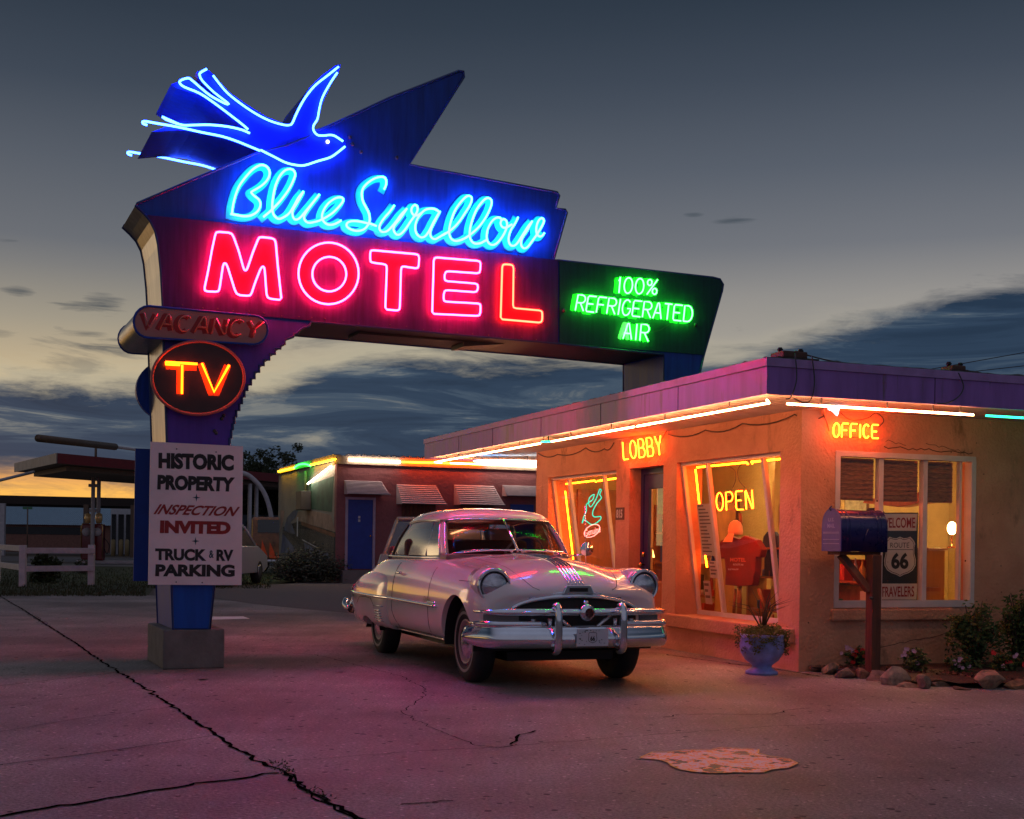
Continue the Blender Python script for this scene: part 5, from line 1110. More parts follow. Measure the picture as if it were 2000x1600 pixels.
# ------------------------------------------------------------------ filling station across the road
redF = mat('canopy_red', (.20, .012, .016), .5, var=.15); whtF = mat('canopy_white', (.42, .38, .34), .7, var=.2, scale=2); tanF = mat('canopy_soffit', (.30, .22, .17), .8)
gs = thing('station_canopy', 'red and white fuel station canopy across the road left of the sign', 'canopy', (-16, 57, 0))
cdir = V((.4376, 1, 0)).normalized(); P0 = V((-17.8, 50, 0)); ldir = V((-4.6, 7.6, 0)); 
zc0, zc1 = 4.08, 4.46
c4 = [P0, P0 + cdir * 20, P0 + cdir * 20 + ldir, P0 + ldir]
b = MB(); b.prism([p + UZ * zc0 for p in c4], UZ * (zc1 - zc0 - .03)); b.build('roof', tanF, gs)
b = MB(); b.prism([p + UZ * (zc0 - .02) for p in (P0 - ldir * .004, P0 + cdir * 20 - ldir * .004, P0 + cdir * 20, P0)], UZ * .4); b.build('red_fascia', redF, gs)
b = MB(); b.prism([p + UZ * (zc0 - .02) for p in (P0 - cdir * .06, P0 + ldir - cdir * .06, P0 + ldir, P0)], UZ * .4); b.build('white_fascia', whtF, gs)
ci = [P0 + cdir * .8 + ldir * .12, P0 + cdir * 19 + ldir * .12, P0 + cdir * 19 + ldir * .86, P0 + cdir * .8 + ldir * .86]
b = MB(); b.prism([p + UZ * 3.86 for p in ci], UZ * .2); b.build('ceiling_box', tanF, gs)
whm = mat('station_white_paint', (.48, .45, .46), .6, var=.12)
for (px_, Y, yb) in [(180, 56.6, 1100), (191, 57.4, 1101), (486, 62, 1092), (499, 63, 1096)]:
    p = at(px_, 1100, Y); p.z = 0
    MB().tube([p, p + UZ * 3.88], .09 if px_ < 300 else .10, 8).build('column', whm, gs)
for (px_, yy, Y) in [(182, 948, 56.8), (183, 997, 56.8)]:
    p = at(px_, yy, Y); MB().par(p - V((.18, .1, .08)), V((.4, .1, 0)), V((0, .2, 0)), V((0, 0, .14))).build('number_plate', whm, gs)
# pump island, pumps
isl = MB(); isl.prism([at(147, 1099, 56) * 1, at(262, 1099, 57.5), at(262, 1099, 60), at(147, 1099, 58)], UZ * .1)
isl = MB(); q0, q1 = at(147, 1100, 56.5), at(262, 1103, 57.5); q0.z = q1.z = .0
isl.par(q0, q1 - q0, V((0, 2, 0)), UZ * .16); tag(isl.build('pump_island', whm, bevel=.03), 'white painted concrete island under the fuel pumps', 'kerb')
pumpM = mat('pump_red', (.16, .01, .012), .35, var=.1, coat=.5); gold = mat('pump_trim', (.75, .5, .2), .25, .9)
def pump(px_, Y, label):
    p = at(px_, 1100, Y); p.z = .16; t = thing('fuel_pump', label, 'fuel pump', p, 'old fuel pumps on the island')
    MB().par(p + V((-.25, -.2, 0)), V((.5, 0, 0)), V((0, .4, 0)), UZ * 1.62).build('cabinet', pumpM, t, bevel=.06)
    MB().lathe([(.17, -.12), (.2, 0), (.17, .12)], p + UZ * 1.16 + V((0, -.19, .1)), V((0, -1, 0)), 14).build('dial', whm, t)
    mb = MB()
    for s in (-1, 1): mb.tube([p + V((s * .235, -.2, .1)), p + V((s * .235, -.2, 1.5)), p + V((s * .16, -.2, 1.66))], .022, 6)
    MB().lathe([(0, 0), (.12, .0), (.16, .2), (.14, .4), (0, .46)], p + UZ * 1.66, UZ, 12).build('globe', mat('globe_glass', (.9, .6, .25), .2, .3), t)
    for s in (-1, 1): MB().tube([p + V((s * .235, -.2, .1)), p + V((s * .235, -.2, 1.5)), p + V((s * .16, -.2, 1.66))], .02, 6).build('trim', gold, t)
    MB().tube(catmull([p + V((.25, -.05, 1.0)), p + V((.5, -.1, .7)), p + V((.42, -.1, .3)), p + V((.27, -.05, .5))], 4), .02, 5).build('hose', blk, t)
pump(171, 57.6, 'dark red vintage fuel pump behind the white columns, left one'); pump(192, 57.0, 'dark red vintage fuel pump in front of the white columns, right one')
# long lamp arms over the canopy
lampM = mat('lamp_housing', (.14, .09, .06), .5, .3)
p0, p1, p2 = at(74, 856, 50), at(225, 873, 56), at(285, 881, 58.5)
t = thing('canopy_lamp', 'long tubular lamp arm slanting above the station canopy', 'lamp', (p1.x, p1.y, p1.z)); MB().tube([p0, p1], .15, 10).build('lamp_tube', lampM, t); MB().tube([p1, p2, p2 + V((6, 14, -1.2))], .07, 6).build('arm', whm, t)
q = at(187, 892, 56); MB().tube([q - UZ * .3, q + UZ * .45], .06, 6).build('post', lampM, t)
t = thing('canopy_lamp', 'thin lamp arm slanting down left under the station canopy', 'lamp', at(0, 940, 48)); MB().tube([at(-60, 953, 46), at(66, 922, 52)], .06, 6).build('arm', whm, t)
# dark flat carport roof behind
cp_ = thing('flat_carport', 'long low dark flat carport behind the fuel pumps', 'carport', (-30, 76, 0))
dk_ = mat('carport_dark', (.035, .025, .02), .8)
q0 = at(-250, 966, 75); q1 = at(262, 972, 78); zz = 1.25 + (1046 - 967) / 2500 * 75
b = MB(); b.par(V((q0.x, q0.y, 3.12)), V((q1.x - q0.x, q1.y - q0.y, -.05)), V((0, 8, 0)), V((0, 0, zz - 3.12))); b.build('roof', dk_, cp_)
for px_ in (4, 167, 259): p = at(px_, 1070, 76); p.z = 0; MB().par(p - V((.12, .12, 0)), V((.28, 0, 0)), V((0, .24, 0)), UZ * 3.1).build('post', whm if px_ < 10 else lampM, cp_)
# blue metal roofed shed
sh_ = thing('metal_roof_shed', 'low brown building with ribbed blue metal roof far behind the pumps', 'building', (-35, 97, 0))
x0, x1 = at(-120, 1050, 95).x, at(214, 1050, 95).x
b = MB(); b.par(V((x0, 95, 0)), V((x1 - x0, 0, 0)), V((0, 9, 0)), UZ * 2.05); b.build('wall', mat('shed_brick', (.25, .12, .09), .85, var=.2), sh_)
b = MB(); n = 90
for i in range(n):
    xa = x0 - .5 + (x1 - x0 + 1) * i / n; xb = x0 - .5 + (x1 - x0 + 1) * (i + 1) / n; rr_ = .05
    b.add([V((xa, 94.6, 2.02)), V((xa + (xb - xa) * .75, 94.6, 2.02)), V((xa + (xb - xa) * .75, 99.5, 3.75)), V((xa, 99.5, 3.75))], [(0, 1, 2, 3)])
    b.add([V((xa + (xb - xa) * .75, 94.6, 2.02)), V((xa + (xb - xa) * .87, 94.6, 2.10)), V((xa + (xb - xa) * .87, 99.5, 3.83)), V((xa + (xb - xa) * .75, 99.5, 3.75))], [(0, 1, 2, 3)])
    b.add([V((xa + (xb - xa) * .87, 94.6, 2.10)), V((xb, 94.6, 2.02)), V((xb, 99.5, 3.75)), V((xa + (xb - xa) * .87, 99.5, 3.83))], [(0, 1, 2, 3)])
b.add([V((x0 - .5, 99.5, 3.75)), V((x1 + .5, 99.5, 3.75)), V((x1 + .5, 104.4, 2.02)), V((x0 - .5, 104.4, 2.02))], [(0, 1, 2, 3)])
b.build('roof', mat('blue_metal_roof', (.42, .55, .62), .4, .3, var=.1), sh_)
b = MB(); b.par(V((x0 + 5, 94.97, 1.3)), V((x1 - x0 - 7, 0, 0)), V((0, .03, 0)), UZ * .55); b.build('window_band', mat('dark_glass', (.01, .012, .015), .2), sh_)
gb = thing('garage_block', 'white block garage with three dark bay doors beyond the pumps', 'building', (-26, 94, 0))
x0, x1 = at(216, 1050, 88).x, at(300, 1050, 88).x
b = MB(); b.par(V((x0, 88, 0)), V((x1 - x0, 0, 0)), V((0, 9, 0)), UZ * 3.5); b.build('wall', mat('block_white', (.6, .6, .62), .8, var=.1), gb)
for (a, c) in [(218, 226.5), (231, 241.5), (246, 257), (262, 273)]:
    xa, xc = at(a, 1050, 88).x, at(c, 1050, 88).x; b = MB(); b.par(V((xa, 87.96, 0)), V((xc - xa, 0, 0)), V((0, .03, 0)), UZ * 2.75); b.build('bay_door', mat('dark_glass', (.01, .012, .015), .2), gb)
bolM = mat('bollard_tan', (.42, .33, .16), .6)
for i, px_ in enumerate((221, 236, 248)):
    p = at(px_, 1080, 80); p.z = 0; tag(MB().lathe([(.13, 0), (.13, .95), (.09, 1.03), (0, 1.06)], p, UZ, 10).build('bollard', bolM), ['left', 'middle', 'right'][i] + ' of the three tan bollards before the garage doors', 'bollard', 'bollards before the garage')
ss = thing('street_sign', 'small green street name sign on a thin post beyond the fence', 'sign', (at(52, 1075, 70).x, 70, 0)); p = at(53, 1075, 70); p.z = 0
MB().tube([p, p + UZ * 2.75], .04, 6).build('post', lampM, ss); q = p + UZ * 2.65; MB().par(q - V((.27, .02, 0)), V((.52, 0, 0)), V((0, .03, 0)), UZ * .13).build('name_plate', mat('sign_green', (.06, .22, .1), .5), ss)
# pale block of the station, with dark window, right of the sign
so = thing('station_office', 'pale blue station office with small dark window under the canopy', 'building', (-12.5, 70, 0))
x0, x1 = at(474, 1050, 69).x, at(640, 1050, 69).x
b = MB(); b.par(V((x0 - 4, 69, 0)), V((x1 - x0 + 4, 0, 0)), V((0, 5, 0)), UZ * 2.5); b.build('wall', mat('office_blue_wall', (.11, .15, .19), .8, var=.15), so)
xa = at(480, 1050, 69).x; b = MB(); b.par(V((xa, 68.95, at(0, 1055, 69).z)), V((.28, 0, 0)), V((0, .04, 0)), UZ * .45); b.build('window', mat('dark_glass', (.01, .012, .015), .2), so)
# white pipe arch
ap = [(476, 925), (490, 932), (508, 950), (520, 972), (528, 1000), (532, 1030), (535, 1060), (536, 1092)]
ar = [at(x, y, 52) for x, y in ap]; ar = [at(440, 928, 54), at(460, 923, 53)] + ar
tag(MB().tube(catmull(ar, 4), .1, 8).build('pipe_arch', whm), 'curved white pipe arch rising behind the sign board', 'arch')
q0 = at(474, 1098, 50); q1 = at(520, 1098, 50); q0.z = q1.z = 0
tag(MB().par(q0, q1 - q0, V((0, .3, 0)), UZ * .22).build('low_wall', whm), 'low white kerb wall between the sign and the bush', 'wall')
# ------------------------------------------------------------------ fence
fenM = mat('fence_white_paint', (.50, .45, .47), .7, var=.15, scale=6)
fn = thing('rail_fence', 'white two-rail wooden fence at the far left of the lot', 'fence', gnd(110, 1144))
pA = gnd(44, 1146); pB = gnd(178, 1143); pC = gnd(-75, 1120)
def post(p, h=1.0): MB().par(p - V((.075, .06, 0)), V((.15, 0, 0)), V((0, .12, 0)), UZ * h).build('post', fenM, fn, bevel=.008)
post(pA); post(pB, 1.02); mC = pA.lerp(pC, .35); mD = pA.lerp(pC, .62); post(mC, .98); post(mD, .98); post(pC, .95)
def rail(p, q, z, h=.14):
    d = (q - p); s = d.normalized().cross(UZ) * .04; MB().par(p + UZ * z + s * 1.6, d, -s, UZ * h).build('rail', fenM, fn, bevel=.006)
for z in (.36, .80): rail(pA - V((.0, 0, 0)), pB + V((.05, 0, 0)), z); rail(pC, pA, z + (.03 if z < .5 else .05))
# ------------------------------------------------------------------ plants
def leafmat(name, c, c2): return mat(name, c, .6, scale=5, col2=c2, spec=.3)
leafD = leafmat('leaf_dark', (.012, .02, .008), (.05, .065, .02)); leafG = leafmat('leaf_green', (.03, .06, .015), (.08, .12, .03)); leafO = leafmat('leaf_grey', (.04, .05, .035), (.09, .10, .07))
barkM = mat('bark', (.06, .04, .03), .9, var=.3)
def leaves(mb, c, rad, n, size, rnd, sq=1.0, flat=.5):
    for i in range(n):
        d = V((rnd.gauss(0, 1), rnd.gauss(0, 1), rnd.gauss(0, 1))).normalized() * (rnd.random() ** .45); p = V(c) + V((d.x * rad, d.y * rad, d.z * rad * sq))
        a = V((rnd.gauss(0, 1), rnd.gauss(0, 1), rnd.gauss(0, flat))).normalized(); e = a.orthogonal().normalized(); e = (e + a.cross(e) * rnd.uniform(-1, 1)).normalized(); s = size * rnd.uniform(.6, 1.3)
        mb.add([p - a * s, p + e * s * .45, p + a * s, p - e * s * .45], [(0, 1, 2, 3)])
def tree(px_, top, Y, w, label, seed, m=leafD, n=9000):
    r = random.Random(seed); base = at(px_, 1060, Y); base.z = 0; h = at(px_, top, Y).z
    t = thing('tree', label, 'tree', base, 'trees behind the station'); tr = MB(); tr.tube([base, base + V((.1, 0, h * .3)), base + V((-.1, .2, h * .55))], [.28, .2, .12], 8)
    cr = MB(); k = 26
    for i in range(k):
        a = r.random() * 6.28; q = r.random() ** .6; c = base + V((math.cos(a) * w * q, math.sin(a) * w * .6 * q, h * (.30 + .62 * r.random() * (1 - .45 * q))))
        tr.tube([base + UZ * h * .35, c], [.07, .02], 5); leaves(cr, c, w * .34, n // k, .13, r, .75)
    for i in range(34):
        a = r.random() * 6.28; c = base + V((math.cos(a) * w * r.uniform(.5, 1.05), math.sin(a) * w * .5, h * r.uniform(.55, 1.0) )); leaves(cr, c, w * .12, 40, .11, r, .8)
    tr.build('trunk', barkM, t); cr.build('crown', m, t)
tree(515, 868, 74, 3.0, 'dark leafy tree just right of the sign board top', 11); tree(490, 884, 72, 2.2, 'low dark tree touching the right edge of the sign board', 15, n=6000); tree(590, 886, 78, 2.8, 'dark tree behind the yellow neon gable', 12); tree(535, 935, 70, 2.0, 'shorter dark tree under the red canopy edge', 13, n=5000); tree(470, 900, 84, 3.2, 'dark tree partly hidden behind the sign board', 14)
def bush(base, w, h, n, size, label, m, seed, stems=14, group=None, name='bush', thr=.45):
    r = random.Random(seed); base = V(base); t = thing(name, label, 'bush', base, group); cr = MB(); sm = MB()
    for i in range(stems):
        a = r.random() * 6.28; q = r.random() ** .5; tip = base + V((math.cos(a) * w * q, math.sin(a) * w * .7 * q, h * r.uniform(thr, 1) * (1 - .35 * q * q)))
        midp = base.lerp(tip, .5) + V((0, 0, h * .12)); sm.tube([base + V((math.cos(a), math.sin(a), 0)) * w * .15 * q, midp, tip], [.012 + .004 * h, .008, .004], 5)
        for k in range(n // stems):
            s = r.random() ** .7; p = (midp.lerp(tip, (s - .4) / .6) if s > .4 else base.lerp(midp, s / .4)) + V((r.gauss(0, 1), r.gauss(0, 1), r.gauss(0, .7))) * w * .13
            leaves(cr, p, .01, 1, size, r)
    for k in range(int(n * .22)):
        a = r.random() * 6.28; q = w * r.uniform(.2, .95); leaves(cr, base + V((math.cos(a) * q, math.sin(a) * q * .7, h * r.uniform(.03, .45))), .01, 1, size, r)
    sm.build('stems', barkM, t); cr.build('foliage', m, t); return t
p = gnd(588, 1140); bush(p + V((0, 1.2, 0)), 1.15, 1.0, 7000, .05, 'sprawling grey green bush in front of the mural wall', leafO, 21, 70, thr=.35)
p = gnd(88, 1138); bush(p, .42, .85, 2600, .06, 'dark spiky bush behind the white fence', leafD, 22, 40)
p = gnd(160, 1120); bush(p, .3, .5, 600, .06, 'small pale bush beside the right fence post', leafO, 23, 20)
# ------------------------------------------------------------------ flower bed by the office
bedpts = [P_(.18, -.02), P_(5, -.02)]
rockpx = [(1598, 1312), (1622, 1318), (1651, 1325), (1686, 1326), (1718, 1330), (1751, 1338), (1783, 1343), (1806, 1345), (1838, 1341), (1880, 1348), (1933, 1346), (1990, 1346), (2035, 1344)]
rk = [gnd(x, y) for x, y in rockpx]
bed = MB(); ring = [P_(.1, -.01), P_(.2, -.3)] + [q + V((0, .08, 0)) for q in rk[1:]] + [P_(4.2, -.6), P_(4.2, -.01)]
bed.poly([q + UZ * .05 for q in ring]); bed.build('flower_bed_soil', mat('mulch', (.05, .022, .014), .95, var=.6, scale=30, bump=1, bscale=60), kind='structure', loc=(0, 0, 0))
rnd = random.Random(31)
chipm = MB()
for i in range(900):
    t_ = rnd.random(); p = rk[0].lerp(rk[-1], t_) + A_ * rnd.uniform(.05, .75) + UZ * .055; a = rnd.random() * 6.28; d = V((math.cos(a), math.sin(a), rnd.uniform(-.2, .5))) * .022; e = V((-math.sin(a), math.cos(a), .2)) * .007
    chipm.add([p - d - e, p + d - e, p + d + e, p - d + e], [(0, 1, 2, 3)])
chipm.build('bark_chips', mat('mulch_chip', (.10, .045, .03), .9, var=.5, scale=20), kind='stuff', label='bark chips scattered over the flower bed', cat='mulch', loc=(0, 0, 0))
rockcol = [(.20, .15, .12), (.42, .36, .30), (.40, .33, .28), (.30, .20, .16), (.34, .25, .22), (.44, .38, .33), (.40, .34, .25), (.24, .2, .17), (.38, .30, .22), (.22, .15, .12), (.42, .32, .24), (.34, .22, .13), (.3, .2, .15)]
rlab = ['dull brown rounded rock against the wall corner, first of the bed edging', 'slanting pale wedge rock, second of the bed edging', 'square pale rock left of the mailbox post', 'small brown rock directly before the mailbox post', 'wide flat brown rock just right of the mailbox post', 'tall pointed white rock, highest of the bed edging', 'low flat pale rock right of the pointed white rock', 'small brown rock with a broken top', 'low sandy slab between two brown rocks', 'thin dark slab behind the edging gap', 'broad pale pointed boulder, largest of the bed edging', 'orange brown rock at the right end of the bed', 'brown rock past the right edge']
rsz = [(.13, .08, .10), (.10, .08, .13), (.12, .08, .13), (.09, .07, .11), (.15, .09, .12), (.13, .09, .21), (.13, .08, .08), (.09, .08, .12), (.12, .08, .07), (.10, .06, .05), (.19, .11, .16), (.13, .10, .12), (.13, .1, .12)]
for i, (c, s) in enumerate(zip(rk, rsz)):
    r = random.Random(40 + i); bm = bmesh.new(); bmesh.ops.create_icosphere(bm, subdivisions=2, radius=1)
    for k in range(9):
        n_ = V((r.gauss(0, 1), r.gauss(0, 1), r.gauss(0, 1))).normalized(); dd = r.uniform(.38, .72)
        for v in bm.verts:
            x = v.co.dot(n_)
            if x > dd: v.co -= n_ * (x - dd)
    for v in bm.verts:
        f = 1.0
        if i in (5, 10): f = 1 - .55 * max(0, v.co.z)
        v.co = V((v.co.x * f * s[0] * 1.12, v.co.y * s[1] * f * 1.1, v.co.z * s[2] * .68)) + V((r.gauss(0, .003), r.gauss(0, .003), r.gauss(0, .003)))
    mb = MB(); zmin = min(v.co.z for v in bm.verts); off = c + V((0, .03, -zmin - .03))
    mb.add([v.co + off for v in bm.verts], [tuple(v.index for v in f.verts) for f in bm.faces]); bm.free()
    tag(mb.build('border_rock', mat('rock%d' % i, (rockcol[i][0] * .75, rockcol[i][1] * .6, rockcol[i][2] * .5), .85, var=.5, scale=14, bump=.7, bscale=22), merge=True), rlab[i], 'rock', 'rocks edging the flower bed')
pinkP = mat('petal_pink', (.75, .42, .55), .6, var=.1); redP = mat('petal_red', (.75, .03, .03), .6, var=.1)
def flowers(px_, py_, w, h, seed, label, heads, Y=None):
    base = gnd(px_, py_) ; base.z = .04; t = bush(base, w, h, 520, .024, label, leafG, seed, 16, 'flowering plants in the bed', 'flower_plant', .5); t['category'] = 'flowers'; r = random.Random(seed)
    for (hx, hy, m) in heads:
        c = at(hx, hy, base.y - .05); mb = MB()
        for k in range(3):
            cc = c + V((r.gauss(0, .012), r.gauss(0, .01), r.gauss(0, .010)))
            for j in range(5):
                a = 6.28 * j / 5 + r.random() * .3; d = V((math.cos(a), -.35, math.sin(a))).normalized() * .022; e = V((-math.sin(a), 0, math.cos(a))) * .010; mb.add([cc, cc + d * .6 + e, cc + d, cc + d * .6 - e], [(0, 1, 2, 3)])
        mb.build('blossom', m, t)
flowers(1672, 1309, .17, .24, 51, 'pink and red flowers left of the mailbox post', [(1650, 1265, pinkP), (1665, 1270, pinkP), (1640, 1277, pinkP), (1675, 1270, redP), (1690, 1279, redP), (1664, 1293, redP), (1668, 1280, redP), (1636, 1281, pinkP), (1684, 1270, redP)])
flowers(1785, 1320, .15, .26, 52, 'pale pink flowers just right of the mailbox post', [(1771, 1268, pinkP), (1785, 1272, pinkP), (1792, 1295, pinkP), (1767, 1276, pinkP)])
flowers(1874, 1322, .14, .20, 53, 'small white pink flowers low in the middle of the bed', [(1876, 1287, pinkP), (1863, 1292, pinkP), (1874, 1303, pinkP), (1890, 1300, pinkP)])
flowers(1968, 1320, .16, .20, 54, 'red and pink flowers under the right bush', [(1941, 1274, redP), (1967, 1293, redP), (1983, 1282, pinkP), (1997, 1297, redP), (1958, 1300, pinkP)])
bush(gnd(1900, 1316) + V((.05, .15, .03)), .30, .74, 1900, .028, 'airy green shrub growing under the office window sill', leafG, 61, 30, thr=.6)
bush(gnd(1995, 1312) + V((.05, .1, .03)), .30, .86, 2200, .028, 'taller dense shrub at the right edge of the bed', leafG, 62, 30, thr=.6)
# ------------------------------------------------------------------ mailbox
mbY = 12.2; c0 = at(1643, 1077, mbY)
t = thing('mailbox', 'large dark blue mailbox on brown wooden post in the flower bed', 'mailbox', V((3.52, mbY + .3, .05)))
mbM = mat('mailbox_blue_paint', (.012, .014, .13), .28, .2, var=.2, coat=.6); mbD = mat('mailbox_door_purple', (.06, .045, .26), .4, .2, var=.15, bump=.2, bscale=20)
Lm, Wm, Hm = .53, .30, .40
def arch(k=12, inset=0.0, hh=Hm):
    w = Wm / 2 - inset; pts = [(-w, inset * 0), (w, inset * 0)]
    for i in range(k + 1): a = math.pi * i / k; pts.append((w * math.cos(a), (hh - Wm / 2) + w * math.sin(a) * 1.0))
    return pts
def mp(u, v, w): return c0 + B_ * u + A_ * (Wm / 2 + v) + UZ * w      # u along the box, v across, w up
sec = [mp(0, y, z) for y, z in arch()]
MB().prism(sec, B_ * Lm, smooth=True).build('body', mbM, t)
MB().prism([mp(-.012, y, z) for y, z in arch(12, -.006, Hm + .008)], B_ * .012).build('door', mbD, t)
for u in (.055, .10, .42, .46, .52):
    MB().tube([mp(u, y, z) for y, z in arch(12, -.002)], .005, 5, closed=True).build('rib', mbM, t)
mb = MB(); text_local(mb, 'U.S.', mp(-.0145, .05, .285), -A_, UZ, .10, .035, .02); text_local(mb, 'MAIL', mp(-.0145, .06, .225), -A_, UZ, .12, .04, .02); mb.build('lettering', mat('mailbox_relief', (.22, .20, .48), .4), t)
for z in (.07, .11, .17, .18): mb = MB(); mb.par(mp(-.016, -.13, z), B_ * .004, A_ * .26, UZ * .006); mb.build('door_ridge', mat('mailbox_relief', (.22, .20, .48), .4), t)
MB().tube([mp(-.02, 0, Hm - .01), mp(-.035, 0, Hm + .01), mp(-.01, 0, Hm + .035)], .008, 6).build('latch', mbM, t)
MB().tube([mp(.25, -.155, .10), mp(.30, -.157, .22)], .004, 6).build('flag', mbM, t)
postM = mat('post_wood', (.11, .038, .02), .7, var=.35, scale=5, aniso=(4, 4, .6), bump=.3, bscale=15)
pc = at(1705, 1082, mbY + .02); pw = .105
pp = V((pc.x, pc.y, .0)) - A_ * .0
mb = MB(); mb.par(V((pp.x - .0, pp.y, .0)), B_ * pw, A_ * pw, UZ * (c0.z - .03)); mb.build('post', postM, t, bevel=.006)
mb = MB(); mb.par(mp(.02, -.10, -.035), B_ * (Lm - .06), A_ * .20, UZ * .032); mb.build('shelf', postM, t)
s0 = mp(.10, -.01, -.04); s1 = V((pp.x, pp.y, 0)) + A_ * .06 + UZ * .83; dd = (s1 - s0).normalized(); nn = dd.cross(A_).normalized()
mb = MB(); mb.par(s0 - nn * .03 - A_ * .035, s1 - s0, nn * .06, A_ * .07); mb.build('brace', postM, t)
MB().tube([V((pp.x, pp.y, .76)) + B_ * k for k in (-.03, .0)], .012, 6).build('bolt', ins, t)
# ------------------------------------------------------------------ planter urn
uc = V((2.44, 12.42, 0)); t = thing('planter_urn', 'blue glazed urn planted with trailing greens at the office corner', 'planter', uc)
urn = mat('urn_blue_glaze', (.20, .27, .62), .45, var=.3, scale=9, bump=.25, bscale=25, coat=.2)
MB().lathe([(0, 0), (.155, 0), (.157, .025), (.125, .045), (.092, .07), (.10, .09), (.165, .14), (.208, .21), (.218, .29), (.205, .355), (.215, .385), (.195, .39), (.18, .35), (0, .34)], uc, UZ, 28).build('urn', urn, t)
for s in (-1, 1): MB().tube(catmull([uc + V((s * .03 - .1, -.16, .29)), uc + V((s * .06 - .1, -.175, .25)), uc + V((s * .02 - .1, -.165, .22))], 4), .010, 6).build('scroll', urn, t)
r = random.Random(70); mb = MB(); mossM = leafmat('planter_leaf', (.06, .07, .015), (.16, .17, .04))
for i in range(90):
    a = r.random() * 6.28; q = r.uniform(.02, .25); leaves(mb, uc + V((math.cos(a) * q, math.sin(a) * q, .42 - q * .1 + r.uniform(-.02, .05))), .05, 26, .016, r)
for i in range(46):
    a = r.random() * 6.28; leaves(mb, uc + V((math.cos(a) * .225, math.sin(a) * .225, .38 - r.random() * .16)), .045, 22, .015, r)
mb.build('foliage', mossM, t)
gm = mat('spike_grass', (.07, .06, .03), .6, var=.3)
for i in range(18):
    a = r.random() * 6.28; l = r.uniform(.25, .48); o = r.uniform(.1, .35); d = V((math.cos(a), math.sin(a), 0))
    MB().tube([uc + UZ * .42, uc + d * o * .4 + UZ * (.42 + l * .6), uc + d * o + UZ * (.42 + l * (1 - o * .9))], [.006, .005, .001], 4).build('spike_leaf', gm, t)
# ------------------------------------------------------------------ the old car
YAW = R(20.46); CO = V((.33, 11.62, 0)); CD = V((math.sin(YAW), -math.cos(YAW), 0)); CR = V((-math.cos(YAW), -math.sin(YAW), 0))
def K(x, y, z): return CO + CD * x + CR * (y * .94) + UZ * (z + .006 * x)
paint = mat('car_cream_paint', (.84, .70, .68), .2, 0, var=.04, scale=2, coat=1.0, spec=.6)
chrome = mat('chrome', (.80, .82, .86), .09, 1, var=.06, scale=6)
rubber = mat('tyre_rubber', (.016, .015, .016), .75, var=.2); blackM = mat('grille_black', (.006, .006, .007), .6)
carG = glass('car_glass', (.66, .66, .68), 1.35, .02, .10); sideG = glass('car_side_glass', (.45, .5, .5), 2.9, .16)
car = thing('vintage_car', 'cream two-door 1950s hardtop car parked before the lobby', 'car', K(-1.5, 0, 0))
def cage(st, capscale=.82):
    """st: list of (x, k, [(y,z)...]) half sections from bottom centre round to top centre"""
    rows = []
    for x, k, pts in st:
        full = [K(x - k * y * y, y, z) for y, z in pts] + [K(x - k * y * y, -y, z) for y, z in pts[::-1][1:-1]]
        rows.append(full)
    n = len(rows[0]); bm = bmesh.new(); vs = [[bm.verts.new(p) for p in r] for r in rows]
    for i in range(len(rows) - 1):
        for j in range(n): bm.faces.new((vs[i][j], vs[i][(j + 1) % n], vs[i + 1][(j + 1) % n], vs[i + 1][j]))
    h = n // 2
    for r_ in (vs[0], vs[-1]):
        for j in range(h):
            a, b_, c, d = r_[j], r_[j + 1], r_[(n - j - 1) % n], r_[(n - j) % n]
            q = []
            for v in (a, b_, c, d):
                if v not in q: q.append(v)
            if len(q) >= 3:
                try: bm.faces.new(q)
                except ValueError: pass
    bmesh.ops.recalc_face_normals(bm, faces=bm.faces); return bm
def sec(zb, wb, w3, w4, sh, cr, va, hs, z0, z4=.62, z3=None):
    return [(0, zb), (.5, zb), (wb, zb + .01), (w3, z3 or zb + .2), (w4, z4), sh, cr, va, hs, (0, z0)]
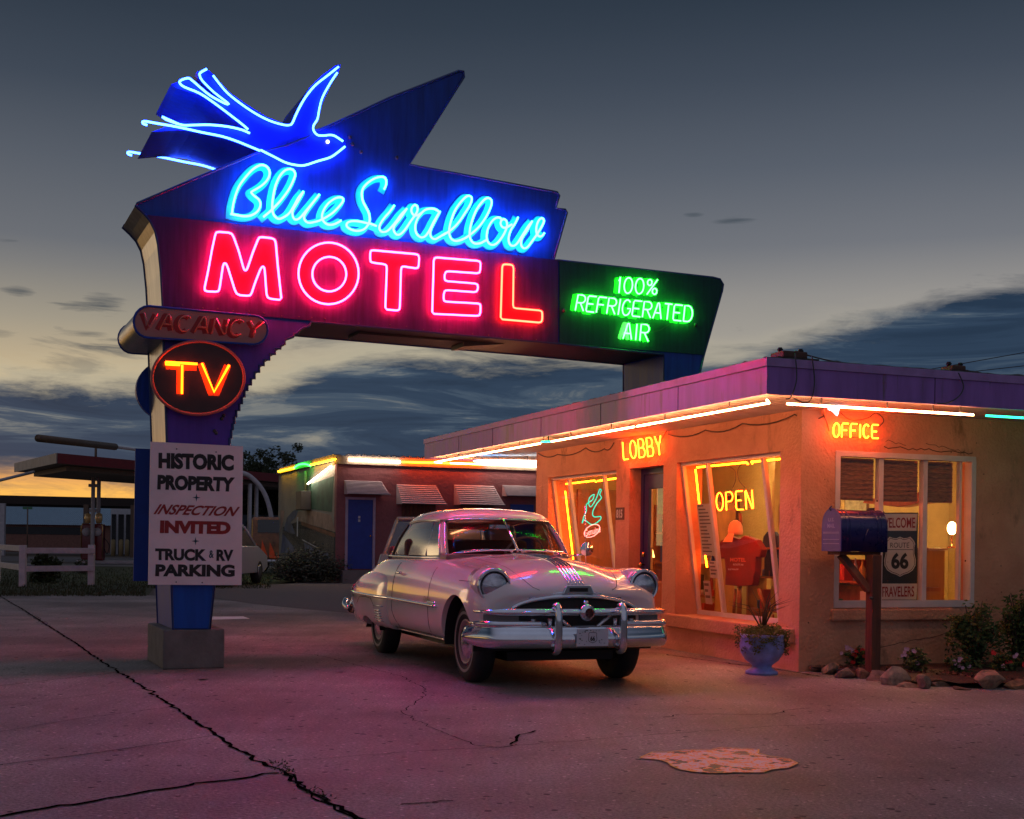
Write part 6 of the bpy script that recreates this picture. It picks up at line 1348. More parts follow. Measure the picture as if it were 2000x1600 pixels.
ST_ = [
 (.70, .16, [(0, .50), (.4, .50), (.70, .51), (.76, .58), (.77, .65), (.75, .71), (.62, .755), (.48, .77), (.30, .79), (0, .80)]),
 (.685, .15, [(0, .45), (.45, .45), (.76, .47), (.82, .57), (.835, .67), (.81, .76), (.67, .81), (.52, .82), (.32, .84), (0, .855)]),
 (.61, .13, sec(.38, .84, .89, .905, (.885, .84), (.74, .915), (.56, .885), (.34, .91), .935, .68)),
 (.42, .10, sec(.33, .88, .93, .942, (.92, .89), (.75, 1.005), (.57, .965), (.37, 1.0), 1.035, .7)),
 (.15, .05, sec(.31, .90, .942, .952, (.925, .91), (.755, 1.03), (.58, 1.01), (.38, 1.07), 1.11, .7)),
 (-.3, 0, sec(.30, .91, .945, .955, (.925, .92), (.76, 1.035), (.60, 1.035), (.40, 1.10), 1.14, .7)),
 (-.72, 0, sec(.30, .91, .945, .955, (.925, .93), (.78, 1.05), (.66, 1.07), (.45, 1.125), 1.16, .7)),
 (-1.02, 0, sec(.30, .91, .945, .955, (.92, .93), (.81, 1.06), (.72, 1.09), (.5, 1.10), 1.11, .7)),
 (-1.5, 0, sec(.30, .91, .945, .95, (.92, .92), (.83, 1.06), (.74, 1.085), (.5, 1.085), 1.085, .7)),
 (-2.3, 0, sec(.30, .91, .94, .945, (.92, .91), (.83, 1.06), (.74, 1.085), (.5, 1.085), 1.085, .7)),
 (-2.95, 0, sec(.30, .90, .93, .935, (.915, .90), (.82, 1.04), (.74, 1.08), (.5, 1.095), 1.10, .7)),
 (-3.45, 0, sec(.31, .88, .92, .92, (.90, .85), (.79, .98), (.68, 1.02), (.45, 1.05), 1.06, .68)),
 (-3.9, -.04, sec(.34, .84, .88, .88, (.85, .76), (.72, .87), (.60, .90), (.4, .93), .945, .62)),
 (-4.16, -.08, sec(.38, .78, .81, .82, (.79, .68), (.66, .76), (.55, .78), (.38, .81), .82, .58)),
 (-4.27, -.10, [(0, .45), (.4, .45), (.68, .46), (.71, .52), (.71, .56), (.68, .61), (.58, .65), (.48, .67), (.34, .69), (0, .70)]),
]
def finish(bm, name, m, cutters=(), sub=2, parent=car, smooth=True):
    off = WL[parent.name]
    me = bpy.data.meshes.new(name)
    for v in bm.verts: v.co -= off
    bm.to_mesh(me); bm.free(); o = bpy.data.objects.new(name, me); COL.objects.link(o)
    s = o.modifiers.new('s', 'SUBSURF'); s.levels = s.render_levels = sub
    tmp = []
    for cb in cutters:
        cm = bpy.data.meshes.new('c'); c = bpy.data.objects.new('c', cm); COL.objects.link(c); cm.from_pydata([p - off for p in cb.v], [], cb.f)
        b2 = bmesh.new(); b2.from_mesh(cm); bmesh.ops.remove_doubles(b2, verts=b2.verts, dist=.0001); bmesh.ops.recalc_face_normals(b2, faces=b2.faces); b2.to_mesh(cm); b2.free()
        bo = o.modifiers.new('b', 'BOOLEAN'); bo.operation = 'DIFFERENCE'; bo.object = c; bo.solver = 'EXACT'; tmp.append(c)
    dg = bpy.context.evaluated_depsgraph_get(); dg.update()
    me2 = bpy.data.meshes.new_from_object(o.evaluated_get(dg)); me2.name = name
    o.modifiers.clear(); o.data = me2
    me2.materials.clear(); me2.materials.append(m); me2.polygons.foreach_set('use_smooth', [True] * len(me2.polygons))
    try: me2.set_sharp_from_angle(angle=R(38))
    except Exception: pass
    for c in tmp: bpy.data.objects.remove(c)
    o.parent = parent; WL[o.name] = off; return o
def cyl(x, z, r, y0, y1, seg=36):
    mb = MB(); mb.lathe([(r, 0), (r, abs(y1 - y0))], K(x, y0, z), CR if y1 > y0 else -CR, seg); return mb
cut = [cyl(0, .36, .415, .50, 1.2), cyl(0, .36, .415, -.50, -1.2), cyl(-3.05, .05, .41, .45, 1.3), cyl(-3.05, .05, .41, -.45, -1.3)]
body = finish(cage(ST_), 'body', paint, cut)
def rfender(sgn):
    rows = []
    for x, f, zt, yt in [(-2.28, -.15, .90, .90), (-2.36, .35, .93, .90), (-2.5, .85, .955, .89), (-2.8, 1, .965, .88), (-3.2, 1, .955, .88), (-3.6, .95, .92, .87), (-3.95, .75, .85, .84), (-4.2, .35, .74, .79), (-4.30, -.2, .64, .72)]:
        e = .065 * f; k = 1 - max(0, -x - 3.6) * .14
        zb = .30 + max(0, -x - 3.6) * .1
        rows.append([(.55, zb), (.90 * k + e * .6, zb), ((.935 + e) * k, zb + .13), ((.94 + e) * k, .60), ((.925 + e) * k, .78 if x > -3.8 else .70), (yt + e * .6, zt - .05), (yt - .09, zt), (.6, zt - .03)])
    xs = [-2.28, -2.36, -2.5, -2.8, -3.2, -3.6, -3.95, -4.2, -4.30]
    bm = bmesh.new(); vs = [[bm.verts.new(K(x, sgn * y, z)) for y, z in r] for x, r in zip(xs, rows)]; n = 8
    for i in range(len(vs) - 1):
        for j in range(n): bm.faces.new((vs[i][j], vs[i][(j + 1) % n], vs[i + 1][(j + 1) % n], vs[i + 1][j]))
    for r_ in (vs[0], vs[-1]):
        for q in ((0, 1, 2, 7), (2, 3, 6, 7), (3, 4, 5, 6)): bm.faces.new([r_[k] for k in q])
    bmesh.ops.recalc_face_normals(bm, faces=bm.faces)
    return finish(bm, 'rear_fender', paint, [cyl(-3.05, .03, .40, sgn * .4, sgn * 1.3)])
fenders = [rfender(1), rfender(-1)]
for s in (1, -1):
    for x, z, r_, a0 in ((0, .36, .409, -8), (-3.05, .04, .395, 38)):
        an = [R(a0 + (180 - 2 * a0) * i / 24) for i in range(25)]
        mb = MB(); mb.grid([[K(x + r_ * math.cos(a), s * y, z + r_ * math.sin(a)) for a in an] for y in (.51, .90)]); mb.build('wheel_well', blackM, car)
        mb = MB(); mb.poly([K(x + r_ * math.cos(a), s * .512, z + r_ * math.sin(a)) for a in an]); mb.build('wheel_well_back', blackM, car)
def bvh(o):
    me = o.data; off = WL[o.name]; return BVHTree.FromPolygons([v.co + off for v in me.vertices], [tuple(p.vertices) for p in me.polygons])
BV = [bvh(body), bvh(fenders[0]), bvh(fenders[1])]
def cast(o, d):
    best = None
    for t in BV:
        h = t.ray_cast(o, d)
        if h[0] is not None and (best is None or h[3] < best[1]): best = (h[0], h[3])
    return best[0] if best else None
def side_pt(x, z, s=1, off=.0):
    h = cast(K(x, 1.6 * s, z), -CR * s); return (h if h is not None else K(x, .93 * s, z)) + CR * s * off
def top_pt(x, y, off=0):
    h = cast(K(x, y, 2.2), -UZ); return (h if h is not None else K(x, y, 1.1)) + UZ * off
def front_pt(y, z, off=0):
    h = cast(K(1.6, y, z), -CD); return (h if h is not None else K(.66, y, z)) + CD * off
# wheels
def wheel(x, s):
    c = K(x, s * .735, .357); ax = CR * s; w = thing_part = None
    ty = MB(); ty.lathe([(.20, -.09), (.30, -.095), (.345, -.075), (.357, -.03), (.357, .03), (.345, .075), (.30, .098), (.255, .10), (.205, .085), (.20, -.09)], c, ax, 40, cap=False)
    t = ty.build('wheel', rubber, car)
    MB().lathe([(.245, .1005), (.262, .1035), (.27, .1025)], c, ax, 40, cap=False).build('whitewall_band', mat('whitewall_grey', (.22, .2, .2), .6), t)
    MB().lathe([(.0, .0), (.203, .0), (.203, .088), (.185, .092), (.17, .05), (.0, .04)], c, ax, 32).build('rim', mat('rim_paint', (.35, .24, .24), .35, .2), t)
    MB().lathe([(.165, .055), (.16, .075), (.12, .10), (.10, .098), (.07, .115), (.03, .122), (0, .124)], c, ax, 32).build('hubcap', chrome, t)
for x in (0, -3.05):
    for s in (1, -1): wheel(x, s)
# greenhouse
BP = [(-.78, 0, 1.160), (-.82, .35, 1.150), (-.92, .58, 1.125), (-1.06, .685, 1.10), (-1.5, .745, 1.09), (-2.0, .755, 1.09), (-2.55, .755, 1.09), (-2.80, .745, 1.09), (-3.2, .66, 1.09), (-3.42, .4, 1.095), (-3.48, 0, 1.10)]
HP = [(-1.22, 0, 1.49), (-1.24, .31, 1.487), (-1.31, .51, 1.48), (-1.40, .585, 1.47), (-1.75, .612, 1.475), (-2.1, .62, 1.475), (-2.42, .61, 1.46), (-2.58, .60, 1.44), (-2.86, .50, 1.42), (-3.0, .3, 1.42), (-3.04, 0, 1.42)]
def cr_(P, s):
    s = max(0, min(len(P) - 1 - 1e-6, s)); i = int(s); t = s - i
    m = lambda k: V(P[k]) if 0 <= k < len(P) else (V((P[1][0], -P[1][1], P[1][2])) if k < 0 else V((P[-2][0], -P[-2][1], P[-2][2])))
    p0, p1, p2, p3 = m(i - 1), m(i), m(i + 1), m(i + 2)
    return .5 * ((2 * p1) + (p2 - p0) * t + (2 * p0 - 5 * p1 + 4 * p2 - p3) * t * t + (3 * p1 - p0 - 3 * p2 + p3) * t ** 3)
def G(s, t, sg=1, off=0):
    a, b_ = cr_(BP, s), cr_(HP, s); p = a.lerp(b_, t); c = V((-2.0, 0, p.z)); o = (p - c); o.z = 0; o.normalize()
    p = p + o * (.028 * 4 * t * (1 - t) + off); return K(p.x, p.y * sg, p.z)
def patch_(s0, s1, t0, t1, ns, nt, name, m, off=0, both=True, thick=0):
    out = []
    for sg in ((1, -1) if both else (1,)):
        mb = MB(); rows = [[G(s0 + (s1 - s0) * i / ns, t0 + (t1 - t0) * j / nt, sg, off) for i in range(ns + 1)] for j in range(nt + 1)]
        if sg < 0: rows = [r[::-1] for r in rows]
        mb.grid([r[::-1] for r in rows]); o = mb.build(name, m, car)
        if thick: md = o.modifiers.new('t', 'SOLIDIFY'); md.thickness = thick; md.offset = -1
        out.append(o)
    return out
patch_(0.03, 2.9, .05, .955, 14, 5, 'windshield', carG)
patch_(3.32, 7.0, .05, .95, 16, 4, 'side_window', sideG, -.004)
patch_(8.05, 10, .06, .95, 10, 4, 'rear_window', carG)
patch_(2.9, 3.3, -.02, 1.0, 3, 5, 'windshield_pillar', paint, .002, thick=.03)
patch_(6.85, 8.1, -.03, 1.0, 8, 5, 'rear_pillar', paint, .002, thick=.03)
seal = mat('window_seal', (.05, .03, .03), .6)
for sg in (1, -1):
    def line(name, pts, r, m=chrome, seg=5): return MB().tube(pts, r, seg).build(name, m, car)
    line('windshield_trim', [G(2.92 * i / 16, .045, sg, .006) for i in range(17)] + [G(2.92, t / 8, sg, .006) for t in range(1, 8)] + [G(2.92 * (1 - i / 16), .965, sg, .006) for i in range(17)], .0085)
    line('side_window_trim', [G(3.3, .05, sg, .004)] + [G(3.3, t / 6, sg, .004) for t in range(1, 6)] + [G(3.3 + 3.55 * i / 14, .965, sg, .004) for i in range(15)], .007)
    line('belt_moulding', [G(3.05 + 5.0 * i / 24, .01, sg, .012) - UZ * .004 for i in range(25)], .014)
    line('window_bar', [G(4.05, .04, sg, .003), G(3.75, .95, sg, .003)], .007); line('window_bar', [G(6.3, .04, sg, .003), G(6.25, .95, sg, .003)], .006)
    line('window_seal', [G(6.86, .03 + .92 * t / 6, sg, -.004) for t in range(7)], .018, seal)
    line('drip_rail', [G(2.8 + 5.6 * i / 30, 1.0, sg, .014) for i in range(31)], .009, paint)
line('divider_bar', [K(-.775, 0, 1.165), K(-1.0, 0, 1.34), K(-1.215, 0, 1.487)], .013)
rows = []
NS = 40
for k, dz in [(1.012, -.012), (1.0, .012), (.965, .042), (.88, .075), (.7, .10), (.45, .118), (.2, .125), (.02, .127)]:
    ring = []
    for i in range(NS + 1):
        s = 10 * i / NS; p = cr_(HP, s); ring.append((p, k, dz))
    full = ring + [(V((p.x, -p.y, p.z)), k_, dz_) for p, k_, dz_ in ring[::-1][1:-1]]
    rows.append([K(-2.1 + (p.x + 2.1) * k_, p.y * k_, p.z * k_ + 1.475 * (1 - k_) + dz_) for p, k_, dz_ in full])
mb = MB(); mb.grid(rows, closed=True); mb.f = [f[::-1] for f in mb.f]; rf = mb.build('roof', paint, car)
md = rf.modifiers.new('t', 'SOLIDIFY'); md.thickness = .02; md.offset = -1
# interior
intM = mat('seat_red_brown', (.10, .03, .03), .7, var=.2); dashM = mat('dash_paint', (.16, .10, .10), .4)
def kb(mb, x0, x1, y0, y1, z0, z1): return mb.par(K(x0, y0, z0), CD * (x1 - x0), CR * (y1 - y0), UZ * (z1 - z0))
mb = MB(); kb(mb, -2.15, -1.65, -.68, .68, .75, 1.1); kb(mb, -2.3, -2.151, -.68, .68, .85, 1.28); mb.build('front_seat', intM, car, bevel=.05, bseg=3)
mb = MB(); kb(mb, -3.05, -2.6, -.62, .62, .75, 1.1); kb(mb, -3.2, -3.051, -.62, .62, .85, 1.2); mb.build('rear_seat', intM, car, bevel=.05, bseg=3)
mb = MB(); kb(mb, -1.22, -.9, -.64, .64, 1.02, 1.13); mb.build('dashboard', dashM, car, bevel=.03)
wc = K(-1.5, -.36, 1.13); wa = (CD * -.85 + UZ * .5).normalized(); uu = CR; ww_ = wa.cross(uu)
sw = MB(); sw.tube([wc + (uu * math.cos(a) + ww_ * math.sin(a)) * .205 for a in [6.283 * i / 28 for i in range(28)]], .012, 6, closed=True); st_ = sw.build('steering_wheel', mat('wheel_ivory', (.30, .18, .18), .4), car)
MB().tube([wc + uu * .2, wc - uu * .2], .009, 5).build('spoke', chrome, st_); MB().tube([wc, wc - wa * .4], .02, 6).build('column', dashM, st_); MB().ball(wc, .035, 10).build('hub', chrome, st_)
mb = MB(); kb(mb, -1.30, -1.28, -.11, .11, 1.38, 1.43); mb.build('rear_view_mirror', chrome, car, bevel=.008)
# lamps
lens = mat('headlamp_glass', (.38, .36, .42), .08, .9, var=.5, scale=11, bump=.3, bscale=26, coat=1, col2=(.75, .75, .8))
for s in (1, -1):
    c = K(.47, s * .745, .868); ax = (CD * 1 + CR * s * .08).normalized()
    MB().lathe([(.155, -.30), (.160, -.12), (.152, .0), (.140, .04)], c, ax, 32).build('headlight_housing', paint, car)
    h = MB().lathe([(.136, .03), (.147, .035), (.146, .06), (.137, .080), (.126, .074), (.122, .055)], c, ax, 32, cap=False).build('headlight', chrome, car)
    MB().lathe([(.125, .056), (.10, .078), (.055, .092), (0, .097)], c, ax, 28).build('lens', lens, h)
    MB().tube([c + ax * (.07) + (CR * math.cos(a) + UZ * math.sin(a)) * .143 for a in [R(20 + 140 * i / 12) for i in range(13)]], .010, 6).build('visor', chrome, h)
# front end
def arch_z(y): return .615 + .165 * math.sqrt(max(0, 1 - (y / .64) ** 2)) ** .9
ys = [-.64 + 1.28 * i / 28 for i in range(29)]
pts = [front_pt(y, arch_z(y), .012) for y in ys]
gp_ = MB(); top = [front_pt(y * .985, arch_z(y) - .012, .006) for y in ys]; botp = [front_pt(y * .985, .47, .010) for y in ys]; gp_.grid([top, botp], smooth=False); gp_.build('grille_shade_sheet', blackM, car)  # black sheet on the nose, painted as the shade inside the grille
MB().tube(pts, .022, 8).build('grille_arch', chrome, car)
MB().tube([p + UZ * .03 - CD * .002 for p in pts[4:-4]], .012, 6).build('grille_arch_upper', chrome, car)
def barx(y, x0, k, wrap): return x0 - k * y * y - wrap * max(0, abs(y) - .8) ** 2 * 10
def hbar(name, y0, y1, z, r, x0, k, wrap, m=chrome, n=24, zs=1.0, taper=True):
    P = []; Rr_ = []
    for i in range(n + 1):
        y = y0 + (y1 - y0) * i / n; P.append(K(barx(y, x0, k, wrap), y, z)); e = min(i, n - i) / n * 7; Rr_.append(r * (min(1, .35 + e) if taper else 1))
    return MB().tube(P, Rr_, 10).build(name, m, car)
hbar('grille_bar', -.94, .94, .655, .032, .83, .12, 1.0); hbar('grille_bar', -.60, .60, .655, .016, .875, .12, 0)
hbar('lower_grille_bar', -.96, -.36, .555, .030, .84, .12, 1.0); hbar('lower_grille_bar', .36, .96, .555, .030, .84, .12, 1.0); hbar('lower_grille_bar', -.62, .62, .525, .014, .80, .10, 0)
for s in (1, -1):
    mb = MB(); P0_ = [K(barx(y, .79, .12, 1.0), s * y, .57) for y in (.60, .70, .8, .88)]; P1_ = [K(barx(y, .79, .12, 1.0), s * y, .635) for y in (.60, .70, .8, .88)]; mb.grid([P0_, P1_], smooth=False); o = mb.build('parking_light', mat('parking_glass', (.20, .18, .18), .15, .3, coat=1), car); md = o.modifiers.new('t', 'SOLIDIFY'); md.thickness = .02
    for y in (.48, .32): MB().tube([K(.80, s * y, .515), K(.80, s * y, .60)], [.016, .022], 8).build('grille_tooth', chrome, car)
    MB().tube([K(.82, s * .27, .63), K(.82, s * .09, .50)], .016, 6).build('grille_strut', chrome, car)
MB().lathe([(.0, .05), (.04, .045), (.045, .03), (.062, .03), (.07, .01), (.068, -.03), (0, -.04)], K(.885, 0, .655), CD, 24).build('grille_medallion', chrome, car)
MB().lathe([(.0, .0), (.04, .0)], K(.942, 0, .655), CD, 20).build('medallion_face', mat('medallion_red', (.25, .10, .10), .3, .4), car)
MB().tube([K(.87, 0, .71), K(.86, 0, .75)], [.018, .022], 8).build('medallion_cap', chrome, car)
# name panel under the streaks
b0_ = front_pt(0, .835)
mb = MB(); mb.prism([b0_ + CR * a + UZ * z for a, z in [(-.15, -.035), (.15, -.035), (.115, .035), (-.115, .035)]], CD * .03); npn = mb.build('name_panel', chrome, car, bevel=.008)
mb = MB(); mb.par(b0_ + CD * .031 - CR * .085 - UZ * .017, CR * .17, UZ * .034, CD * .004); mb.build('name_inset', blackM, npn)
for i in range(5):
    y = (i - 2) * .036; P = [top_pt(x, y * (1 + .25 * max(0, .1 - x)), .004) for x in [-.72 + .08 * k for k in range(15)]] + [front_pt(y, z, .004) for z in (.99, .95, .91, .88)]
    MB().tube(catmull(P, 2), .0095, 6).build('hood_streak', chrome, car)
o_ = top_pt(.12, 0); MB().tube(catmull([o_ + UZ * .005 - CD * .2, o_ + UZ * .025, o_ + CD * .10 + UZ * .05, o_ + CD * .17 + UZ * .035], 4), [.004] * 3 + [.012] * 3 + [.02] * 4 + [.022, .016, .006], 8).build('hood_ornament', mat('ornament_amber', (.35, .12, .2), .2, .6, coat=1), car)
# bumper
def bumper(xc, zc, sgn, name, wrapd=.30):
    prof = [(-.06, .075), (-.03, .088), (.0, .085), (.012, .05), (.035, .02), (.042, -.02), (.03, -.06), (-.005, -.085), (-.04, -.085)]
    ys_ = [-1, -.985, -.96, -.9, -.8, -.6, -.3, 0, .3, .6, .8, .9, .96, .985, 1]
    rows = []
    for u in ys_:
        y = u * .965; x = xc - sgn * (.20 * y * y); w = abs(u)
        if w > .9: x -= sgn * wrapd * ((w - .9) / .1) ** 1.1
        nrm = CD * sgn if w < .9 else (CD * sgn * (1 - (w - .9) * 8) + CR * (1 if u > 0 else -1) * (w - .9) * 8).normalized()
        sc = 1 if w < .97 else .9 - (w - .97) * 6
        rows.append([K(x, y, zc + z * sc) + nrm * d for d, z in prof])
    mb = MB(); mb.grid(rows if sgn > 0 else rows); o = mb.build(name, chrome, car); md = o.modifiers.new('t', 'SOLIDIFY'); md.thickness = .008; sb = o.modifiers.new('s', 'SUBSURF'); sb.levels = sb.render_levels = 2; return o
bumper(.91, .445, 1, 'front_bumper', .34); bumper(-4.40, .47, -1, 'rear_bumper', .34)
for s in (1, -1):
    MB().tube(catmull([K(.90, s * .315, .33), K(.975, s * .315, .36), K(.985, s * .315, .50), K(.98, s * .315, .66), K(.95, s * .315, .71), K(.90, s * .315, .70)], 4), .033, 12).build('bumper_guard', chrome, car)
    MB().tube(catmull([K(-4.40, s * .45, .38), K(-4.47, s * .45, .42), K(-4.47, s * .45, .6), K(-4.42, s * .45, .64)], 4), .03, 10).build('rear_bumper_guard', chrome, car)
    MB().tube(catmull([K(-3.95, s * .97, .47), K(-4.2, s * .96, .5), K(-4.36, s * .9, .55)], 4), .035, 8).build('bumper_end', chrome, car)
# splash pan below
mb = MB(); kb(mb, .40, .66, -.60, .60, .33, .45); mb.build('splash_pan', blackM, car, bevel=.03)
mb = MB(); kb(mb, -4.0, .4, -.50, .50, .24, .32); mb.build('underbody', blackM, car)
# license plate
pc_ = K(.965, -.02, .45); lpn = MB().par(pc_ - CR * .145 - UZ * .072, CR * .29, UZ * .144, CD * .004).build('license_plate', mat('plate_white', (.62, .60, .66), .4, var=.04), car, bevel=.002)
LPp = lambda u, v, o=.0055: pc_ + CD * o + CR * (-u) + UZ * v
mb = MB(); text_local(mb, '66', LPp(-.022, -.028), -CR, UZ, .044, .04, .04); mb.build('lettering', blk, lpn)
hp_ = shield(0, 0, .075, -.09); mb = MB(); P = [LPp(x, y) for x, y in hp_]; mb.ribbon(P + [P[0]], .004, CD); mb.build('shield_line', blk, lpn)
mb = MB(); r = random.Random(9)
for i in range(34):
    u, v = r.uniform(-.13, .13), r.uniform(-.06, .06)
    if abs(u) < .045 and abs(v) < .05: continue
    w, h = r.uniform(.006, .016), .005; mb.quad(LPp(u, v), LPp(u + w, v + r.uniform(-.004, .004)), LPp(u + w, v + h), LPp(u, v + h))
mb.build('plate_marks', blk, lpn)
# side details
def xline(name, P, r, m=seal): return MB().tube(P, r, 4).build(name, m, car)
for s in (1, -1):
    xline('door_seam', [side_pt(-.80 + .10 * max(0, z - .62) * 0 - (.04 if z > .9 else 0) * (z - .9) * 8, z, s, -.001) for z in [1.0 - .05 * k for k in range(14)]] , .0055)
    xline('door_seam', [side_pt(-2.12 + .0 * k, z, s, -.001) for k, z in enumerate([1.03 - .05 * k for k in range(11)])] + [side_pt(-2.10 + .05 * k, .50 - .035 * k, s, -.001) for k in range(1, 4)] + [side_pt(-1.95 + .16 * k, .37, s, -.001) for k in range(8)], .0055)
    xline('rocker_trim', [side_pt(-.46 - .2 * k, .335, s, .004) for k in range(10)], .010, chrome)
    P = [side_pt(x, .655 - .006 * (x + 2), s, .008) for x in [-.50 - .12 * k for k in range(31)]]
    MB().tube(P, [.010] + [.017] * 29 + [.01], 6).build('side_moulding', chrome, car)
    P = [side_pt(x, .655 - .006 * (x + 2) + .03, s, .006) for x in [-.54 - .05 * k for k in range(6)]]; MB().tube(P, .012, 6).build('fender_script_bar', chrome, car)
    for k in range(5): z = .40 + .028 * k; MB().tube([side_pt(-2.40 - .012 * k, z, s, .004), side_pt(-2.50, z, s, .006), side_pt(-2.62, z, s, .006)], .007, 5).build('stone_guard_rib', chrome, car)
    MB().tube([side_pt(-2.38, .56, s, .003), side_pt(-2.5, .56, s, .004), side_pt(-2.66, .56, s, .004)], .005, 5).build('stone_guard_edge', chrome, car)
    P = [side_pt(-2.68, .42, s), side_pt(-2.68, .56, s), side_pt(-2.8, .63, s), side_pt(-3.05, .64, s), side_pt(-3.3, .63, s), side_pt(-3.42, .56, s), side_pt(-3.42, .38, s)]
    xline('skirt_seam', P, .004)
    h0 = side_pt(-1.98, .93, s, .03); MB().tube(catmull([h0, h0 + CD * .07 + CR * s * .012, h0 + CD * .15], 3), [.010, .012, .014, .014, .013, .012, .014], 8).build('door_handle', chrome, car)
    tq = K(-4.2, s * .80, .70); MB().lathe([(.05, 0), (.052, .03), (.03, .055), (0, .06)], tq, (-CD + CR * s * .5).normalized(), 16).build('tail_light', mat('tail_glass', (.25, .02, .08), .15, coat=1), car)
    # fender crease behind the headlight and hood seam
    xline('fender_crease', [side_pt(.30 - .06 * k, .90, s, .0) for k in range(6)], .004, seal)
P = [top_pt(x, .475 + .02 * (x < 0), -.001) for x in [.38 - .08 * k for k in range(14)]]
for s in (1, -1): xline('hood_seam', [front_pt(s * (.36 + .12 * (k / 5) ** .5), .83 + .022 * k, -.001) for k in range(6)] + [top_pt(x, s * (.50 + .05 * (-x if x < 0 else 0)), -.001) for x in [.36 - .08 * k for k in range(14)]], .004)
for s in (1, -1):
    q = [K(-.80, s * .06, 1.165), G(.9, .07, s, .012), G(1.9, .09, s, .014)]; MB().tube(q, .006, 5).build('wiper', chrome, car); MB().ball(q[0], .018, 8).build('wiper_pivot', chrome, car)
# spot lamp on the driver side pillar
sc_ = K(-.98, -.86, 1.19); sp = MB().lathe([(.0, -.07), (.05, -.05), (.068, 0), (.07, .02), (.0, .025)], sc_, CD, 18).build('spot_lamp', chrome, car); MB().tube([sc_ - UZ * .05, K(-1.08, -.72, 1.12)], .012, 6).build('stem', chrome, sp)
# antenna
MB().tube([K(-.9, -.82, 1.06), K(-.98, -.84, 1.62)], .004, 4).build('antenna', chrome, car)
# side script lettering
vs_, fs_ = textgeo('Chieftain', .02, .25); vs2, fs2 = textgeo('PONTIAC', .02)
mb = MB(); mb.add([side_pt(-.93 + .22 * (u) * 1.0 - .0, .685 + .04 * v, 1, .006) for u, v in vs_], fs_); mb.build('lettering', mat('script_dark', (.12, .08, .08), .3, .7), car)
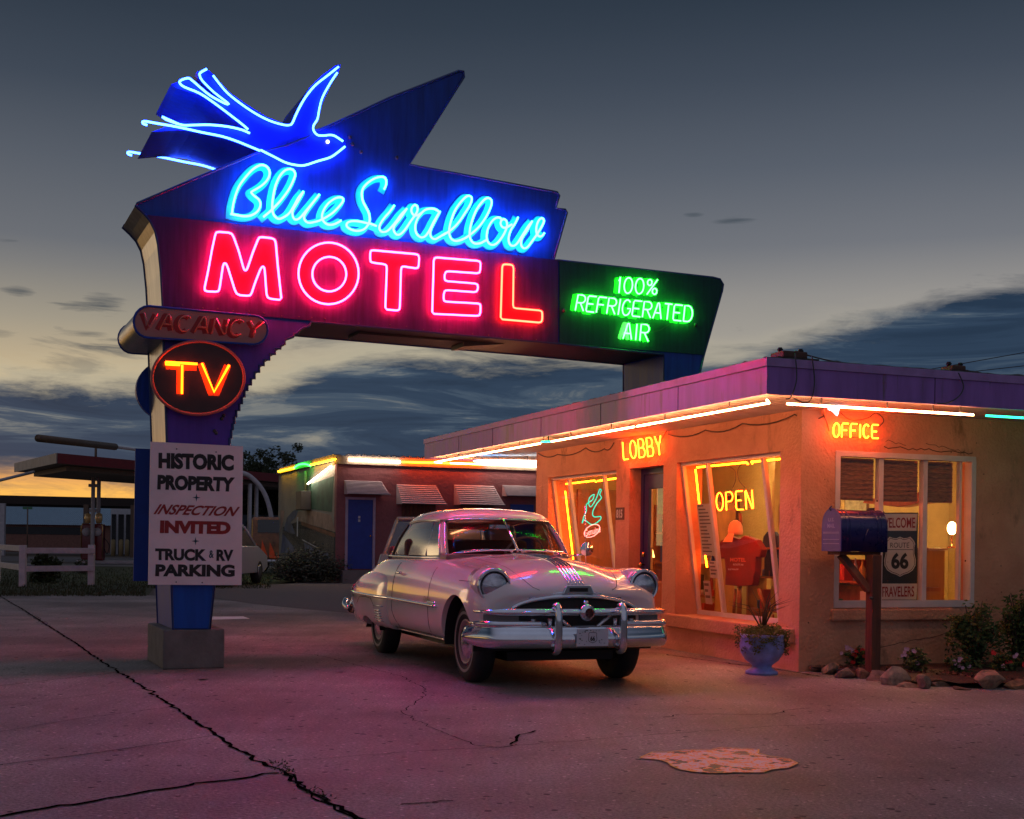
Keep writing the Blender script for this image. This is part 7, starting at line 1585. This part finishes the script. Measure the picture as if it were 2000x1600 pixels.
# ------------------------------------------------------------------ other vehicles
def modern(name, label, P, yaw, col, L_=4.6, Wd=1.85, Ht=1.75, wag=True, matname=None):
    d = V((math.sin(yaw), -math.cos(yaw), 0)); r_ = V((-math.cos(yaw), -math.sin(yaw), 0)); P = V(P)
    k = lambda x, y, z: P + d * x + r_ * y + UZ * z
    t = thing(name, label, 'car', P); pm = mat(matname or name + '_paint', col, .3, 0, var=.03, coat=.8); gd = mat('dark_car_glass', (.02, .03, .04), .08, 0, coat=1)
    hw = Wd / 2
    prof = [(L_ / 2, .45), (L_ / 2 - .05, .75), (L_ / 2 - .9, 1.0), (L_ / 2 - 1.0, 1.03), (-L_ / 2 + .1, 1.05), (-L_ / 2, .85), (-L_ / 2, .4), (-L_ / 2 + .4, .3), (L_ / 2 - .4, .3)]
    MB().prism([k(x, hw, z) for x, z in prof], -r_ * Wd).build('body', pm, t, bevel=.06, bseg=3)
    gh = [(L_ / 2 - 1.05, 1.02), (L_ / 2 - 1.75, Ht), (-L_ / 2 + .45, Ht), (-L_ / 2 + .08, 1.04)]
    mb = MB(); lo = [k(gh[0][0], hw - .06, 1.02), k(gh[3][0], hw - .06, 1.02), k(gh[3][0], -hw + .06, 1.02), k(gh[0][0], -hw + .06, 1.02)]; hi = [k(gh[1][0], hw - .2, Ht - .06), k(gh[2][0], hw - .2, Ht - .06), k(gh[2][0], -hw + .2, Ht - .06), k(gh[1][0], -hw + .2, Ht - .06)]
    mb.add(lo + hi, [(0, 1, 5, 4), (1, 2, 6, 5), (2, 3, 7, 6), (3, 0, 4, 7)]); mb.build('windows', gd, t)
    mb = MB(); mb.prism([p + UZ * .0 for p in hi], UZ * .07); mb.build('roof', pm, t, bevel=.03)
    mb = MB()
    for a, c in zip(lo, hi): MB().tube([a, c], .035, 5).build('pillar', pm, t)
    for a, c in ((0, 1), (3, 2)): MB().tube([lo[a].lerp(lo[c], .5), hi[a].lerp(hi[c], .5)], .03, 5).build('pillar', pm, t)
    for x in (L_ / 2 - .85, -L_ / 2 + .85):
        for s in (1, -1):
            w = MB().lathe([(0, -.1), (.25, -.11), (.33, -.08), (.34, 0), (.33, .08), (.25, .11), (.0, .08)], k(x, s * (hw - .1), .34), r_ * s, 20).build('wheel', rubber, t); MB().lathe([(.2, .10), (.12, .115), (0, .12)], k(x, s * (hw - .1), .34), r_ * s, 14).build('hubcap', mat('alloy', (.4, .4, .42), .3, .8), w)
    for s in (1, -1):
        MB().par(k(-L_ / 2 - .01, s * (hw - .22) - .1, .78), r_ * .2, UZ * .22, d * .03).build('tail_light', mat('tail_red', (.35, .02, .02), .2, coat=1), t)
        MB().par(k(L_ / 2 - .03, s * (hw - .25) - .12, .68), r_ * .24, UZ * .12, d * .03).build('headlight', lens, t)
    return t
modern('parked_car', 'grey green wagon parked behind the cream vintage car', (-1.22, 21.3, 0), .02, (.16, .20, .19), 4.3, 1.75, 1.62, matname='wagon_grey')
p = at(416, 1110, 34); p.z = 0; modern('parked_car', 'white car parked behind the sign board, rear end showing', p, R(176), (.55, .55, .56), 4.4, 1.8, 1.6, matname='car_white')
# flame painted old truck under the arch
p = at(540, 1090, 46); p.z = 0
t = thing('old_truck', 'old panel truck with orange flame paint beyond the white pipe arch', 'truck', p); dk2 = mat('truck_dark', (.10, .045, .025), .4, var=.9, scale=4, coat=.6, col2=(.30, .13, .06)); fl_ = mat('flame_paint', (.85, .10, .02), .4, coat=.5)
MB().par(p + V((-.75, -.9, .5)), V((2.2, 0, 0)), V((0, 2, 0)), UZ * 1.5).build('body', dk2, t, bevel=.12, bseg=3)
rr = random.Random(77)
mb = MB()
for i in range(7):
    x = -.7 + .3 * i; mb.add([p + V((x, -.905, .55)), p + V((x + .28, -.905, .55)), p + V((x + .1 + rr.uniform(-.1, .1), -.905, 1.0 + rr.random() * .25))], [(0, 1, 2)])
mb.build('flames', fl_, t)
MB().par(p + V((-.7, -.98, .38)), V((2.1, 0, 0)), V((0, .08, 0)), UZ * .12).build('bumper', chrome, t, bevel=.03)
for x in (-.45, 1.2):
    w = MB().lathe([(0, -.1), (.3, -.1), (.36, 0), (.3, .1), (.0, .08)], p + V((x, -.8, .36)), V((0, -1, 0)), 18).build('wheel', rubber, t); MB().lathe([(.2, .10), (0, .13)], p + V((x, -.8, .36)), V((0, -1, 0)), 14).build('hubcap', chrome, w)
MB().par(p + V((-.5, -.93, 1.45)), V((.8, 0, 0)), V((0, .03, 0)), UZ * .45).build('window', mat('dark_car_glass', (.02, .03, .04), .08), t)
